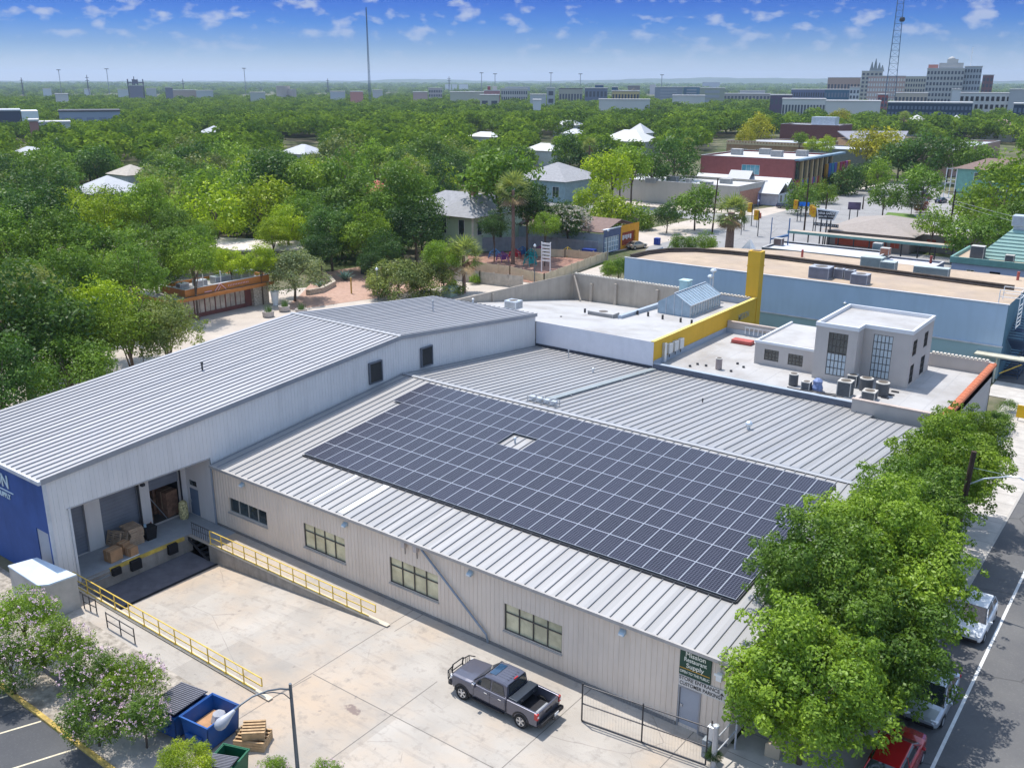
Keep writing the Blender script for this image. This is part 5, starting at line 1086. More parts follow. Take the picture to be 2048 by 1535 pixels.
# ================================================================ neighbourhood buildings (all stand square to the same street grid)
ROOFG = M('shingle grey', (.30, .30, .31), .9, var=.15, scale=1.5); ROOFB = M('shingle brown', (.20, .14, .12), .9, var=.15, scale=1.5)
ROOFT = M('taupe shingle', (.31, .27, .24), .9, var=.1); WROOF = M('white sheet roof', (.43, .44, .46), .5, var=.05, dirt=(.45, .46, .47))
WRF2 = M('bright white roof', (.54, .54, .53), .6, var=.05, dirt=(.5, .5, .48))
def win_part(parent, face, c, a, b, e, f, mat=None, fmat=None, mull=1):
    "framed window on a wall: face y- or x+"
    fm = fmat or M('white window frame', (.62, .62, .60), .5); t = .07; fr = MB(); p = MB()
    def B(m, u0, u1, z0, z1, k0, k1):
        if face == 'y': m.box(u0, u1, c - k1, c - k0, z0, z1)
        else: m.box(c + k0, c + k1, u0, u1, z0, z1)
    B(fr, a - t, b + t, e - t, e, .004, .07); B(fr, a - t, b + t, f, f + t, .004, .07); B(fr, a - t, a, e, f, .004, .07); B(fr, b, b + t, e, f, .004, .07)
    for i in range(mull): u = a + (b - a) * (i + 1) / (mull + 1); B(fr, u - .03, u + .03, e, f, .02, .05)
    o = part('window', fr, fm, parent); B(p, a, b, e, f, .005, .02); part('pane', p, mat or GLASSD, o); return o
def block(name, label, cat, x0, x1, y0, y1, h, wm, rm, par=.5, group=None, win=()):
    t = thing(name, label, cat, ((x0 + x1) / 2, (y0 + y1) / 2, 0), group)
    part('wall', MB().wall('y', y0, x0, x1, 0, h).wall('x', x1, y0, y1, 0, h).wall('y', y1, x0, x1, 0, h).wall('x', x0, y0, y1, 0, h), wm, t)
    w = .25
    part('roof', MB().poly([(x0 + .02, y0 + .02, h - par), (x1 - .02, y0 + .02, h - par), (x1 - .02, y1 - .02, h - par), (x0 + .02, y1 - .02, h - par)]), rm, t)
    part('coping', MB().box(x0 - .05, x1 + .05, y0 - .05, y0 + w, h, h + .1).box(x0 - .05, x1 + .05, y1 - w, y1 + .05, h, h + .1).box(x0 - .05, x0 + w, y0 + w, y1 - w, h, h + .1).box(x1 - w, x1 + .05, y0 + w, y1 - w, h, h + .1), M('coping grey', (.42, .41, .40), .7), t)
    for q in win: win_part(t, *q)
    return t
def hip(m, x0, x1, y0, y1, z, h, o=.5, ridge='x'):
    x0, x1, y0, y1 = x0 - o, x1 + o, y0 - o, y1 + o
    if ridge == 'x': i = min((y1 - y0) / 2, (x1 - x0) / 2 - .05); a, b = (x0 + i, (y0 + y1) / 2, z + h), (x1 - i, (y0 + y1) / 2, z + h)
    else: i = min((x1 - x0) / 2, (y1 - y0) / 2 - .05); a, b = ((x0 + x1) / 2, y0 + i, z + h), ((x0 + x1) / 2, y1 - i, z + h)
    A, B_, C, D_ = (x0, y0, z), (x1, y0, z), (x1, y1, z), (x0, y1, z)
    if ridge == 'x': m.poly([A, B_, b, a]).poly([B_, C, b]).poly([C, D_, a, b]).poly([D_, A, a])
    else: m.poly([A, B_, a]).poly([B_, C, b, a]).poly([C, D_, b]).poly([D_, A, a, b])
    m.poly([A, D_, C, B_]); return m
def gable(m, x0, x1, y0, y1, z, h, ridge='x', o=.4):
    if ridge == 'x': yc = (y0 + y1) / 2; m.ringloft([[(x, y0 - o, z - .1), (x, yc, z + h), (x, y1 + o, z - .1), (x, y1 + o, z + .05), (x, yc, z + h + .15), (x, y0 - o, z + .05)] for x in (x0 - o, x1 + o)])
    else: xc = (x0 + x1) / 2; m.ringloft([[(x0 - o, y, z - .1), (xc, y, z + h), (x1 + o, y, z - .1), (x1 + o, y, z + .05), (xc, y, z + h + .15), (x0 - o, y, z + .05)] for y in (y0 - o, y1 + o)])
    return m

# cafe with orange fascias on the plaza
ORG = M('orange timber fascia', (.44, .17, .045), .6, var=.12, scale=1); STON = M('rubble stone', (.42, .36, .29), .9, var=.5, scale=5)
t = thing('cafe', 'low cafe with two orange fascias and a stone wall at the plaza', 'cafe', (-108, 77, 0))
part('wall', MB().wall('x', -107.2, 68.6, 81.5, 0, 3.0, [(68.9, 80.5, .5, 2.7)], .3, out=1).wall('y', 68.6, -116, -107.2, 0, 3), M('maroon wall', (.16, .06, .05), .7), t)
part('stone_wall', MB().box(-107.4, -106.6, 81.5, 84.1, 0, 3.0), STON, t)
for i in range(7): win_part(t, 'x', -107.25, 69.0 + i * 1.65, 70.5 + i * 1.65, .55, 2.65, M('tan reflecting pane', (.34, .29, .24), .15, spec=.8, var=.3), M('maroon wall', None), 1)
part('canopy', MB().box(-116, -106.0, 68.2, 84.6, 3.0, 3.12), M('canopy top', (.50, .46, .42), .8), t)
part('fascia', MB().box(-106.0, -105.85, 68.2, 84.6, 2.75, 3.2).box(-116, -106, 68.05, 68.2, 2.75, 3.2), ORG, t)
part('upper_fascia', MB().box(-106.6, -106.4, 70.5, 84.2, 3.2, 4.15).box(-112, -106.6, 70.5, 70.7, 3.2, 4.15).box(-112, -111.8, 70.7, 84.2, 3.2, 4.15).box(-111.8, -106.6, 84, 84.2, 3.2, 4.15), ORG, t)
part('upper_coping', MB().box(-106.65, -106.35, 70.45, 84.25, 4.152, 4.22).box(-112, -106.65, 70.45, 70.75, 4.152, 4.22), M('pale trim', None), t)
part('roof', MB().box(-111.8, -106.6, 70.7, 84.0, 3.2, 3.7), WHR, t)
PNK = M('pale pink sign', (.68, .42, .45), .5)
part('sign_triangle', MB().tube((-106.3, 75.0, 3.3), (-106.3, 75.9, 4.2), .06, 6).tube((-106.3, 75.9, 4.2), (-106.3, 76.8, 3.3), .06, 6).tube((-106.3, 75.5, 3.3), (-106.3, 75.95, 3.8), .05, 6), PNK, t)
lt = MB()
for i in range(22):
    y = 73.4 + i * .13 if i < 9 else 77.2 + (i - 9) * .27
    lt.box(-106.36, -106.3, y, y + .09, 3.35 + (.25 if i >= 9 else 0), 3.5 + (.3 if i >= 9 else .0))
part('sign_lettering', lt, PNK, t)
for i, (x, y, s) in enumerate(((-109.8, 72.5, (1.0, 1.4, .6)), (-109.5, 75, (1.2, 1.6, .7)), (-109.0, 78, (1.3, 2.6, .9)), (-109.3, 82, (2.0, 2.4, 1.0)))):
    acbox(['small rooftop unit at the left end of the orange cafe', 'silver rooftop unit, second from left on the orange cafe', 'long silver rooftop unit in the middle of the orange cafe', 'big grey rooftop unit at the right end of the orange cafe'][i], x, y, 3.7, s, 0, GALV, topm=GALV, fan=False, group='rooftop units on the orange cafe')
for i, y in enumerate((74.2, 77.0, 80.5, 81.8)):
    q = thing('vent_pipe', ['leftmost white pipe on the roof of the orange cafe', 'second white pipe from the left on the orange cafe', 'third white pipe from the left on the orange cafe', 'rightmost white pipe on the roof of the orange cafe'][i], 'pipe', (-107.6, y, 3.7), 'white pipes on the orange cafe'); part('pipe', MB().tube((-107.6, y, 3.7), (-107.6, y, 5.6), .07), WHITEP, q)
# planters on the plaza
for i, (x, y, lb) in enumerate(((537, 633, 'round concrete planter with spiky plants, nearest the cafe'), (569, 622, 'round planter of spiky plants, right of the nearest one'), (603, 628, 'low spiky plant at the end of the grey roof ridge'))):
    q = G(x, y, 0); t = thing('planter', lb, 'planter', q, 'planters on the plaza')
    part('pot', MB().lathe(q, [(.62, 0), (.75, .1), (.8, .75), (.7, .75), (.6, .6)], 16), M('pot concrete', (.42, .38, .35), .9), t)
    s = MB()
    for k in range(40):
        a = rnd.uniform(0, 6.28); r = rnd.uniform(.1, .5); hh = rnd.uniform(.8, 1.3); bx, by = q.x + r * math.cos(a), q.y + r * math.sin(a); ex, ey = q.x + r * 1.5 * math.cos(a), q.y + r * 1.5 * math.sin(a)
        s.poly([(bx - .04, by, .6), (bx + .04, by + .02, .6), (ex, ey, .6 + hh)])
    part('leaves', s, M('yucca green', (.12, .22, .05), .6, var=.3), t)
q = G(551, 610, 0); t = thing('tall_pot', 'tall white tapered pot with a small shrub at the end of the cafe', 'pot', q)
part('pot', MB().lathe(q, [(.35, 0), (.42, .5), (.6, 2.0), (.5, 2.0), (.45, 1.8)], 16), WHITEP, t)
q = G(703, 587, 0); t = thing('wooden_post', 'short yellow wooden post on the red gravel', 'post', q); part('post', MB().tube(q, q + Vector((0, 0, 2.4)), .12), M('yellow timber', (.5, .32, .1), .8), t)
for i, (x, y, h, lb) in enumerate(((756, 600, 4.3, 'slim dark lamp post behind the dock hall roof near the oleanders'), (884, 560, 4.3, 'slim dark lamp post between the oleanders and the small palm'), (1069, 565, 5.6, 'green lamp post with a hooked top beside the wooden fence'), (1214, 528, 5.6, 'thin dark lamp post with a hooked top beside the orange and blue shop'), (297, 800, 5.2, 'dark lamp post with a pale blue globe among the left hand trees'), (1797 - 315, 470, 5.8, 'dark hooked lamp post beside the palm by the road'), (1513, 455, 5.5, 'short lamp post on the road corner left of the traffic lights'))):
    q = G(x, y, 0); t = thing('lamp_post', lb, 'lamp post', q); part('pole', MB().tube(q, q + Vector((0, 0, h)), .08, 8, .05), POLEM, t); part('lantern', MB().lathe(q + Vector((0, 0, h)), [(.05, 0), (.2, .1), (.22, .25), (.1, .45), (.01, .5)], 10), GALV, t)
# long low house roof left
t = thing('low_house', 'long low house with a flat white roof among the lime green trees', 'house', (-133, 103, 0))
cs = [G(358, 486, 3.5), G(470, 500, 3.5), G(606, 497, 3.5), G(600, 482, 3.5), G(400, 472, 3.5)]
part('roof', MB().prism([(c.x, c.y) for c in cs], 3.2, 3.5), M('pale gravel roof', (.60, .54, .48), .9, dirt=(.5, .44, .38)), t)
cc = sum(cs, Vector()) / 5; part('wall', MB().prism([(cc.x + (c.x - cc.x) * .86, cc.y + (c.y - cc.y) * .86) for c in cs], 0, 3.19), M('grey timber wall', (.22, .22, .2), .9), t)
# pale green house
t = thing('green_house', 'pale green timber house with a grey shingle roof and brick chimney', 'house', (-118, 141, 0))
GRN = M('pale green boards', (.42, .50, .36), .8, var=.05, streak=.1); CRM = M('cream trim', (.66, .64, .54), .7)
part('wall', MB().wall('y', 133.2, -117.5, -109.3, 0, 6.6).wall('x', -109.3, 133.2, 148.5, 0, 6.6).wall('x', -117.5, 133.2, 148.5, 0, 6.6).wall('y', 148.5, -117.5, -109.3, 0, 6.6).wall('x', -131, 140, 150, 0, 6).wall('y', 140, -131, -117.6, 0, 6.5), GRN, t)
part('corner_board', MB().box(-109.5, -109.2, 133.1, 133.35, 0, 6.6), CRM, t)
part('roof', hip(MB(), -118, -109, 132.8, 149, 6.6, 3.2, .7, 'y'), ROOFG, t); part('rear_roof', hip(MB(), -131, -112, 140, 150, 6.4, 3.0, .5, 'x'), ROOFG, t)
part('chimney', MB().box(-115.9, -115.1, 140.5, 141.5, 7, 11.0).box(-116.0, -115.0, 140.4, 141.6, 11.0, 11.25), M('old brick', (.34, .17, .12), .9, var=.3, scale=4), t)
for x in (-116.9, -112.6): win_part(t, 'y', 133.2, x, x + 1.3, 3.2, 5.9, mull=0)
for y in (134.5, 137.5, 140.5): win_part(t, 'x', -109.3, y, y + 1.3, 3.2, 5.6, mull=0)
# orange and blue shop
t = thing('corner_shop', 'small shop with a slate blue half and an orange half under a brown roof', 'shop', (-95, 153, 0))
SLB = M('slate blue render', (.11, .13, .21), .8); ORW = M('bright orange render', (.68, .30, .015), .7)
part('wall', MB().wall('x', -90, 147.3, 153.4, 0, 4.3, [(147.7, 152.9, .1, 2.9)], .25, out=1), SLB, t); part('orange_wall', MB().wall('x', -89.95, 153.4, 160.2, 0, 4.5, [(153.9, 158.8, .6, 3.1)], .4, out=1).wall('y', 153.4, -90.2, -89.95, 0, 4.5), ORW, t)
part('side_wall', MB().wall('y', 147.3, -112, -90, 0, 3.6), M('pale grey boards', (.40, .43, .47), .8, streak=.2), t)
part('glazing', MB().box(-90.24, -90.2, 147.7, 152.9, .1, 2.9), M('pale blue glazing', (.30, .38, .44), .15, spec=.7, var=.4), t)
g = MB()
for i in range(7): g.box(-90.19, -90.1, 147.7 + i * .85, 147.82 + i * .85, .1, 2.9)
for i in range(4): g.box(-90.18, -90.11, 147.7, 152.9, .1 + i * .9, .2 + i * .9)
part('glazing_bars', g, WHITEP, t); part('red_front', MB().box(-90.36, -90.3, 153.9, 158.8, .6, 3.1), M('dark red shopfront', (.30, .05, .02), .6), t)
lt = MB()
for i in range(5): lt.box(-90.295, -90.25, 154.6 + i * .7, 155.0 + i * .7, 1.6 + (i % 2) * .2, 2.5)
part('shop_letters', lt, WHITEP, t)
part('roof', gable(MB(), -112, -90.5, 147.5, 160, 3.9, 1.6, 'x'), ROOFB, t); part('roof_edge', MB().box(-90.3, -89.85, 147.2, 153.4, 4.3, 4.45), WHITEP, t)
# fences round the playground
FW = M('weathered fence', (.46, .41, .35), .9, var=.2, scale=2, streak=.3); FY_ = M('light tan fence', (.56, .47, .32), .9, var=.12)  # second tone is a paler, yellower tan than the weathered one
def pfence(label, pts, h, mat, name='wooden_fence'):
    t = thing(name, label, 'fence', (pts[0].x, pts[0].y, 0)); b = MB()
    for p, q in zip(pts, pts[1:]):
        d = (q - p); L0 = d.length; n = max(1, int(L0 / 2.4)); u = d.normalized(); nn = Vector((-u.y, u.x, 0)) * .05
        for i in range(n): a = p + d * (i / n); c = p + d * ((i + 1) / n); b.hexa([a - nn * .4, c - nn * .4, c + nn * .4, a + nn * .4, *[w_ + Vector((0, 0, h - .03 * (i % 2))) for w_ in (a - nn * .4, c - nn * .4, c + nn * .4, a + nn * .4)]])
    part('boards', b, mat, t)
    for p, q in zip(pts, pts[1:]):
        n = max(1, int((q - p).length / 2.4))
        for i in range(n + 1): a = p + (q - p) * (i / n); part('post', MB().box(a.x - .07, a.x + .07, a.y - .07, a.y + .07, 0, h + .12), mat, t)
    return t
pfence('long grey board fence under the flowering white tree beside the shop', [G(905, 500), G(960, 503), G(1090, 500), G(1195, 512)], 2.6, M('dark grey fence', (.27, .28, .30), .9, streak=.3))  # boards in a darker, cooler grey than the other fences
pfence('pale weathered picket fence behind the small palm tree', [G(905, 560), G(960, 567), G(1045, 577)], 1.9, FW)
pfence('tan board fence round the near side of the playground', [G(950, 542), G(1020, 552), G(1088, 568), G(1215, 520)], 1.6, FY_)
pfence('tan board fence along the far side of the playground', [G(1060, 512), G(1130, 514), G(1215, 522)], 1.4, FY_)
struct('path', MB().poly([G(1085, 590, .01), G(1110, 562, .01), G(1225, 522, .01), G(1235, 534, .01), G(1165, 570, .01)]), PLAZA)
struct('playground_floor', MB().poly([G(940, 548, -.01), G(935, 508, -.01), G(1110, 500, -.01), G(1215, 520, -.01), G(1080, 568, -.01)]), M('playground mulch', (.30, .17, .13), .95, var=.4, scale=1))
PC = [((.35, .02, .04), 'red'), ((.03, .12, .30), 'blue'), ((.02, .30, .30), 'teal'), ((.20, .05, .22), 'purple'), ((.45, .30, .03), 'yellow'), ((.28, .02, .12), 'pink')]
for i, (x, y, c) in enumerate(((1005, 522, 3), (1030, 516, 0), (1062, 516, 2), (1060, 530, 2), (990, 516, 1), (1135, 512, 4), (1045, 511, 1), (1080, 510, 5))):
    q = G(x, y, 0); t = thing('play_frame', f'{PC[c][1]} climbing frame in the fenced playground, ' + ['at its left front', 'beside the tall palm trunk', 'at the middle back', 'at the front beside the white slatted board', 'leftmost at the back', 'at the right on the sand', 'right of the tall palm trunk', 'in the right back corner under the trees'][i], 'play equipment', q, 'climbing frames in the playground')
    mt = M('play ' + PC[c][1], PC[c][0], .5); s = MB(); r = 1.3
    for k in range(6): a = k * math.pi / 3; s.path([q + Vector((r * math.cos(a), r * math.sin(a), 0)), q + Vector((r * .8 * math.cos(a), r * .8 * math.sin(a), 1.0)), q + Vector((0, 0, 1.7))], .06, 6)
    for z, rr in ((.5, 1.15), (1.0, 1.0)): s.path([q + Vector((rr * math.cos(k * .5236), rr * math.sin(k * .5236), z)) for k in range(13)], .05, 6)
    part('bars', s, mt, t); part('panel', MB().obox(q + Vector((.3, 0, .7)), (.1, 1.3, .8), i), mt, t)
q = G(1100, 545); t = thing('slatted_board', 'tall white board of horizontal slats on two posts by the playground', 'sign frame', q); q2 = G(1083, 543); s = MB()
for p in (q, q2): s.tube(p, p + Vector((0, 0, 5.0)), .1)
part('post', s, WHITEP, t); s = MB()
for k in range(6): s.hexa([q + Vector((0, -.05, 1.8 + k * .55)), q2 + Vector((0, -.05, 1.8 + k * .55)), q2 + Vector((0, .05, 1.8 + k * .55)), q + Vector((0, .05, 1.8 + k * .55)), q + Vector((0, -.05, 2.1 + k * .55)), q2 + Vector((0, -.05, 2.1 + k * .55)), q2 + Vector((0, .05, 2.1 + k * .55)), q + Vector((0, .05, 2.1 + k * .55))])
part('slats', s, WHITEP, t)
# beige hall
BEI = M('beige block wall', (.45, .415, .36), .9, var=.05, scale=.4, streak=.15)
t = block('beige_hall', 'long beige block hall with a bright white flat roof behind the leaning pole', 'building', -133, -97.2, 221.5, 240, 5.6, BEI, WRF2, .6)
part('brick_panel', MB().box(-97.19, -97.1, 223, 236, .3, 4.3), M('salmon brick', (.40, .20, .14), .9, var=.2, scale=2), t)
part('door_frame', MB().box(-97.09, -97.0, 234, 236.5, 0, 2.8), M('violet poster wall', (.42, .38, .62), .7), t)
for i, (x, y) in enumerate(((1303, 366), (1345, 362), (1377, 367), (1413, 373), (1452, 367))):
    q = G(x, y, 5.0); acbox(['grey rooftop unit at the left of the beige hall roof', 'wide rooftop unit at the back of the beige hall roof', 'small turbine like unit in the middle of the beige hall roof', 'rooftop unit at the front of the beige hall roof', 'rooftop unit at the right of the beige hall roof'][i], q.x, q.y, 5.0, (1.2, 1.2, 1.2) if i == 2 else (3.0, 1.6, 1.2), 0, M('unit beige grey', (.34, .34, .33), .6), fan=False, group='rooftop units on the beige hall')
# white roofed pavilion
t = thing('white_pavilion', 'pavilion with white metal gabled roofs in front of the red brick school', 'building', (-106, 244, 0))
part('wall', MB().wall('y', 241.2, -119, -93, 0, 3.2).wall('x', -93, 241.2, 248.4, 0, 3.2), M('pinkish wall', (.42, .34, .34), .8), t)
part('roof', gable(MB(), -119, -93, 241.4, 248.3, 3.2, 2.8, 'x'), WROOF, t); part('dormer', gable(MB(), -109, -103.5, 240.8, 247, 4.2, 3.2, 'x'), WROOF, t)
part('bay_roof', gable(MB(), -97, -92.0, 234.5, 242, 3.0, 2.4, 'x'), WROOF, t); part('bay_wall', MB().wall('y', 234.8, -96.6, -92, 0, 3.0).wall('x', -91.9, 234.8, 241.8, 0, 3.0), M('white lilac wall', (.55, .53, .58), .7), t)
for y in (236.0, 239): win_part(t, 'x', -91.9, y, y + 1.2, .8, 2.6)
# red brick school
RBR = M('red brown brick', (.29, .095, .085), .9, var=.1, scale=1.2, streak=.1)
t = block('brick_school', 'large red brick building with a bright white roof and coloured panels', 'building', -121, -93.8, 249, 277, 10.6, RBR, WRF2, .4)
win_part(t, 'y', 249, -108.5, -103.5, 6.2, 8.6, M('teal glass', (.10, .30, .36), .15, spec=.8), mull=3)
part('roof_edge', MB().box(-93.9, -92.2, 249, 285, 10.3, 10.75), M('steel blue edge', (.20, .28, .34), .5), t)
for i in range(7): part('window_bay', MB().box(-93.78, -93.6, 250 + i * 3.8, 252.6 + i * 3.8, 5.2, 9.8), GLASSD, t); part('pier', MB().box(-93.79, -93.0, 252.7 + i * 3.8, 253.7 + i * 3.8, 0, 10.2), M('tan brick pier', (.42, .30, .16), .9), t)
pcs = [(.35, .03, .10), (.42, .20, .02), (.10, .09, .32), (.36, .03, .04), (.04, .12, .34), (.45, .26, .03), (.30, .04, .20), (.05, .22, .32)]
for i in range(14): part('colour_panel', MB().box(-93.55, -93.3, 250 + i * 1.9, 251.7 + i * 1.9, 3.4, 5.1), M('panel colour %d' % (i % 8), pcs[i % 8], .6), t)
for i in range(9): part('tall_panel', MB().box(-92.9 + i * .12, -92.4 + i * .12, 270 + i * 2.0, 271.8 + i * 2.0, 1.0, 8.2), M('panel colour %d' % ((i * 3 + 1) % 8), pcs[(i * 3 + 1) % 8], .6), t)
for i, x in enumerate((-116, -110, -104, -99)): acbox(['leftmost grey unit on the brick school roof', 'second grey unit from the left on the brick school roof', 'third grey unit from the left on the brick school roof', 'rightmost grey unit on the brick school roof'][i], x, 262 + (i % 2) * 6, 10.2, (3, 2, 1.6), 0, M('unit beige grey', None), fan=False, group='units on the brick school roof')
# china garden
TPW = M('brown grey wall', (.25, .215, .19), .9, var=.05)
t = thing('restaurant', 'low brown grey restaurant with a taupe curved hip roof beside the road', 'restaurant', (-50, 195, 0))
part('wall', MB().wall('y', 181, -60.5, -45.2, 0, 3.3).wall('x', -45.2, 181, 203, 0, 3.3).wall('x', -60.5, 181, 203, 0, 3.3).wall('y', 186, -45.2, -31, 0, 3.2), TPW, t)
part('roof', hip(MB(), -60.5, -45.2, 181, 202, 3.3, 1.9, 1.0, 'y'), ROOFT, t)
part('extension_roof', MB().box(-45.1, -31, 186.1, 200, 3.0, 3.25), M('pinkish flat roof', (.42, .36, .33), .9), t)
part('shopfront', MB().box(-58.8, -49.2, 180.86, 180.95, .6, 2.5), M('dark red shopfront', None), t)
for x in (-48.6, -43.5, -40.5): win_part(t, 'y', 181 if x < -45.2 else 186, x, x + 1.6, .9, 2.4, M('dark red shopfront', None), TPW)
part('door', MB().box(-36.6, -35.4, 185.9, 185.99, 0, 2.3), M('brown door', (.16, .09, .06), .7), t)
t = thing('roadside_sign', 'black and white roadside sign board above a row of black plates on poles', 'sign', (-62.5, 183, 0))
a, b = atd(1634, 425, 190), atd(1676, 430, 190); u = (b - a).normalized(); u.z = 0; zt = a.z
ang = math.atan2(u.y, u.x)
def sgn(px, py, d=190): return atd(px, py, d)
nv = Vector((u.y, -u.x, 0))
bd = [sgn(1633, 416), sgn(1679, 422), sgn(1668, 441), sgn(1636, 439)]
part('board', MB().ringloft([[p + nv * .12 for p in bd], [p - nv * .12 for p in bd]]), WHITEP, t)
bi = [sgn(1635.5, 419.5), sgn(1673, 424.5), sgn(1666, 438.5), sgn(1637.5, 436.5)]
part('face', MB().ringloft([[p + nv * .2 for p in bi], [p + nv * .13 for p in bi]]), M('sign black', (.02, .022, .025), .5), t)
text('lettering', 'CHINA GARDEN', .62, sgn(1653.5, 426.5) + nv * .24, (math.pi / 2, 0, ang), WHITEP, t, .01, sx=.78)
text('lettering', 'MON.-FRI. 11-9:30', .42, sgn(1652.5, 433) + nv * .24, (math.pi / 2, 0, ang), WHITEP, t, .01, sx=.85)
for i, ch_ in enumerate('210-222-0111'):
    c0 = sgn(1630 + i * 4.1, 447.5 + i * .45); part('plate', MB().obox(c0, (.36, .1, .62), ang), M('sign black', None), t)
    text('plate_figure', ch_, .5, c0 + nv * .07, (math.pi / 2, 0, ang), WHITEP, t, .005)
for px in (1641, 1652, 1660): q = atd(px, 459, 190); part('post', MB().tube((q.x, q.y, 0), (q.x, q.y, zt - .3), .14), STEELD, t)
t = thing('billboard', 'square dark billboard on two posts behind the restaurant roof', 'billboard', atd(1711, 412, 225)); a = atd(1697, 404, 225); b = atd(1720, 420, 225)
part('face', MB().hexa([Vector((a.x, a.y, b.z)), Vector((b.x, b.y, b.z)), Vector((b.x, b.y + .3, b.z)), Vector((a.x, a.y + .3, b.z)), Vector((a.x, a.y, a.z)), Vector((b.x, b.y, a.z)), Vector((b.x, b.y + .3, a.z)), Vector((a.x, a.y + .3, a.z))]), M('dim violet poster', (.10, .07, .12), .6, var=.5, scale=.6), t)
part('post', MB().tube((a.x + .5, a.y + .15, 0), (a.x + .5, a.y + .15, b.z), .12).tube((b.x - .5, b.y + .15, 0), (b.x - .5, b.y + .15, b.z), .12), STEELD, t)
# long narrow canopy
t = thing('walkway_canopy', 'long narrow green edged canopy on dark posts beside the road', 'canopy', (-50, 177, 0))
part('canopy', MB().box(-66, -33.5, 175.2, 177.6, 3.0, 3.14), M('canopy tan top', (.40, .34, .28), .9), t)
part('edge', MB().box(-66.1, -33.4, 175.0, 175.2, 2.75, 3.2), M('sea green trim', (.16, .30, .27), .6), t)
for i in range(12): x = -65.3 + i * 2.85; part('post', MB().tube((x, 176.3, 0), (x, 176.3, 3.0), .13), STEELD, t)
# white roofed low range, teal tower shop
block('low_range', 'low building with a pale violet white roof between the sandy roof and the canopy', 'building', -60, -42, 148, 156.5, 4.2, M('dark low wall', (.08, .09, .09), .9), M('violet white roof', (.52, .53, .58), .7, var=.04), .25)
block('low_range', 'lower pale roofed building right of the violet white roof', 'building', -41.8, -33.5, 144, 156, 3.6, M('blue grey wall', (.22, .24, .30), .9), M('violet white roof', None), .25)
for i, (x, y) in enumerate(((1557, 490), (1755, 500), (1770, 510))): q = G(x, y, 4.0); acbox(['brown brick flue box at the left end of the violet white roof', 'teal unit at the right end of the violet white roof', 'orange capped unit beside the teal one'][i], q.x, q.y, 4.0, (1.4, 1.2, 1.1), 0, M('flue brick', (.16, .09, .07), .8) if i == 0 else gm2 if i == 1 else M('orange cap', (.45, .16, .07), .7), fan=False)
t = thing('pagoda_shop', 'lilac walled shop with sea green trim and a green pyramid roof', 'shop', (-24, 158, 0))
part('wall', MB().wall('y', 153, -31.8, -14, 0, 4.2).wall('x', -31.8, 153, 165, 0, 4.2).wall('x', -14, 153, 165, 0, 4.2), M('lilac wall', (.38, .40, .52), .85, var=.04), t)
part('trim', MB().box(-32.1, -13.8, 152.7, 152.99, 4.2, 5.1).box(-32.1, -31.81, 153, 165, 4.2, 5.1), M('sea green trim', None), t); part('roof', MB().box(-31.8, -14, 153, 165, 4.3, 4.6), TAN, t)
part('pyramid', MB().hexa([(-29.4, 156.5, 4.6), (-19.6, 156.5, 4.6), (-19.6, 165, 4.6), (-29.4, 165, 4.6), (-25.6, 160, 8.8), (-23.6, 160, 8.8), (-23.6, 161.8, 8.8), (-25.6, 161.8, 8.8)]), M('pale sea green sheet', (.27, .43, .38), .6, var=.06), t)
s = MB()
for i in range(9): f = i / 9; s.box(-29.4 + 3.8 * f - .02, -19.6 - 4.0 * f + .02, 156.46 + 3.5 * f, 156.5 + 3.5 * f, 4.62 + 4.2 * f, 4.74 + 4.2 * f)
part('pyramid_laps', s, M('sea green trim', None), t)
part('top_unit', MB().box(-25.4, -23.8, 160.1, 161.7, 8.8, 9.4).box(-25.7, -23.5, 159.9, 161.9, 9.4, 11.0), GALV, t, bevel=.1)
part('door', MB().box(-26.4, -25, 152.9, 152.99, .6, 3.4), BLACK, t); win_part(t, 'y', 153, -29.6, -28.6, 2.2, 3.3)
for i, (x, y) in enumerate(((-29, 156), (-20.5, 155), (-18, 154.8), (-24.3, 154.6))): acbox(['large boxy unit at the left of the pagoda shop roof', 'beige unit in front of the green pyramid roof', 'pale unit at the right in front of the green pyramid roof', 'small dark unit cluster on the pagoda shop roof'][i], x, y, 4.6, (1.9, 1.5, 1.9) if i == 0 else (1.2, 1, 1.2), 0, None if i in (0, 3) else GALV, fan=False)
# green two storey flats on the right
t = thing('green_flats', 'two storey pale green flats with a brown roof and white balconies', 'house', (-55, 290, 0))
part('wall', MB().wall('y', 281, -60.5, -30, 0, 8).wall('x', -60.5, 281, 293, 0, 8), M('mint boards', (.20, .40, .33), .8), t)
part('roof', hip(MB(), -61, -29, 281, 294, 8, 2.6, .6, 'x'), ROOFB, t); part('white_roof', MB().box(-55, -29, 296, 303, 8.5, 9.4), WRF2, t)
for x in (-56, -50, -43, -36):
    for z in (1.5, 5.2): win_part(t, 'y', 281, x, x + 2.4, z, z + 1.9, fmat=WHITEP)
s = MB()
for x in (-63, -61.7, -60.4): s.box(x - .1, x + .1, 280.8, 281, 0, 8)
for z in (0, 3.9, 4.9, 7.8): s.box(-63, -60.6, 280.8, 281.0, z, z + .12)
part('balcony', s, WHITEP, t)
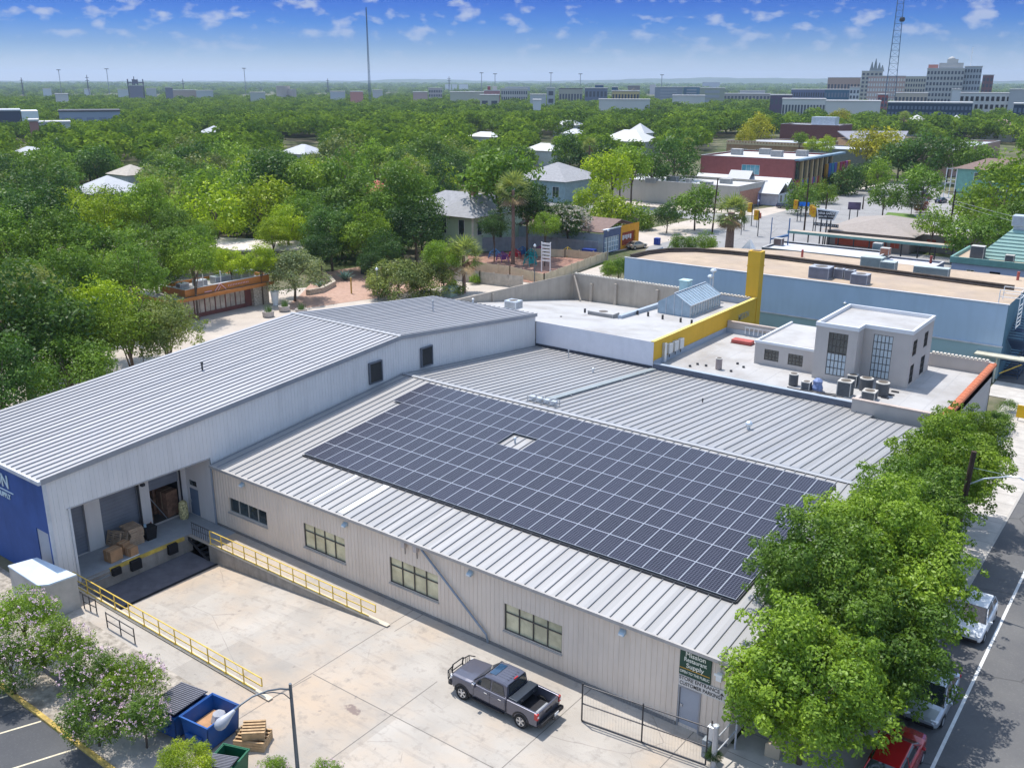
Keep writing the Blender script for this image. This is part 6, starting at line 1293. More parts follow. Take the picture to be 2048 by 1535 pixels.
# school / market buildings further back
YBR = M('yellow and brown brick', (.36, .22, .12), .9, var=.2, scale=.8)
t = block('market_hall', 'long brown brick hall with toothed cream cornice behind the brick school', 'building', -165, -128, 362, 385, 8.0, YBR, WROOF, .4, win=[('y', 362, -163 + i * 5.2, -161.4 + i * 5.2, 2.0, 5.0) for i in range(7)])
part('cornice', crenel(-165.2, 30, 1.23, .7, 361.7, 362, 6.6, 7.2, 7.8), M('cream cornice', (.56, .44, .26), .8), t)
t = block('long_shed', 'long grey green shed with a pale roof behind the dark poplar like tree', 'building', -127.5, -104, 350, 372, 7.2, M('grey green wall', (.16, .18, .15), .9), WROOF, .3)
t = thing('slate_hall', 'large hall with a plain slate grey monopitch roof beyond the school', 'building', (-105, 400, 0))
a, b, c, d = G(1675, 262, 9), G(1817, 262, 9), G(1800, 293, 6.5), G(1700, 280, 6.5)
part('roof', MB().hexa([d + Vector((0, 0, -.4)), c + Vector((0, 0, -.4)), b + Vector((0, 0, -.4)), a + Vector((0, 0, -.4)), d, c, b, a]), M('slate violet roof', (.22, .22, .25), .8), t); part('wall', MB().prism([(q.x, q.y + 1) for q in (d, c, b, a)], 0, 6), YBR, t)
t = block('brick_terrace', 'pink brick terrace with a pale flat roof and arched front on the right', 'building', -88, -76, 345, 420, 8.5, M('pink brick', (.42, .27, .21), .9, var=.1), WROOF, .6, win=[('x', -76, 348 + i * 5, 350.5 + i * 5, 3.5, 6.2) for i in range(13)])
t = block('dark_brick_block', 'dark maroon block with pale rooftop units beyond the slate roofed hall', 'building', -190, -160, 480, 500, 10, M('maroon wall', None), WROOF, .4)
acbox('large pale penthouse unit on the dark maroon block', -170, 488, 9.6, (12, 6, 4), 0, GALV, fan=False, topm=GALV)
t = thing('grey_roof_house', 'house with a grey hip roof and teal porch behind the utility wires', 'house', (-145, 215, 0))
part('roof', hip(MB(), -155, -138, 206, 224, 5.5, 4.0, .6, 'y'), ROOFG, t); part('wall', MB().box(-154.8, -138.2, 206.2, 223.8, 0, 5.45), M('grey blue porch paint', (.24, .33, .36), .8), t); win_part(t, 'y', 206.2, -146, -144, 1.5, 4.0); win_part(t, 'y', 206.2, -142, -140, 1.5, 4.0)
for i, (px, py, z, w, d, h, mat, rid, lb) in enumerate((
    (216, 366, 7.0, 13, 13, 3.6, WROOF, 'y', 'house with a tall white pyramid roof in the left woods'), (262, 338, 6, 10, 9, 2.5, M('weathered tan roof', (.42, .38, .33), .9), 'x', 'house with a small tan grey hip roof above the white pyramid roof'),
    (608, 297, 7, 14, 12, 3, WROOF, 'x', 'house with a broad white hip roof in the middle of the woods'), (428, 258, 8, 12, 9, 3.2, WROOF, 'y', 'house with a pale blue gable far left in the woods'), (558, 242, 8, 8, 8, 3.2, WRF2, 'x', 'small white gable peeping out of the woods'),
    (972, 268, 8, 14, 8, 2, WRF2, 'x', 'low white roof among the trees left of the grey roofed house'), (1138, 245, 8, 16, 9, 2.5, WROOF, 'x', 'pale roof between the crowns right of the thin lattice mast'), (1260, 270, 8, 22, 16, 4.5, WRF2, 'x', 'large bright white hip roof in the woods right of centre'), (1280, 256, 9, 10, 9, 4.5, WROOF, 'y', 'pale gable just behind the large bright white hip roof'),
    (1090, 293, 7, 13, 9, 2.5, WRF2, 'x', 'white roof half hidden by the big lime tree'), (1150, 262, 7, 10, 8, 2.2, WROOF, 'x', 'tiny white roof left of the large bright white one'), (752, 372, 5, 7, 6, 3, M('coral red tiles', (.55, .16, .13), .8), 'x', 'small coral red roof in the dark trees'),
    (1833, 240, 9, 20, 16, 6, WRF2, 'y', 'big white gabled house below the downtown blocks'), (1912, 240, 9, 11, 10, 6, WRF2, 'y', 'white gabled house right of the big white one'), (2000, 248, 9, 16, 10, 5, M('pale coral roof', (.5, .36, .30), .8), 'x', 'house with a pale coral roof near the right edge'), (62, 300, 6, 14, 9, 2.5, WROOF, 'x', 'pale low roof between dark crowns at the far left'), (105, 308, 6, 12, 8, 2, WRF2, 'x', 'white low roof under the trees at the left'),
    (1950, 455, 3.6, 13, 5, .6, WROOF, 'x', 'long pale roof behind the green trees right of the restaurant'), (1890, 448, 3.6, 9, 5, .5, M('violet white roof', None), 'x', 'small violet white roof beside the black utility pole'))):
    q = G(px, py, z); t = thing('house', lb, 'house', (q.x, q.y, 0))
    part('roof', hip(MB(), q.x - w / 2, q.x + w / 2, q.y - d / 2, q.y + d / 2, z - h * .5, h, ridge=rid), mat, t)
    part('wall', MB().box(q.x - w / 2 + .1, q.x + w / 2 - .1, q.y - d / 2 + .1, q.y + d / 2 - .1, 0, z - h * .5 - .12), M('white boards', (.55, .56, .56), .8), t)
    if i in (12, 13, 14, 3): win_part(t, 'y', q.y - d / 2 + .1, q.x - 1.2, q.x + 1.2, 1.5, 4.0)
# ---------------------------------------------------------------- far road, junction
mb = MB().poly([(-75.5, 140, -.02), (-56, 140, -.02), (-63, 205, -.02), (-72, 330, -.02), (-86.5, 330, -.02), (-87.2, 225, -.02), (-87.5, 160, -.02), (-80, 140, -.02)])
mb.poly([(-87, 213, -.018), (-160, 212, -.018), (-160, 200, -.018), (-87, 200, -.018)]).poly([(-66, 158, -.016), (-14, 158, -.016), (-14, 175, -.016), (-66, 175, -.016)]).poly([(-66, 175, -.015), (-14, 175, -.015), (-14, 181, -.015), (-66, 184, -.015)])
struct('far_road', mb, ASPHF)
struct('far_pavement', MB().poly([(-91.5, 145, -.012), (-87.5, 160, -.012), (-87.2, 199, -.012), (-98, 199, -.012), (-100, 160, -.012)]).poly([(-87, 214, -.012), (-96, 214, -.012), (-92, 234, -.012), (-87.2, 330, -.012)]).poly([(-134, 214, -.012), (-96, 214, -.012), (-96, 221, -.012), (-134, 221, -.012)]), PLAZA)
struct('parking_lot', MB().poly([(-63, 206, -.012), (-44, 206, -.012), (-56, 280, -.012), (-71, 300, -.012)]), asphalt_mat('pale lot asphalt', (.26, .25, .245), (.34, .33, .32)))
struct('verge_grass', MB().poly([(-87, 228, -.005), (-92, 240, -.005), (-93, 275, -.005), (-87.8, 290, -.005)]).poly([(-60, 208, -.005), (-48, 208, -.005), (-60, 240, -.005), (-66, 240, -.005)]), M('cut grass', (.10, .17, .03), .95, var=.2, scale=.5))
struct('east_forecourt', MB().poly([(-16.2, 107, .002), (-8.6, 107, .002), (-8.6, 150, .002), (-16.2, 150, .002)]), ASPH)
for (x, y, rz, lb, pm_, kd) in ((-88.3, 156.6, 1.35, 'gold saloon car parked beside the orange shop', paint('gold car paint', (.40, .35, .26)), 'sedan'), (-88.5, 231.5, .15, 'dark blue car waiting at the road corner by the pavilion', paint('dark blue car paint', (.02, .03, .07)), 'hatch'), (-95.5, 163.2, .4, 'pale blue car parked behind the blue bin in the yard', paint('pale blue car paint', (.32, .37, .42)), 'sedan'), (-97.5, 168, .4, 'grey car parked behind the pale blue one', paint('grey car paint', (.12, .13, .15)), 'sedan'), (-51.5, 184.5, .0, 'dark car parked in front of the restaurant', paint('teal black paint', (.03, .06, .07)), 'sedan'), (-103, 199, .3, 'teal grey car behind the leaning pole', paint('teal grey paint', (.12, .18, .19)), 'sedan'), (-69.0, 283, 1.5, 'dark car far up the road between the trees', paint('grey car paint', None), 'suv'), (-64, 262, 1.3, 'pale car parked by the green flats', paint('silver car paint', None), 'suv'), (-60.5, 268, 1.4, 'dark car parked right beside the pale one near the green flats', paint('dark blue car paint', None), 'sedan'), (-61, 250, 1.5, 'white car nearer the road than the pale one by the green flats', paint('white car paint', None), 'hatch'), (-65.5, 272, 1.3, 'maroon car at the far end of the lot by the green flats', paint('maroon car paint', (.10, .015, .02)), 'suv')):
    t = car(lb, pm_, 4.6, kd, 'cars around the junction'); place(t, (x, y, 0), rz)
t = thing('blue_bin', 'small deep blue wheeled bin in front of the pale blue car', 'bin', G(1314, 489)); q = G(1314, 489); part('bin_body', MB().box(q.x - .5, q.x + .5, q.y - .5, q.y + .5, 0, 1.3), M('bin blue', (.01, .04, .25), .5), t, bevel=.05)
t = thing('blue_skip', 'deep blue bin against the side of the corner shop', 'bin', G(1185, 512)); q = G(1187, 514); part('bin_body', MB().box(q.x - 2.2, q.x + .3, q.y - .6, q.y + .6, 0, 1.4), M('bin blue', None), t, bevel=.05)
def upole(label, px, pyb, pyt, arms=(), lean=0):
    q = G(px, pyb); d = math.hypot(q.x, q.y); h = atd(px, pyt, d).z; t = thing('utility_pole', label, 'utility pole', q)
    part('pole', MB().tube(q, q + Vector((lean, 0, h)), .2, 8, .13), WPOLE, t)
    for dz_ in arms: part('crossarm', MB().obox(q + Vector((lean, 0, h - dz_)), (2.6, .14, .14), .4), WPOLE, t)
    return q + Vector((lean, 0, h))
p1 = upole('tall dark leaning pole in front of the beige hall', 1424, 468, 356, lean=.5)
p2 = upole('utility pole carrying the wires at the left corner of the beige hall', 1239, 405, 343, (.4,))
p3 = upole('thin utility pole at the left end of the wires', 1135, 390, 334, (.3,))
p4 = upole('tall dark pole at the junction left of the roadside sign', 1608, 462, 345)
p5 = upole('tall black utility pole with a blue banner right of the restaurant', 1893, 505, 378, (.5,))
p6 = upole('dark pole just right of the traffic lights beyond the road', 1651, 425, 385)
p7 = upole('short dark pole behind the restaurant roof', 1725, 418, 392)
p8 = upole('dark pole beside the green flats behind the trees', 1936, 440, 405)
p9 = upole('thin dark mast in front of the beige hall, right of the leaning pole', 1455, 425, 392)
for i, (a, b) in enumerate(((p3, p2), (p3 + Vector((0, 0, -.8)), p2 + Vector((0, 0, -.8))), (p5 + Vector((0, 0, -2)), p5 + Vector((30, -25, -3))), (p5 + Vector((0, 0, -2.6)), p5 + Vector((30, -27, -3.8))))):
    t = thing('overhead_wire', ['upper wire between the poles left of the beige hall', 'lower wire between the poles left of the beige hall', 'upper pale wire running right from the black utility pole', 'lower pale wire running right from the black utility pole'][i], 'wire', a); pts = [a.lerp(b, k / 12) - Vector((0, 0, math.sin(math.pi * k / 12) * .5)) for k in range(13)]; part('wire', MB().path(pts, .035, 4), M('pale wire', (.4, .4, .4), .5), t)
TL = M('traffic light yellow', (.60, .33, .01), .5)
for i, (px, py, d) in enumerate(((1592, 409, 225), (1624, 420, 208), (1628, 424, 206), (1485, 425, 208), (1500, 415, 215), (1513, 430, 200))):
    q = atd(px, py, d); t = thing('traffic_light', ['yellow traffic light left of the blue street sign', 'yellow traffic light, upper of the pair beside the junction pole', 'yellow traffic light, lower of the pair beside the junction pole', 'yellow traffic light in front of the beige hall, leftmost', 'small yellow traffic light by the brick panel', 'yellow traffic light beside the red barrels'][i], 'traffic light', (q.x, q.y, 0), 'traffic lights at the junction')
    part('head', MB().box(q.x - .45, q.x + .45, q.y - .3, q.y + .3, q.z - 1.0, q.z + 1.0), TL, t); part('lamps', MB().lathe((q.x, q.y - .31, q.z), [(.01, -.1), (.25, 0), (.01, .1)], 8).lathe((q.x, q.y - .31, q.z + .6), [(.01, -.1), (.25, 0), (.01, .1)], 8), M('dim red lamp', (.3, .03, .02), .3), t); part('pole', MB().tube((q.x + .6, q.y, 0), (q.x + .6, q.y, q.z + .8), .1), STEELD, t)
q = atd(1604, 408, 225); t = thing('street_name_sign', 'bright blue street sign beside the traffic light', 'sign', (q.x, q.y, 0)); part('plate', MB().obox(q, (3.2, .1, .9), .3), M('sign blue', (.01, .16, .60), .4), t); part('pole', MB().tube((q.x, q.y, 0), (q.x, q.y, q.z), .08), STEELD, t)
for i, (px, py) in enumerate(((1513, 437), (1519, 436))):
    q = G(px, py); t = thing('traffic_barrel', ['orange red barrel on the road corner, left one', 'orange red barrel on the road corner, right one'][i], 'barrel', q, 'traffic barrels'); part('drum', MB().lathe(q, [(.4, 0), (.35, 1.1), (.3, 1.2)], 12), M('cone orange', None), t)
q = atd(1577, 470, 165); t = thing('blue_gantry', 'blue painted gantry arm on a thin pole by the road', 'gantry', (q.x, q.y, 0)); a = atd(1541, 478, 165); part('pole', MB().tube((q.x, q.y, 0), (q.x, q.y, q.z + 2.8), .1).tube((a.x, a.y, 0), (a.x, a.y, q.z + 2.8), .08), M('gantry blue', (.02, .10, .24), .5), t); part('arm', MB().tube(q, a, .28, 6, .12), M('gantry blue', None), t)
q = G(1494, 505); t = thing('white_tent', 'pointed white tent like sheet beside the yellow chimney', 'tent', q); part('canvas', MB().poly([q + Vector((-1.5, -1, 0)), q + Vector((1.5, -1, 0)), q + Vector((.4, 0, 2.6))]).poly([q + Vector((1.5, -1, 0)), q + Vector((1.8, 1, 0)), q + Vector((.4, 0, 2.6))]).poly([q + Vector((-1.5, -1, 0)), q + Vector((-1, 1.5, 0)), q + Vector((.4, 0, 2.6))]), WHITEP, t)

# ================================================================ vegetation
def proj(p):
    d = Vector(p) - Vector((0, 0, CAMZ)); f = d.dot(_fwd); return CX + F_ * d.dot(_r2) / f, CY - F_ * d.dot(_u2) / f
def leaf_mat(name, trans=.32, far=False, flower=None):
    m = D.materials.new(name); m.use_nodes = True; N, L = m.node_tree.nodes, m.node_tree.links; N.remove(N['Principled BSDF']); out = N['Material Output']
    oi = N.new('ShaderNodeObjectInfo'); tc = N.new('ShaderNodeTexCoord').outputs['Object']; ge = N.new('ShaderNodeNewGeometry')
    base = oi.outputs['Color']
    if far: base = mixc(N, L, oi.outputs['Random'], (.060, .120, .020), (.18, .275, .034))
    f = noise(N, L, tc, .9 if not far else .12, 3, .6)
    c = mixc(N, L, rng(N, L, f, .35, .65), mixc(N, L, 1.0, base, (.58, .65, .60), 'MULTIPLY'), mixc(N, L, 1.0, base, (1.35, 1.22, 1.1), 'MULTIPLY'))
    c = mixc(N, L, ge.outputs['Random Per Island'], mixc(N, L, 1.0, c, (.72, .75, .8), 'MULTIPLY'), mixc(N, L, 1.0, c, (1.3, 1.25, 1.05), 'MULTIPLY'))
    d = N.new('ShaderNodeBsdfDiffuse'); t = N.new('ShaderNodeBsdfTranslucent'); g = N.new('ShaderNodeBsdfGlossy'); g.inputs['Roughness'].default_value = .45; g.inputs[0].default_value = (.8, .85, .8, 1)
    L.new(c, d.inputs[0]); tcx = mixc(N, L, 1.0, c, (1.3, 1.35, .6), 'MULTIPLY'); L.new(tcx, t.inputs[0])
    s = N.new('ShaderNodeMixShader'); s.inputs[0].default_value = trans; L.new(d.outputs[0], s.inputs[1]); L.new(t.outputs[0], s.inputs[2])
    s2 = N.new('ShaderNodeMixShader'); s2.inputs[0].default_value = .02; L.new(s.outputs[0], s2.inputs[1]); L.new(g.outputs[0], s2.inputs[2])
    L.new((s2 if not far else s).outputs[0], out.inputs[0]); return m
LEAF = leaf_mat('leaves'); LEAFF = leaf_mat('far leaves', .25, True)
BARK = M('bark', (.14, .105, .08), .95, var=.3, scale=3)
PETAL = M('pink blossom', (.72, .52, .60), .8, var=.25, scale=4); PETALW = M('cream blossom', (.62, .57, .47), .8, var=.2, scale=4)
def quads_mesh(name, P, U, V, mat):
    n = len(P); v = np.empty((n, 4, 3), np.float32)
    v[:, 0] = P - U; v[:, 1] = P - V * .8 + U * .1; v[:, 2] = P + U; v[:, 3] = P + V * .8 + U * .1
    me = D.meshes.new(name); me.vertices.add(n * 4); me.vertices.foreach_set('co', v.ravel()); me.loops.add(n * 4); me.loops.foreach_set('vertex_index', np.arange(n * 4, dtype=np.int32))
    me.polygons.add(n); me.polygons.foreach_set('loop_start', np.arange(0, n * 4, 4, dtype=np.int32)); me.polygons.foreach_set('loop_total', np.full(n, 4, np.int32)); me.update(); me.materials.append(mat); return me
def crown(name, seed, ncl, per, leaf, flat=.75, cr=(.26, .42), low=-.35, mat=None, shell=.62, droop=0., lobes=0, sprig=0):
    "leaf faces on many small clumps spread through a crown of radius 1 (centre at the origin)"
    g = np.random.default_rng(seed); C = []; 
    while len(C) < ncl:
        d = g.normal(size=3); d /= np.linalg.norm(d)
        if d[2] < low: continue
        r = g.uniform(.35, .84) ** .7
        if lobes: r *= .92 + .15 * math.sin(lobes * math.atan2(d[1], d[0]) + seed)
        C.append(d * r * np.array([1, 1, flat]))
    C = np.array(C); R = g.uniform(*cr, ncl); P = []; Nn = []
    if sprig:
        d = g.normal(size=(sprig, 3)); d /= np.linalg.norm(d, axis=1)[:, None]; d = d[d[:, 2] > low]
        C = np.concatenate([C, d * g.uniform(.88, 1.05, len(d))[:, None] * np.array([1, 1, flat])]); R = np.concatenate([R, g.uniform(.05, .10, len(d))])
    for c, r in zip(C, R):
        k = max(14, int(per * (r / cr[1]) ** 2)); d = g.normal(size=(k, 3)); d /= np.linalg.norm(d, axis=1)[:, None]
        d = d[(d[:, 2] > -.55) | (g.random(k) < .3)]; k = len(d)
        rr = r * g.uniform(shell, 1.08, k) ** 1
        P.append(c + d * rr[:, None] * np.array([1, 1, .82])); Nn.append(d)
    P = np.concatenate(P); Nn = np.concatenate(Nn); k = len(P)
    Nn = Nn + g.normal(size=(k, 3)) * .55 + np.array([0, 0, .5]); Nn /= np.linalg.norm(Nn, axis=1)[:, None]
    a = g.normal(size=(k, 3)); U = np.cross(Nn, a); U /= np.linalg.norm(U, axis=1)[:, None]; V = np.cross(Nn, U); s = leaf * g.uniform(.6, 1.35, k)[:, None]
    if droop: U[:, 2] -= droop; U /= np.linalg.norm(U, axis=1)[:, None]
    return quads_mesh(name, P, U * s, V * s * .62, mat or LEAF), P
def trunk_mesh(seed, h=.9, r=.045, limbs=6):
    g = random.Random(seed); m = MB(); m.path([(0, 0, -1.0), (g.uniform(-.03, .03), g.uniform(-.03, .03), -.5), (g.uniform(-.06, .06), g.uniform(-.06, .06), 0)], r, 7, r * .6)
    for i in range(limbs):
        a = i * 2.4 + g.uniform(-.3, .3); z0 = g.uniform(-.6, -.2); e = Vector((math.cos(a) * .5, math.sin(a) * .5, g.uniform(.0, .35)))
        m.path([(0, 0, z0), (e.x * .45, e.y * .45, z0 * .4 + e.z * .3), e], r * .5, 5, r * .12)
    return m.mesh('trunk', BARK, True)
TRK = [trunk_mesh(i) for i in range(4)]
# crown meshes: coarse ones for the woods, finer for the nearer trees
MIDC = [crown('crown', 10 + i, 44, 125, .056, (.85, .95, .8, 1.05)[i % 4], low=-.85, lobes=(0, 3, 2, 0)[i % 4])[0] for i in range(8)]
FINEC = [crown('crown', 40 + i, 72, 330, .030, (.85, .78, .95)[i % 3], (.17, .34), -.7, lobes=(3, 0, 4, 2)[i], sprig=90)[0] for i in range(4)]
NEARC = [crown('crown', 60 + i, 120, 640, .0245, .95, (.12, .25), -.85, shell=.78, lobes=3 + i, sprig=80)[0] for i in range(2)]
TONES = {'dark green': (.042, .092, .024), 'deep green': (.062, .128, .028), 'mid green': (.105, .188, .028), 'fresh green': (.150, .242, .028), 'lime green': (.24, .33, .018), 'olive green': (.16, .20, .065), 'grey green': (.17, .21, .115), 'yellow green': (.31, .31, .022)}
def tree(label, p, R, H, tone, me=None, group=None, name='tree', rz=None, flat=1., extra=None, base=0.):
    "p = ground point, R crown radius, H overall height"
    jit_ = rnd.uniform(.90, 1.36); t = thing(name, label, 'tree', (0, 0, 0), group); cz = H - R * .80 * flat
    c = part('crown', me or rnd.choice(MIDC), None, t); c.color = (*[v * jit_ for v in TONES[tone]], 1); c.location = (0, 0, cz); c.scale = (R, R, R * flat); c.rotation_euler = (0, 0, rnd.uniform(0, 6.28))
    k = part('trunk', rnd.choice(TRK), None, t); k.location = (0, 0, cz); s = max(cz, .6); k.scale = (R * .9 if R * .9 < s * 1.2 else s * 1.2, R * .9 if R * .9 < s * 1.2 else s * 1.2, s)
    if extra:
        e = part('blossom', extra, None, t); e.location = c.location; e.scale = c.scale; e.rotation_euler = c.rotation_euler
    place(t, (p[0], p[1], base), 0); return t
def blossoms(seed, mat, n=700, leaf=.03, flat=.8, lowz=-.2):
    g = np.random.default_rng(seed); P = []
    for _ in range(n // 9):
        d = g.normal(size=3); d /= np.linalg.norm(d)
        if d[2] < lowz: d[2] = -d[2]
        c = d * g.uniform(.86, 1.0) * np.array([1, 1, flat]); P.append(c + g.normal(size=(9, 3)) * .022)
    P = np.concatenate(P); k = len(P); Nn = g.normal(size=(k, 3)); Nn /= np.linalg.norm(Nn, axis=1)[:, None]; U = np.cross(Nn, g.normal(size=(k, 3))); U /= np.linalg.norm(U, axis=1)[:, None]; V = np.cross(Nn, U)
    return quads_mesh('blossom', P, U * leaf, V * leaf, mat)
# --- the street trees in front, on the pavement
for i, (x, y, R, H, tn, lb) in enumerate(((-11.1, 36.9, 4.0, 7.7, 'fresh green', 'nearest leafy street tree, covering the warehouse corner by the sign'), (-9.5, 41.0, 3.8, 7.8, 'mid green', 'lower leafy street tree between the nearest one and the silver car'), (-9.9, 45.2, 4.0, 9.6, 'fresh green', 'leafy street tree whose crown hangs over the silver car'), (-12.9, 42.6, 3.7, 9.4, 'mid green', 'leafy street tree leaning over the corner of the solar roof'), (-12.0, 49.0, 4.0, 9.6, 'fresh green', 'leafy street tree with its crown over the solar roof edge'), (-11.5, 54.6, 3.6, 8.7, 'mid green', 'leafy street tree beside the white car'), (-11.3, 61.5, 3.8, 9.4, 'fresh green', 'leafy street tree just beyond the wooden lamp pole'), (-11.8, 68.3, 3.4, 8.3, 'fresh green', 'farthest leafy street tree, below the terracotta tiles'))):
    tree(lb, (x, y), R, H, tn, NEARC[i % 2], 'leafy street trees along the warehouse', flat=1.0)
# --- flowering shrubs lower left
BL = [blossoms(5, PETAL, 1500, .019), blossoms(6, PETAL, 1100, .019)]; BLW = blossoms(7, PETALW, 3200, .028)
for i, (px, py, z, R, H, tn, lb) in enumerate(((45, 1235, 2.4, 1.9, 3.9, 'fresh green', 'tall flowering shrub at the left edge beside the metal enclosure'), (20, 1330, 1.8, 1.7, 3.0, 'mid green', 'flowering shrub at the left edge above the yellow kerb'), (120, 1290, 2.2, 1.7, 3.4, 'fresh green', 'pink flowering shrub right of the metal enclosure'), (185, 1345, 2.2, 1.7, 3.4, 'mid green', 'pink flowering shrub in the middle of the planting bed'), (265, 1360, 2.4, 1.7, 3.5, 'fresh green', 'airy pink flowering shrub closest to the yellow handrail'), (190, 1430, 1.7, 1.6, 2.8, 'mid green', 'flowering shrub above the yellow kerb left of the dumpsters'), (285, 1430, 1.8, 1.3, 2.7, 'mid green', 'flowering shrub touching the black lidded dumpster'))):
    q = G(px, py, z); tree(lb, (q.x, q.y), R, H, tn, FINEC[i % 4], 'flowering shrubs between car park and yard', 'flowering_shrub', extra=BL[i % 2], flat=.9)
for i, (px, py, z, R, H, tn, lb, ex) in enumerate(((372, 1520, 2.0, 1.15, 2.9, 'lime green', 'bright green shrub at the bottom edge below the blue dumpsters', None), (545, 1545, 1.6, .8, 2.2, 'fresh green', 'small pink flowering shrub at the bottom edge left of the lamp post', BL[0]), (655, 1545, 1.6, .85, 2.1, 'fresh green', 'small pink flowering shrub at the bottom edge right of the lamp post', BL[1]))):
    q = G(px, py, z); tree(lb, (q.x, q.y), R, H, tn, FINEC[(i + 1) % 4], None, 'flowering_shrub' if ex else 'shrub', extra=ex, flat=.9)
# green leaves round the gate post
tree('small blue green creeper at the foot of the gate post', (-14.2, 34.3), .45, 1.0, 'dark green', FINEC[0], name='creeper')
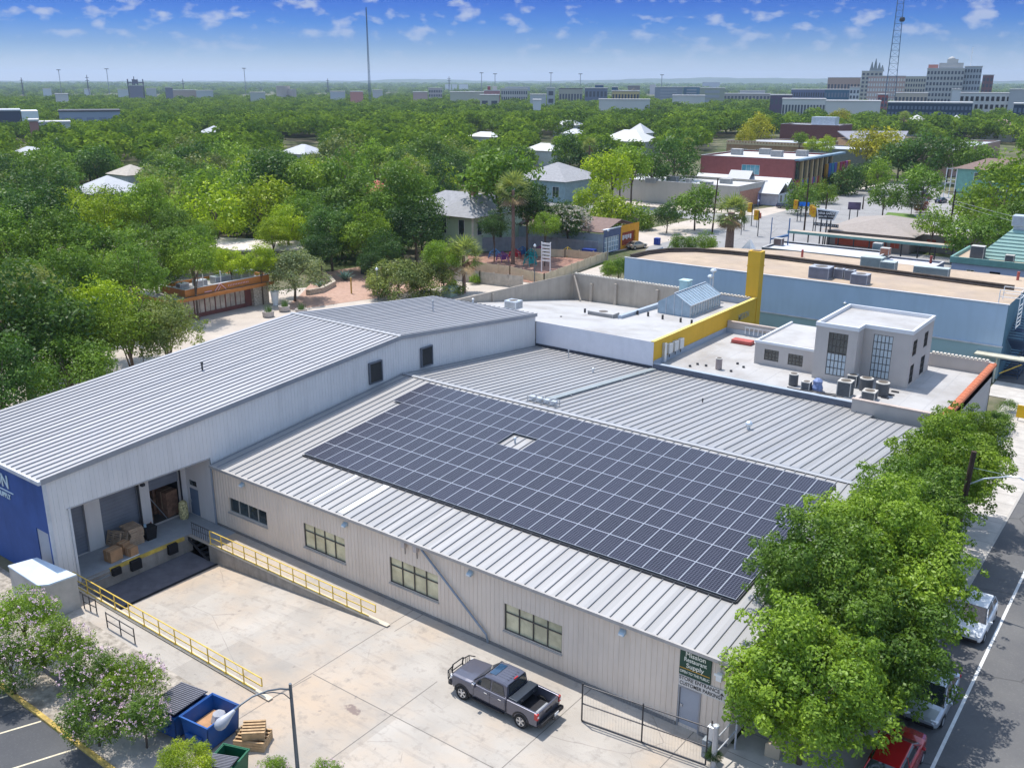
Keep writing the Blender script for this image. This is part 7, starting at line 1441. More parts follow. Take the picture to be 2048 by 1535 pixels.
# --- trees placed one by one: px, py of the crown centre, distance, radius m
HAND = [(50, 672, 90, 7.0, 'deep green', 'big dark tree just behind the dock hall roof at the far left'), (140, 742, 84, 3.7, 'mid green', 'lower tree hanging over the dock hall roof edge at the left'), (-10, 765, 80, 4.0, 'deep green', 'dark tree cut by the left edge above the dock hall roof'), (330, 655, 90, 3.6, 'olive green', 'slender open tree with visible stems behind the dock hall roof'), (255, 655, 90, 3.9, 'fresh green', 'fresh green tree left of the slender open one'), (190, 625, 100, 4.5, 'lime green', 'bright green tree in the left group behind the roof'), (128, 575, 106, 4.6, 'mid green', 'tree above the bright one in the left group'), (30, 620, 98, 5.4, 'olive green', 'grey green tree below the left palm'), (265, 555, 112, 3.8, 'mid green', 'tree with a yellow tint left of the cafe'), (215, 515, 126, 5.9, 'mid green', 'broad tree behind the yellow tinted one'), (125, 510, 128, 6.1, 'mid green', 'broad tree right of the left palms'), (305, 510, 132, 5.4, 'mid green', 'broad tree behind the cafe roof units'), (385, 520, 128, 3.8, 'fresh green', 'fresh tree behind the middle of the cafe'), (460, 525, 135, 2.8, 'lime green', 'low lime hedge like tree under the long white roof'), (520, 522, 135, 2.6, 'lime green', 'second low lime tree under the long white roof'),
    (60, 585, 112, 5.0, 'mid green', 'tree between the left edge palms and the big dark one'), (120, 655, 96, 4.4, 'fresh green', 'tree tucked between the big dark one and the bright ones'), (180, 560, 112, 4.2, 'fresh green', 'tree in the middle of the left group'), (20, 500, 132, 5.6, 'mid green', 'tree behind the large pale palm at the left edge'), (380, 490, 140, 3.8, 'mid green', 'tree left of the long white roof, behind the cafe'),
    (205, 440, 165, 5.6, 'lime green', 'feathery bright lime tree below the white pyramid roof'), (60, 440, 150, 6.5, 'dark green', 'dark tree left of the feathery lime one'), (300, 420, 165, 5.5, 'fresh green', 'fresh tree right of the white pyramid roof'), (345, 455, 160, 4.2, 'mid green', 'olive toned tree left of the long white roof'), (432, 425, 175, 5.8, 'lime green', 'bright lime tree above the long white roof, left one'), (520, 410, 178, 6.2, 'lime green', 'bright lime tree above the long white roof, right one'), (575, 455, 165, 4.0, 'lime green', 'lime tree at the right end of the long white roof'),
    (660, 460, 158, 5.2, 'deep green', 'dark tree left of the red gravel garden'), (725, 470, 156, 5.4, 'fresh green', 'tree with bright tips behind the red gravel garden'), (700, 400, 175, 5.5, 'mid green', 'tree above the ones behind the red gravel garden'), (800, 400, 168, 7.4, 'mid green', 'tall tree left of the pale green house'), (830, 460, 160, 6.0, 'dark green', 'shaded dark tree just left of the pale green house'), (770, 500, 150, 3.6, 'dark green', 'dark low tree above the oleanders'),
    (886, 510, 138, 3.0, 'fresh green', 'fresh green tree behind the small palm'), (1000, 360, 178, 7.2, 'mid green', 'large tree behind the tall palm'), (1055, 410, 168, 5.6, 'dark green', 'dark tree right of the tall palm'), (988, 452, 164, 2.9, 'dark green', 'dark tree between the pale green house and the tall palm'), (1090, 450, 160, 2.8, 'fresh green', 'light leafed tree left of the white flowering one'), (1230, 425, 205, 5.6, 'lime green', 'bright green tree behind the corner shop'), (1190, 400, 215, 4.8, 'lime green', 'bright green tree left of the beige hall'), (1275, 435, 205, 4.0, 'fresh green', 'round green tree above the gold car'), (1225, 345, 222, 6.0, 'lime green', 'large lime tree behind the pole with the wires'), (1265, 330, 240, 6.4, 'fresh green', 'rounded green tree right of the large lime one'), (1350, 320, 262, 7.2, 'deep green', 'dark tree left of the red brick school'), (1305, 335, 255, 5.0, 'deep green', 'dark tree behind the left end of the beige hall'),
    (1392, 408, 205, 5.2, 'mid green', 'tree in front of the beige hall beside the leaning pole'), (1335, 428, 200, 3.4, 'deep green', 'small dark tree in front of the beige hall, left of the other'), (1365, 490, 160, 2.4, 'mid green', 'green bush left of the fat palm'), (1410, 488, 162, 2.4, 'fresh green', 'green bush touching the fat palm'), (1238, 534, 128, 1.9, 'mid green', 'green bush at the left end of the blue building'), (1218, 540, 126, 1.3, 'fresh green', 'small bush beside the path left of the blue building'),
    (640, 500, 152, 3.4, 'dark green', 'dark low tree at the left back corner of the red gravel garden'), (610, 430, 172, 4.6, 'mid green', 'tree between the lime ones and the dark ones of the garden'), (745, 525, 146, 2.4, 'dark green', 'lowest dark shrub in the shade behind the garden'), (545, 470, 160, 3.0, 'lime green', 'small lime tree behind the right part of the long white roof'), (400, 465, 162, 3.0, 'fresh green', 'small tree above the left part of the long white roof'), (690, 350, 205, 6.5, 'mid green', 'big tree high above the red gravel garden'), (615, 365, 200, 5.5, 'fresh green', 'fresh tree below the broad white hip roof'), (540, 350, 205, 6.5, 'deep green', 'deep green tree above the two bright lime ones'),
    (1604, 398, 238, 4.2, 'mid green', 'tree on the grass in front of the coloured panels'), (1648, 392, 262, 3.9, 'fresh green', 'lighter tree right of the one before the coloured panels'), (1688, 378, 285, 5.6, 'deep green', 'dark spreading tree at the end of the coloured panels'), (1735, 350, 300, 6.2, 'dark green', 'darkest round tree beyond the road'), (1757, 348, 290, 4.6, 'fresh green', 'fresh tree in front of the darkest round one'), (1770, 390, 232, 4.6, 'mid green', 'round tree by the road above the restaurant roof'), (1848, 368, 245, 5.3, 'mid green', 'tall conical green tree right of the round roadside one'), (1800, 318, 330, 7.4, 'deep green', 'dark tree in the row beyond the junction, left'), (1850, 314, 325, 7.6, 'deep green', 'dark tree in the row beyond the junction, middle'), (1900, 308, 330, 7.6, 'mid green', 'green tree in the row beyond the junction, right'), (1945, 318, 340, 6.6, 'mid green', 'green tree left of the pink brick terrace front'), (1735, 290, 352, 7.6, 'yellow green', 'upright clumpy yellow green tree before the slate roof'), (1778, 298, 350, 7.0, 'yellow green', 'second upright yellow green tree before the slate roof'),
    (1868, 445, 188, 3.6, 'fresh green', 'round tree at the right end of the restaurant'), (1940, 475, 178, 4.4, 'mid green', 'tree right of the black utility pole'), (1985, 462, 184, 4.6, 'mid green', 'tree left of the green pyramid roof'), (2010, 392, 205, 7.6, 'fresh green', 'big bright tree at the right edge'), (1955, 405, 212, 5.2, 'fresh green', 'bright tree left of the big one at the right edge'), (2045, 440, 190, 4.4, 'mid green', 'tree at the right edge above the pyramid roof'), (2035, 345, 260, 4.6, 'mid green', 'tree at the right edge behind the green flats'),
    (1518, 262, 420, 7.4, 'yellow green', 'yellow crowned tree left of the dark maroon block'), (1490, 275, 400, 4.5, 'yellow green', 'smaller yellow crowned tree beside the bigger one'), (1678, 238, 600, 7.0, 'yellow green', 'yellow tree right of the pale penthouse unit'), (1600, 278, 380, 3.4, 'fresh green', 'low green tree before the long brown brick hall'), (1655, 290, 345, 3.0, 'lime green', 'low lime hedge before the grey green shed'), (1625, 290, 348, 3.0, 'lime green', 'low lime hedge left of the other before the shed')]
for i, (px, py, d, R, tn, lb) in enumerate(HAND):
    c = atd(px, py, d); H = c.z + R * .8
    if H < R * 1.3: H = R * 1.45
    H = max(H, 1.2); tree(lb, (c.x, c.y), R, H, tn, FINEC[i % 4] if d < 175 else MIDC[i % 8])
OLE = crown('crown', 91, 70, 260, .034, .85, (.18, .30), -.5, droop=.2)[0]
q = G(590, 602); tree('round grey green tree with a short trunk on the plaza edge', (q.x, q.y), 5.0, 7.4, 'grey green', OLE, flat=.85)
q = G(798, 592); tree('dense pale green oleander mound, left of the pair', (q.x, q.y), 5.2, 5.4, 'olive green', OLE, 'oleander mounds', 'oleander', flat=.85)
q = G(862, 590); tree('dense pale green oleander mound, right of the pair', (q.x, q.y), 4.8, 5.1, 'olive green', OLE, 'oleander mounds', 'oleander', flat=.85)
q = G(1140, 500); tree('dark tree covered in cream blossom beside the corner shop', (q.x, q.y - 1), 4.6, 8.6, 'deep green', FINEC[2], extra=BLW, flat=.9)
q = G(1822, 430); tree('white flowering small tree right of the round roadside one', (q.x, q.y), 2.6, 5.2, 'grey green', MIDC[1], extra=BLW)
for i, (px, py, r, lb) in enumerate(((948, 568, 1.0, 'low green bush at the foot of the small palm'), (905, 578, .9, 'low green bush left of the small palm'), (915, 590, .9, 'low plants behind the stepped wall'), (1840, 425, 1.8, 'reddish low shrub bed beyond the restaurant'))):
    q = G(px, py); t = tree(lb, (q.x, q.y), r, r * 1.6, 'fresh green', MIDC[i], name='bush')
    if i == 3: t.children[0].color = (.16, .06, .035, 1)
t = thing('clipped_hedge', 'clipped bright green hedge at the corner of the taupe office, larger one', 'hedge', (-13, 88, 0)); part('leaves', crown('hedge', 80, 60, 120, .05, .8)[0], None, t); c_ = t.children[0]; c_.color = (.09, .17, .02, 1); c_.location = (-.1, 2.8, .7); c_.scale = (1.3, 2.8, .9)
t = thing('clipped_hedge', 'clipped bright green hedge at the corner of the taupe office, smaller one farther off', 'hedge', (-13.2, 95, 0)); part('leaves', crown('hedge', 81, 40, 120, .05, .8)[0], None, t); c_ = t.children[0]; c_.color = (.09, .17, .02, 1); c_.location = (0, 1.2, .6); c_.scale = (1.0, 1.4, .8)
t = thing('stone_wall', 'low stepped sandy wall in front of the dock hall rear corner', 'wall', (-68, 86, 0)); part('wall_body', MB().ringloft([[(-66.9 - 1.2 * k / 8, 76 + 3.0 * k, 0), (-66.5 - 1.2 * k / 8, 76 + 3.0 * k, 0), (-66.5 - 1.2 * k / 8, 76 + 3.0 * k, 3.2 + .5 * (k % 3)), (-66.9 - 1.2 * k / 8, 76 + 3.0 * k, 3.2 + .5 * (k % 3))] for k in range(7)]), PARC, t)
# garden bits
for i, (px, py, s_, lb) in enumerate(((690, 560, 1.3, 'large blue green agave in the red gravel garden'), (640, 575, .9, 'smaller agave on the stone edge left of the large one'))):
    q = G(px, py); t = thing('agave', lb, 'plant', q, 'agaves'); m = MB()
    for k in range(26):
        a = k * 2.4; el = .3 + .9 * (k / 26); l = s_ * (1.2 - .3 * k / 26); e = q + Vector((math.cos(a) * math.cos(el), math.sin(a) * math.cos(el), math.sin(el))) * l * 1.5; mid = q.lerp(e, .4) + Vector((0, 0, .12)); sd = Vector((-math.sin(a), math.cos(a), 0)) * .13 * s_
        m.poly([q + sd * .5, mid + sd, e, mid - sd, q - sd * .5])
    part('leaves', m, M('agave blue green', (.16, .27, .22), .6), t)
t = thing('stone_edging', 'low stone edging wall on the red gravel beside the grey green tree', 'wall', G(620, 590)); m = MB()
pts = [G(612, 590), G(640, 585), G(665, 572), G(655, 560)]
for a, b in zip(pts, pts[1:]): m.hexa([a, b, b + Vector((.5, .3, 0)), a + Vector((.5, .3, 0)), a + Vector((0, 0, .8)), b + Vector((0, 0, .8)), b + Vector((.5, .3, .8)), a + Vector((.5, .3, .8))])
part('wall_body', m, STON, t)
for i, (px, py, lb) in enumerate(((900, 592, 'pale green covered bin behind the dock hall ridge end'), (735, 548, 'dark object on the ground in the shade left of the oleanders'))):
    q = G(px, py); t = thing('bin', lb, 'bin', q); part('bin_body', MB().box(q.x - .8, q.x + .8, q.y - .8, q.y + .8, 0, 1.3), M('bin grey green', (.28, .36, .3), .6) if i == 0 else STEELD, t, bevel=.06); part('lid', MB().box(q.x - .9, q.x + .9, q.y - .9, q.y + .9, 1.3, 1.45), M('bin lid', (.3, .42, .36), .6) if i == 0 else STEELG, t)
# --- palms
def palm(label, base, H, R=1.6, trunk_r=.28, skirt=.5, fat=False):
    t = thing('palm_tree', label, 'palm', (0, 0, 0), 'fan palms'); g = random.Random(label)
    part('trunk', MB().path([(0, 0, 0), (.05, 0, H * .5), (0, 0, H)], trunk_r, 10, trunk_r * .75), M('palm trunk', (.20, .13, .10), .95, var=.3, scale=4), t)
    P_, U_, V_ = [], [], []; Pd, Ud, Vd = [], [], []
    for k in range(64 if not fat else 80):
        a = g.uniform(0, 6.283); el = g.uniform(-.9, 1.35); dead = el < -.35
        if dead and g.random() > skirt: continue
        dr_ = Vector((math.cos(a) * math.cos(el), math.sin(a) * math.cos(el), math.sin(el))); l = R * g.uniform(.5, .75) * (1 if not dead else .8); c = Vector((0, 0, H)) + dr_ * l * .8 + Vector((0, 0, -.12 * R if el < .3 else 0)); sd = dr_.orthogonal().normalized(); up = dr_.cross(sd)
        sd = Vector((-math.sin(a), math.cos(a), 0)); up = dr_.cross(sd)
        for j in range(11):
            th = (j - 5) * .26; u = (dr_ * math.cos(th) + sd * math.sin(th) + Vector((0, 0, -.10 * abs(j - 5)))).normalized() * R * .32; v = (sd * math.cos(th) - dr_ * math.sin(th)) * R * .035
            (Pd if dead else P_).append(c + u * .9); (Ud if dead else U_).append(u); (Vd if dead else V_).append(v)
    A = lambda q: np.array([tuple(v) for v in q], np.float32)
    c = part('fronds', quads_mesh('fronds', A(P_), A(U_), A(V_), LEAF), None, t); c.color = (.26, .32, .13, 1)
    if Pd: part('dead_fronds', quads_mesh('dead_fronds', A(Pd), A(Ud), A(Vd), M('dead frond tan', (.42, .30, .17), .9, var=.3, scale=2)), None, t)
    place(t, (base.x, base.y, 0)); return t
palm('tall fan palm with a long bare trunk and tan skirt in the playground', G(1026, 528), 12.6, 3.4, .34, 1.0)
palm('short fan palm with drooping fronds beside the picket fence', G(928, 586), 5.6, 3.2, .3, .6)
palm('fat trunked fan palm with a ragged tan skirt beside the road', G(1457, 508), 7.6, 3.6, .85, 1.0, True)
palm('large pale fan palm at the left edge', G(22, 620), 7.4, 3.6, .5, .5); palm('pale fan palm behind the left edge palm', G(-5, 540), 7.0, 3.4, .45, .5); palm('fan palm between the left edge palms and the broad trees', G(86, 575), 6.6, 2.6, .35, .3)
palm('distant fan palm above the bright white hip roof trees', atd(1376, 262, 300) * 1, 12, 2.6, .35, .5)
palm('distant fan palm left of the white roofs', atd(1180, 262, 290) * 1, 12, 2.6, .35, .4); palm('distant fan palm behind the big white gabled house', atd(1808, 238, 560) * 1, 13, 3.2, .4, .3)

# --- the woods: one tree each for the nearest, spread over the land
ZONE = [(-80, 560), (60, 460), (350, 455), (420, 470), (600, 480), (640, 525), (870, 510), (885, 372), (1000, 360), (1100, 350), (1180, 375), (1220, 322), (1390, 310), (1410, 288), (1480, 262), (1560, 250), (1650, 245), (1680, 256), (1820, 268), (1870, 300), (2040, 320), (2140, 340)]
def ylim(x):
    for (a, b), (c, d) in zip(ZONE, ZONE[1:]):
        if a <= x <= c: return b + (d - b) * (x - a) / (c - a)
    return 250
SEE = [(216, 372, 55, 999), (262, 338, 22, 999), (608, 298, 38, 999), (428, 258, 20, 999), (558, 244, 12, 999), (972, 269, 22, 999), (1138, 246, 22, 999), (1260, 272, 38, 999), (1090, 293, 16, 999), (752, 374, 14, 999), (1833, 240, 36, 999), (1912, 240, 22, 999), (2000, 250, 28, 999), (176, 232, 66, 9999), (30, 236, 34, 9999), (1135, 355, 30, 999), (920, 412, 42, 999), (1745, 276, 80, 999), (1575, 262, 60, 999), (1560, 280, 140, 999), (1945, 285, 80, 999), (62, 300, 14, 999), (1150, 262, 12, 999), (1590, 240, 60, 999)]
hand = [(atd(h[0], h[1], h[2]), h[3]) for h in HAND]
wr = random.Random(3); cand = []; cell = {}
def free(x, y, r):
    kx, ky = int(x // 8), int(y // 8)
    for i in range(-2, 3):
        for j in range(-2, 3):
            for (a, b, s) in cell.get((kx + i, ky + j), ()):
                if (a - x) ** 2 + (b - y) ** 2 < ((r + s) * .60) ** 2: return False
    cell.setdefault((kx, ky), []).append((x, y, r)); return True
for c, r in hand: cell.setdefault((int(c.x // 8), int(c.y // 8)), []).append((c.x, c.y, r))
for _ in range(60000):
    d = math.sqrt(wr.uniform(110 ** 2, 640 ** 2)); px = wr.uniform(-90, 2130); R = wr.uniform(4.2, 7.6) * (1 + .15 * (d > 300)); H = R * wr.uniform(1.3, 1.6) + .8
    g0 = atd(px, 400, d); g0.z = 0; top = proj((g0.x, g0.y, H)); mid = proj((g0.x, g0.y, H - R)); 
    if mid[1] + F_ * R * .55 / d > ylim(px): continue
    rp = F_ * R / d
    if any(abs(px - sx) < sw + rp * .75 and top[1] < sy + 6 and mid[1] > sy - 30 and d < (760 if sd > 5000 else 560) for sx, sy, sw, sd in SEE): continue
    if free(g0.x, g0.y, R): cand.append((d, px, mid[1], g0.x, g0.y, R, H))
cand.sort(); 
TN = ['dark green', 'deep green', 'deep green', 'mid green', 'mid green', 'fresh green', 'fresh green', 'lime green', 'olive green']
LAND = [(215, 375, 'white pyramid roof'), (262, 338, 'small tan roof'), (480, 490, 'long white roof'), (608, 300, 'broad white hip roof'), (428, 258, 'pale blue gable'), (558, 245, 'small white gable'), (752, 375, 'coral roof'), (915, 415, 'pale green house'), (972, 268, 'low white roof'), (1027, 400, 'tall palm'), (1138, 245, 'pale roof by the mast'), (1260, 272, 'bright white hip roof'), (1135, 355, 'grey roofed house with wires'), (740, 185, 'thin radio mast'), (176, 235, 'blue grey shed'), (30, 240, 'dark roofed shed'), (1500, 260, 'yellow crowned tree'), (1360, 330, 'beige hall'), (1560, 250, 'dark maroon block'), (1775, 215, 'lattice tower'), (1833, 242, 'big white gabled house'), (1995, 250, 'pale coral roof'), (860, 190, 'pale hotel'), (620, 190, 'round beige tower'), (1245, 195, 'yellow apartment block'), (60, 440, 'left edge palms'), (330, 230, 'frame like industrial tower'), (1400, 215, 'long grey slab block'), (1620, 215, 'blue glass block')]
ind = cand[:205]; recs = []
for (d, px, py, x, y, R, H) in ind:
    tn = wr.choice(TN); lx, ly, nm = min(LAND, key=lambda q: (q[0] - px) ** 2 + 2 * (q[1] - py) ** 2); dx, dy = px - lx, py - ly
    rel = ('right of' if dx > 0 else 'left of') if abs(dx) > 1.1 * abs(dy) else ('beyond' if dy < 0 else 'in front of')
    recs.append([f'{tn} {"broad" if R > 6.2 else "round"} tree {rel} the {nm}', px, x, y, R, H, tn])
byl = {}
for r in recs: byl.setdefault(r[0], []).append(r)
for l, rs in byl.items():
    rs.sort(key=lambda r: r[1])
    if len(rs) > 1:
        for i, r in enumerate(rs): r[0] += (', leftmost one' if i == 0 else ', rightmost one' if i == len(rs) - 1 else ', %s from the left' % ('2nd', '3rd', '4th', '5th', '6th', '7th', '8th', '9th')[i - 1])
for l, px, x, y, R, H, tn in recs: tree(l, (x, y), R, H, tn, MIDC[wr.randrange(8)], 'trees of the woods', rz=0)
# the far woods, one mass, grown by instancing small crowns
far_meshes = [crown('far crown', 100 + i, 16, 34, .13, .62, (.34, .5), -.2, LEAFF)[0] for i in range(3)]
def scatter(name, pts, scl, me, label):
    pm_ = D.meshes.new(name); pm_.from_pydata([tuple(p) for p in pts], [], []); a = pm_.attributes.new('sc', 'FLOAT', 'POINT'); a.data.foreach_set('value', np.array(scl, np.float32))
    o = D.objects.new(name, pm_); COL.objects.link(o); tagp(o, label, 'woods', None, 'stuff')
    src = D.objects.new(name + ' source', me); ng = D.node_groups.new(name, 'GeometryNodeTree'); ng.interface.new_socket('Geometry', in_out='INPUT', socket_type='NodeSocketGeometry'); ng.interface.new_socket('Geometry', in_out='OUTPUT', socket_type='NodeSocketGeometry')
    n, l = ng.nodes, ng.links; gi, go = n.new('NodeGroupInput'), n.new('NodeGroupOutput'); mp = n.new('GeometryNodeMeshToPoints'); ip = n.new('GeometryNodeInstanceOnPoints'); oi = n.new('GeometryNodeObjectInfo'); oi.inputs[0].default_value = src; at_ = n.new('GeometryNodeInputNamedAttribute'); at_.inputs[0].default_value = 'sc'; rv = n.new('FunctionNodeRandomValue'); rv.data_type = 'FLOAT'; rv.inputs[3].default_value = 6.28; cx = n.new('ShaderNodeCombineXYZ')
    l.new(gi.outputs[0], mp.inputs[0]); l.new(mp.outputs[0], ip.inputs['Points']); l.new(oi.outputs['Geometry'], ip.inputs['Instance']); l.new(at_.outputs[0], ip.inputs['Scale']); l.new(rv.outputs[1], cx.inputs[2]); l.new(cx.outputs[0], ip.inputs['Rotation']); l.new(ip.outputs[0], go.inputs[0])
    md = o.modifiers.new('grow', 'NODES'); md.node_group = ng; return o
sets = [([], []), ([], []), ([], [])]
for k, (d, px, py, x, y, R, H) in enumerate(cand[205:]): s_ = sets[k % 3]; s_[0].append((x, y, H - R * .65)); s_[1].append(R)
for k in range(15000):
    d = math.sqrt(wr.uniform(560 ** 2, 1600 ** 2)) if k < 9000 else math.sqrt(wr.uniform(1600 ** 2, 6500 ** 2)); px = wr.uniform(-80, 2120); R = wr.uniform(5, 8.5) * (1 if d < 1600 else d / 1500); 
    if px > 1540 and 700 < d < 1500 and wr.random() < .75: continue
    if d < 900 and any(abs(px - sx) < sw + 8 for sx, sy, sw, sd in SEE if sd > 5000) and d < 760: continue
    if 700 < d < 5000 and wr.random() < .30: continue
    q = atd(px, 300, d); s_ = sets[k % 3]; s_[0].append((q.x, q.y, (R * .8 if d < 1600 else min(R * .15, 5)))); s_[1].append(R)
for k, (P_, S_) in enumerate(sets): scatter('distant_woods', P_, S_, far_meshes[k], ['distant mass of tree crowns reaching to the hazy horizon', 'distant tree crowns mixed through the woods toward the horizon', 'distant tree crowns filling in between the others to the skyline'][k])

# ================================================================ skyline
def cblock(name, label, pl, pr, pt, d, depth, mat, nx=0, nz=0, wm=None, cat='building', roofm=None, rows=None, group=None):
    "distant block: left and right pixel, top pixel and distance of the front face"
    a, b = atd(pl, pt, d), atd(pr, pt, d); u = (b - a); u.z = 0; w = u.length; ang = math.atan2(u.y, u.x); h = max(a.z, 2)
    t = thing(name, label, cat, (0, 0, 0), group)
    part('wall', MB().box(0, w, 0, depth, 0, h), mat, t); part('roof', MB().box(-.4, w + .4, -.4, depth + .4, h, h + .8), roofm or M('far pale roof', (.48, .47, .46), .8), t)
    if nx:
        ww, hh = w / nx, (h - 2) / nz; zlow = rows or 0; wme = None
        for i in range(nx):
            for j in range(nz):
                if j < zlow: continue
                if wme is None: wme = MB().box(-ww * .3, ww * .3, -.15, 0, -hh * .28, hh * .28).mesh('window', wm or M('far window', (.07, .08, .10), .3))
                o = part('window', wme, None, t); o.location = (ww * (i + .5), -.02, 1 + hh * (j + .5))
    place(t, (a.x, a.y, 0), ang); return t, h, w
C_ = lambda n, c: M('far ' + n, c, .8, var=.05, scale=.05)
cblock('hotel', 'salmon topped hotel block with dark upright window strips, left of the stone tower', 1656, 1722, 156, 1500, 30, C_('salmon stone', (.42, .29, .23)), 10, 1, rows=0)
t, h, w = cblock('tower', 'pale stone tower with a dark spire left of the lattice tower', 1724, 1766, 143, 1450, 28, C_('pale stone', (.44, .41, .34)), 5, 8)
s = MB()
for x, k in ((w * .45, 12), (w * .62, 16), (w * .8, 11), (w * .95, 8)): k *= .65; s.hexa([(x - 3, 4, h), (x + 3, 4, h), (x + 3, 10, h), (x - 3, 10, h), (x - .4, 6.6, h + k * 1.6), (x + .4, 6.6, h + k * 1.6), (x + .4, 7.4, h + k * 1.6), (x - .4, 7.4, h + k * 1.6)])
part('spires', s, C_('spire slate', (.17, .20, .20)), t)
cblock('apartment_block', 'long salmon and white banded block behind the lattice tower', 1737, 1812, 153, 1300, 24, C_('salmon banded', (.48, .33, .28)), 14, 6, C_('white band', (.6, .6, .58)))
cblock('apartment_block', 'long cream banded block between the lattice tower and the big hospital', 1812, 1853, 154, 1290, 24, C_('cream banded', (.46, .42, .34)), 8, 6)
t, h, w = cblock('hospital', 'tallest grey beige hospital block with stepped roof blocks on the skyline', 1855, 1930, 138, 1050, 34, C_('grey beige', (.42, .42, .40)), 11, 8)
part('penthouse', MB().box(w * .3, w * .95, 4, 26, h + .8, h + 5.5).box(w * .5, w * .8, 8, 20, h + 5.5, h + 9).lathe((w * .62, 14, h + 9), [(3.4, 0), (3, 1.4), (.1, 2.6)], 14), C_('grey beige', None), t); part('red_roof', MB().box(.5, w * .28, 2, 22, h + .8, h + 4), C_('coral roof', (.50, .20, .15)), t)
t, h, w = cblock('hospital', 'bluish right wing of the tallest hospital with a thin antenna', 1930, 1965, 134, 1055, 34, C_('blue beige', (.34, .37, .39)), 6, 8)
part('antenna', MB().tube((w * .3, 10, h), (w * .3, 10, h + 18), .25), WHITEP, t)
cblock('office_block', 'maroon slab at the right shoulder of the hospital', 1966, 1988, 151, 1120, 20, C_('maroon slab', (.19, .09, .09)), 3, 6)
cblock('wing_block', 'low cream wing in front of the left side of the hospital', 1790, 1856, 187, 960, 24, C_('cream low', (.47, .41, .33)), 9, 2)
cblock('wing_block', 'low white windowless block at the foot of the hospital', 1905, 1922, 180, 900, 26, C_('white block', (.56, .57, .58)))
cblock('parking_structure', 'white open parking structure right of the hospital', 1920, 2024, 187, 930, 26, C_('parking white', (.58, .58, .57)), 10, 3, BLACK)
cblock('office_block', 'plain pale grey block at the right edge of the skyline', 2020, 2062, 180, 900, 26, C_('grey block', (.40, .41, .42)))
cblock('glass_block', 'long dark blue glass block below the hospital', 1776, 1946, 206, 700, 24, C_('dark blue glass', (.035, .06, .10)), 22, 4, C_('blue pane', (.14, .18, .24)))
cblock('glass_block', 'dark blue glass annex at the right edge below the parking structure', 2028, 2064, 209, 690, 22, C_('dark blue glass', None), 4, 3, C_('blue pane', None))
cblock('red_block', 'red block at the foot of the lattice tower', 1756, 1777, 190, 860, 18, C_('red block', (.36, .10, .09)), 3, 4)
cblock('office_block', 'blue grey office block left of the salmon hotel', 1583, 1660, 180, 1050, 28, C_('blue office', (.15, .17, .27)), 16, 3)
cblock('glass_block', 'teal blue glass block in front of the stone tower', 1650, 1700, 180, 1000, 26, C_('teal glass', (.05, .13, .20)), 8, 3, C_('blue pane', None))
cblock('office_block', 'pale stepped block in front of the stone tower', 1700, 1720, 176, 960, 22, C_('white block', None), 3, 5)
cblock('podium_block', 'long white low podium below the blue grey office block', 1565, 1652, 199, 850, 26, C_('white podium', (.56, .55, .52)), 14, 1)
cblock('podium_block', 'long white low hall left of the dark blue glass block', 1652, 1762, 203, 800, 26, C_('white podium', None))
cblock('office_block', 'dark purple brick block left of the white podium', 1541, 1584, 191, 900, 24, C_('purple brick', (.10, .07, .12)), 5, 2)
cblock('office_block', 'pale row of mixed low buildings left of the dark purple block', 1440, 1541, 188, 1300, 24, C_('mixed beige', (.40, .35, .32)), 14, 2)
cblock('slab_block', 'long grey slab block in the right middle of the skyline', 1310, 1366, 175, 1250, 24, C_('grey slab', (.26, .28, .32)), 1, 6, C_('slab band', (.34, .35, .38)))
cblock('slab_block', 'teal slab block attached to the long grey slab', 1367, 1400, 175, 1260, 24, C_('teal slab', (.11, .20, .27)), 1, 6, C_('slab band', None))
cblock('slab_block', 'yellowish grey slab block with a pale cap, right of the teal slab', 1400, 1450, 177, 1200, 24, C_('yellow slab', (.34, .35, .27)), 1, 4, C_('slab band', None))
cblock('low_hall', 'white low hall in front of the grey slab block', 1345, 1410, 192, 1000, 24, C_('white podium', None))
t, h, w = cblock('apartment_block', 'yellow and cream apartment block with arched gables', 1224, 1279, 183, 900, 22, C_('yellow render', (.58, .44, .22)), 9, 3)
part('gable', gable(MB(), w * .1, w * .3, 0, 8, h, 3, 'y'), C_('yellow render', None), t); part('gable', gable(MB(), w * .7, w * .9, 0, 8, h, 3, 'y'), C_('yellow render', None), t)
cblock('office_block', 'taupe block behind the yellow apartment block', 1256, 1280, 172, 1250, 20, C_('taupe block', (.30, .25, .24)))
cblock('low_hall', 'long white low wall of a building below the yellow apartment block', 1198, 1300, 200, 820, 14, C_('white podium', None))
cblock('office_block', 'dark slate block with blue roofs left of the yellow apartment block', 1170, 1215, 177, 1150, 22, C_('slate block', (.16, .18, .24)), 6, 2)
cblock('glass_block', 'dark blue cube on the skyline left of the yellow apartments', 1190, 1207, 171, 1200, 20, C_('blue cube', (.03, .10, .20))); cblock('glass_block', 'second dark blue cube nearer the yellow apartments', 1224, 1236, 175, 1150, 20, C_('blue cube', None))
cblock('low_hall', 'dark roofed long hall left of the slate block', 1118, 1165, 178, 1150, 24, C_('beige hall', (.42, .38, .31)), 8, 1, roofm=C_('dark roof', (.07, .07, .08)))
cblock('office_block', 'small pale block with a dark band left of the dark roofed hall', 1094, 1110, 177, 1000, 18, C_('grey block', None), 1, 3)
cblock('hotel', 'long white hotel with a grid of windows right of the red white blocks', 1002, 1055, 178, 1200, 18, C_('white hotel', (.50, .47, .44)), 12, 3)
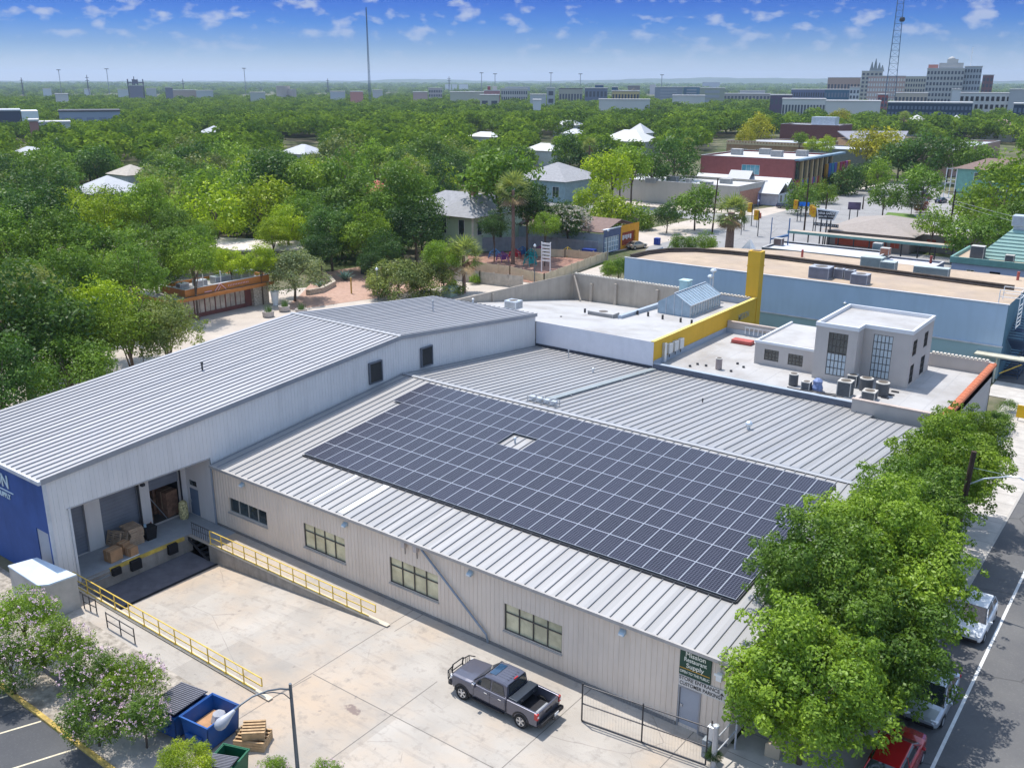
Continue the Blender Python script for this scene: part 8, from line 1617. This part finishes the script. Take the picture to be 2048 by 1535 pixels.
cblock('red_block', 'red and white block with two red towers in the middle skyline', 968, 1000, 182, 1100, 18, C_('rose block', (.42, .20, .20)), 4, 2); cblock('red_block', 'narrow dark red tower above the rose block', 975, 981, 173, 1110, 8, C_('dark red tower', (.22, .05, .06))); cblock('red_block', 'narrow white tower beside the dark red one', 985, 994, 174, 1110, 8, C_('white hotel', None))
cblock('hotel', 'pale hotel block with square windows left of centre skyline', 857, 884, 177, 1250, 18, C_('pale hotel', (.52, .45, .45)), 8, 4)
cblock('low_hall', 'long pale low hall below the red towers', 900, 970, 185, 1150, 24, C_('cream hall', (.48, .46, .38)))
cblock('low_hall', 'beige hall with an arched front below the red towers', 960, 998, 191, 900, 20, C_('cream hall', None), 2, 1)
for i, (a, b, y, d, c, lb) in enumerate(((700, 726, 184, 1150, (.55, .24, .20), 'coral roofed hall left of the thin radio mast'), (826, 855, 185, 1150, (.52, .36, .34), 'pink roofed low hall left of the pale hotel'), (660, 690, 184, 1200, (.5, .52, .55), 'white low hall between the coral roof and the round beige tower'), (345, 392, 181, 1400, (.46, .36, .30), 'pinkish striped low block right of the industrial tower'), (392, 426, 182, 1380, (.5, .52, .5), 'pale low block right of the pinkish one'), (235, 256, 180, 1400, (.6, .6, .6), 'white low hall left of the industrial tower'), (292, 312, 178, 1450, (.5, .5, .48), 'cream low hall right of the industrial tower'), (110, 136, 189, 1100, (.62, .58, .56), 'white and pink low hall in the left far woods'), (85, 102, 178, 1900, (.55, .58, .6), 'tiny white hall in the far left woods'), (168, 180, 179, 1900, (.55, .58, .6), 'tiny pale hall beyond the white and pink one'), (500, 530, 186, 1150, (.5, .5, .45), 'pale low hall among trees left of the round beige tower'), (890, 902, 169, 3200, (.7, .7, .7), 'white speck hall far off left of the pale masts'), (904, 914, 169, 3200, (.7, .7, .7), 'second white speck hall far off'), (918, 936, 169, 3200, (.7, .7, .7), 'rightmost white speck hall far off'), (1060, 1092, 190, 1000, (.5, .5, .5), 'pale low house group in front of the white hotel'), (1066, 1082, 201, 800, (.62, .62, .62), 'small white dome like hall below the white hotel'), (1010, 1060, 174, 2400, (.3, .33, .36), 'faint grey block far behind the white hotel'), (745, 765, 181, 1400, (.52, .5, .48), 'pale low hall right of the thin radio mast'), (1480, 1530, 182, 1900, (.48, .46, .46), 'row of pale low blocks under the distant hills'), (1405, 1440, 165, 4000, (.4, .42, .45), 'faint grey block on the horizon under the hills'), (1300, 1312, 170, 2600, (.55, .5, .5), 'faint pinkish block left of the grey slab'))):
    cblock('low_hall', lb, a, b, y, d, 20, C_('low hall %d' % i, c))
t = thing('silo', 'round beige storage tower on the left skyline', 'tower', (0, 0, 0)); q = atd(566, 172, 1400); rr_ = (atd(580, 172, 1400) - atd(552, 172, 1400)).length / 2
part('drum', MB().tube((q.x, q.y, 0), (q.x, q.y, q.z), rr_, 20), C_('silo beige', (.50, .42, .38)), t); part('stair_shaft', MB().box(q.x + rr_, q.x + rr_ + 8, q.y, q.y + 8, 0, q.z - 4), C_('silo beige', None), t)
t, h, w = cblock('industrial_tower', 'frame like grey industrial tower on the left skyline', 258, 285, 172, 1300, 16, C_('mauve grey', (.22, .21, .26)))
s = MB()
for x in (-1, w * .3, w * .65, w + 1): s.tube((x, 4, 0), (x, 4, h + 8), .7, 6)
s.box(-2, w + 2, 3, 5, h + 3, h + 4.4).box(w * .3, w * .7, 3, 9, h + 4.4, h + 7); part('frame', s, C_('frame mauve', (.12, .12, .17)), t)
cblock('conveyor', 'slanting small grey plant right of the industrial tower', 330, 345, 176, 1250, 8, C_('mauve grey', None))
# sheds far left
t, h, w = cblock('shed', 'long blue grey shed with a dark roof line in the left woods', 117, 240, 224, 640, 30, C_('blue grey sheet', (.30, .34, .42)), 5, 1, C_('sheet rib', (.22, .25, .33)), roofm=C_('dark roof', None))
t, h, w = cblock('shed', 'dark roofed shed with a white end wall at the far left', -30, 40, 223, 610, 30, C_('dark shed', (.07, .08, .12)), roofm=WROOF); part('white_end', MB().box(w + .45, w + 9, 0, 26, 0, h), WHITEP, t)
cblock('brick_shed', 'small salmon brick end wall below the dark roofed shed', 58, 76, 243, 470, 14, C_('salmon brick', (.38, .19, .17))); cblock('low_hall', 'low white sheeted hall beside the salmon brick wall', 72, 140, 247, 500, 14, WRF2)
# radio masts
MAST = M('mast blue grey', (.09, .14, .20), .5, .4)
def lattice(label, px, pyb, d, h, w0, w1, n, name='radio_mast', lean=0, drum=None, thick=.3):
    q = atd(px, 200, d); q.z = 0; t = thing(name, label, 'mast', q); s = MB(); C3 = [(math.cos(a), math.sin(a)) for a in (.3, .3 + 2.094, .3 + 4.188)]
    for c in C3: s.tube(q + Vector((c[0] * w0, c[1] * w0, 0)), q + Vector((c[0] * w1 + lean, c[1] * w1, h)), thick, 5)
    part('legs', s, MAST, t); s = MB(); P3 = lambda k, f: q + Vector((C3[k][0] * (w0 + (w1 - w0) * f) + lean * f, C3[k][1] * (w0 + (w1 - w0) * f), h * f))
    for i in range(n):
        for k in range(3): s.tube(P3(k, i / n), P3((k + 1) % 3, i / n), thick * .45, 4); s.tube(P3(k, i / n), P3((k + 1) % 3, (i + 1) / n), thick * .3, 4)
    part('bracing', s, MAST, t)
    if drum: part('drum_antenna', MB().tube(q + Vector((w1 * 1.6, 0, drum)), q + Vector((w1 * 1.6 + 2.5, -1, drum)), 1.7, 12), BLACKR, t)
    return t
lattice('thin tapering radio mast standing alone left of centre', 740, 200, 1150, 110, 1.5, .45, 34, thick=.24)
lattice('tall lattice tower rising beyond the top of the picture', 1776, 215, 860, 150, 5.6, 1.6, 30, 'lattice_tower', drum=78, thick=.3)
for i, (px, pt, d, lb) in enumerate(((117, 141, 2200, 'slim floodlight mast on the horizon, far left'), (213, 139, 2100, 'slim floodlight mast on the horizon, second from the left'), (488, 138, 2000, 'slim floodlight mast left of the thin radio mast'), (963, 147, 2000, 'slim floodlight mast, left of the close pair right of centre'), (990, 149, 2000, 'slim floodlight mast, right of the close pair right of centre'), (1102, 147, 2000, 'slim floodlight mast above the dark roofed hall'), (1161, 149, 2000, 'slim floodlight mast above the slate block'), (1324, 151, 2000, 'slim floodlight mast above the grey slab block'))):
    q = atd(px, pt, d); t = thing('floodlight_mast', lb, 'mast', (q.x, q.y, 0), 'floodlight masts on the horizon'); part('pole', MB().tube((q.x, q.y, 0), q, .55, 6), C_('mast grey', (.16, .18, .22)), t); part('lamp_ring', MB().lathe(q, [(.5, 0), (4.2, .6), (4.2, 1.6), (.5, 2.0)], 10), C_('mast grey', None), t)
for i, (px, pt, d, lb) in enumerate(((42, 155, 1900, 'power pylon at the far left horizon'), (173, 150, 1900, 'power pylon between the two left floodlight masts'), (655, 157, 2200, 'power pylon on the horizon right of the silo'), (267, 153, 1500, 'thin mast behind the industrial tower'), (898, 153, 2300, 'faint pylon on the horizon left of the pale masts'), (365, 158, 2200, 'faint pylon right of the industrial tower'))):
    q = atd(px, pt, d); t = thing('power_pylon', lb, 'pylon', (q.x, q.y, 0), 'power pylons on the horizon'); s = MB()
    for dx in (-2.5, 2.5): s.tube((q.x + dx, q.y, 0), q, .5, 5)
    part('legs', s, C_('pylon dark', (.07, .08, .11)), t); part('crossarms', MB().box(q.x - 5, q.x + 5, q.y - .4, q.y + .4, q.z - 5, q.z - 4.2).box(q.x - 6, q.x + 6, q.y - .4, q.y + .4, q.z - 10, q.z - 9.2), C_('pylon dark', None), t)
# far hills
hl = MB(); top = []; n = 120; hr = random.Random(9)
def hill(px): return 163.5 - (5.5 * math.exp(-((px - 1560) / 190) ** 2) + 3.6 * math.exp(-((px - 1300) / 120) ** 2) + 4.0 * math.exp(-((px - 840) / 90) ** 2) + 2.4 * math.exp(-((px - 1430) / 60) ** 2) + 1.4 + .5 * math.sin(px * .05) + .4 * math.sin(px * .13 + 1))
rows = []
for f, d in ((0, 7400), (.55, 8300), (1, 9000), (.6, 9800), (0, 11500)):
    r = []
    for i in range(n + 1):
        px = -150 + 2350 * i / n; pk = atd(px, hill(px), 9000); b = atd(px, 170, d); r.append((b.x, b.y, -2 + (pk.z + 2) * f * (1 if f == 1 else hr.uniform(.85, 1.05))))
    rows.append(r)
for a, b in zip(rows, rows[1:]):
    for i in range(n): hl.poly([a[i], a[i + 1], b[i + 1], b[i]])
struct('hills', hl, M('hill woods', (.045, .075, .03), .95, var=.35, scale=.004, dirt=(.12, .12, .08), dirtamt=.3))

# ================================================================ the air between
hz = MB().box(-13500, 9000, -900, 13500, -2.6, 175)
hm_ = D.materials.new('haze air'); hm_.use_nodes = True; N_ = hm_.node_tree.nodes; N_.remove(N_['Principled BSDF']); pv = N_.new('ShaderNodeVolumePrincipled'); pv.inputs['Color'].default_value = (.66, .80, 1.0, 1); pv.inputs['Density'].default_value = .000085; pv.inputs['Anisotropy'].default_value = .2
hm_.node_tree.links.new(pv.outputs[0], N_['Material Output'].inputs['Volume'])
o = part('haze', hz, hm_); o['kind'] = 'stuff'
bpy.context.view_layer.update()
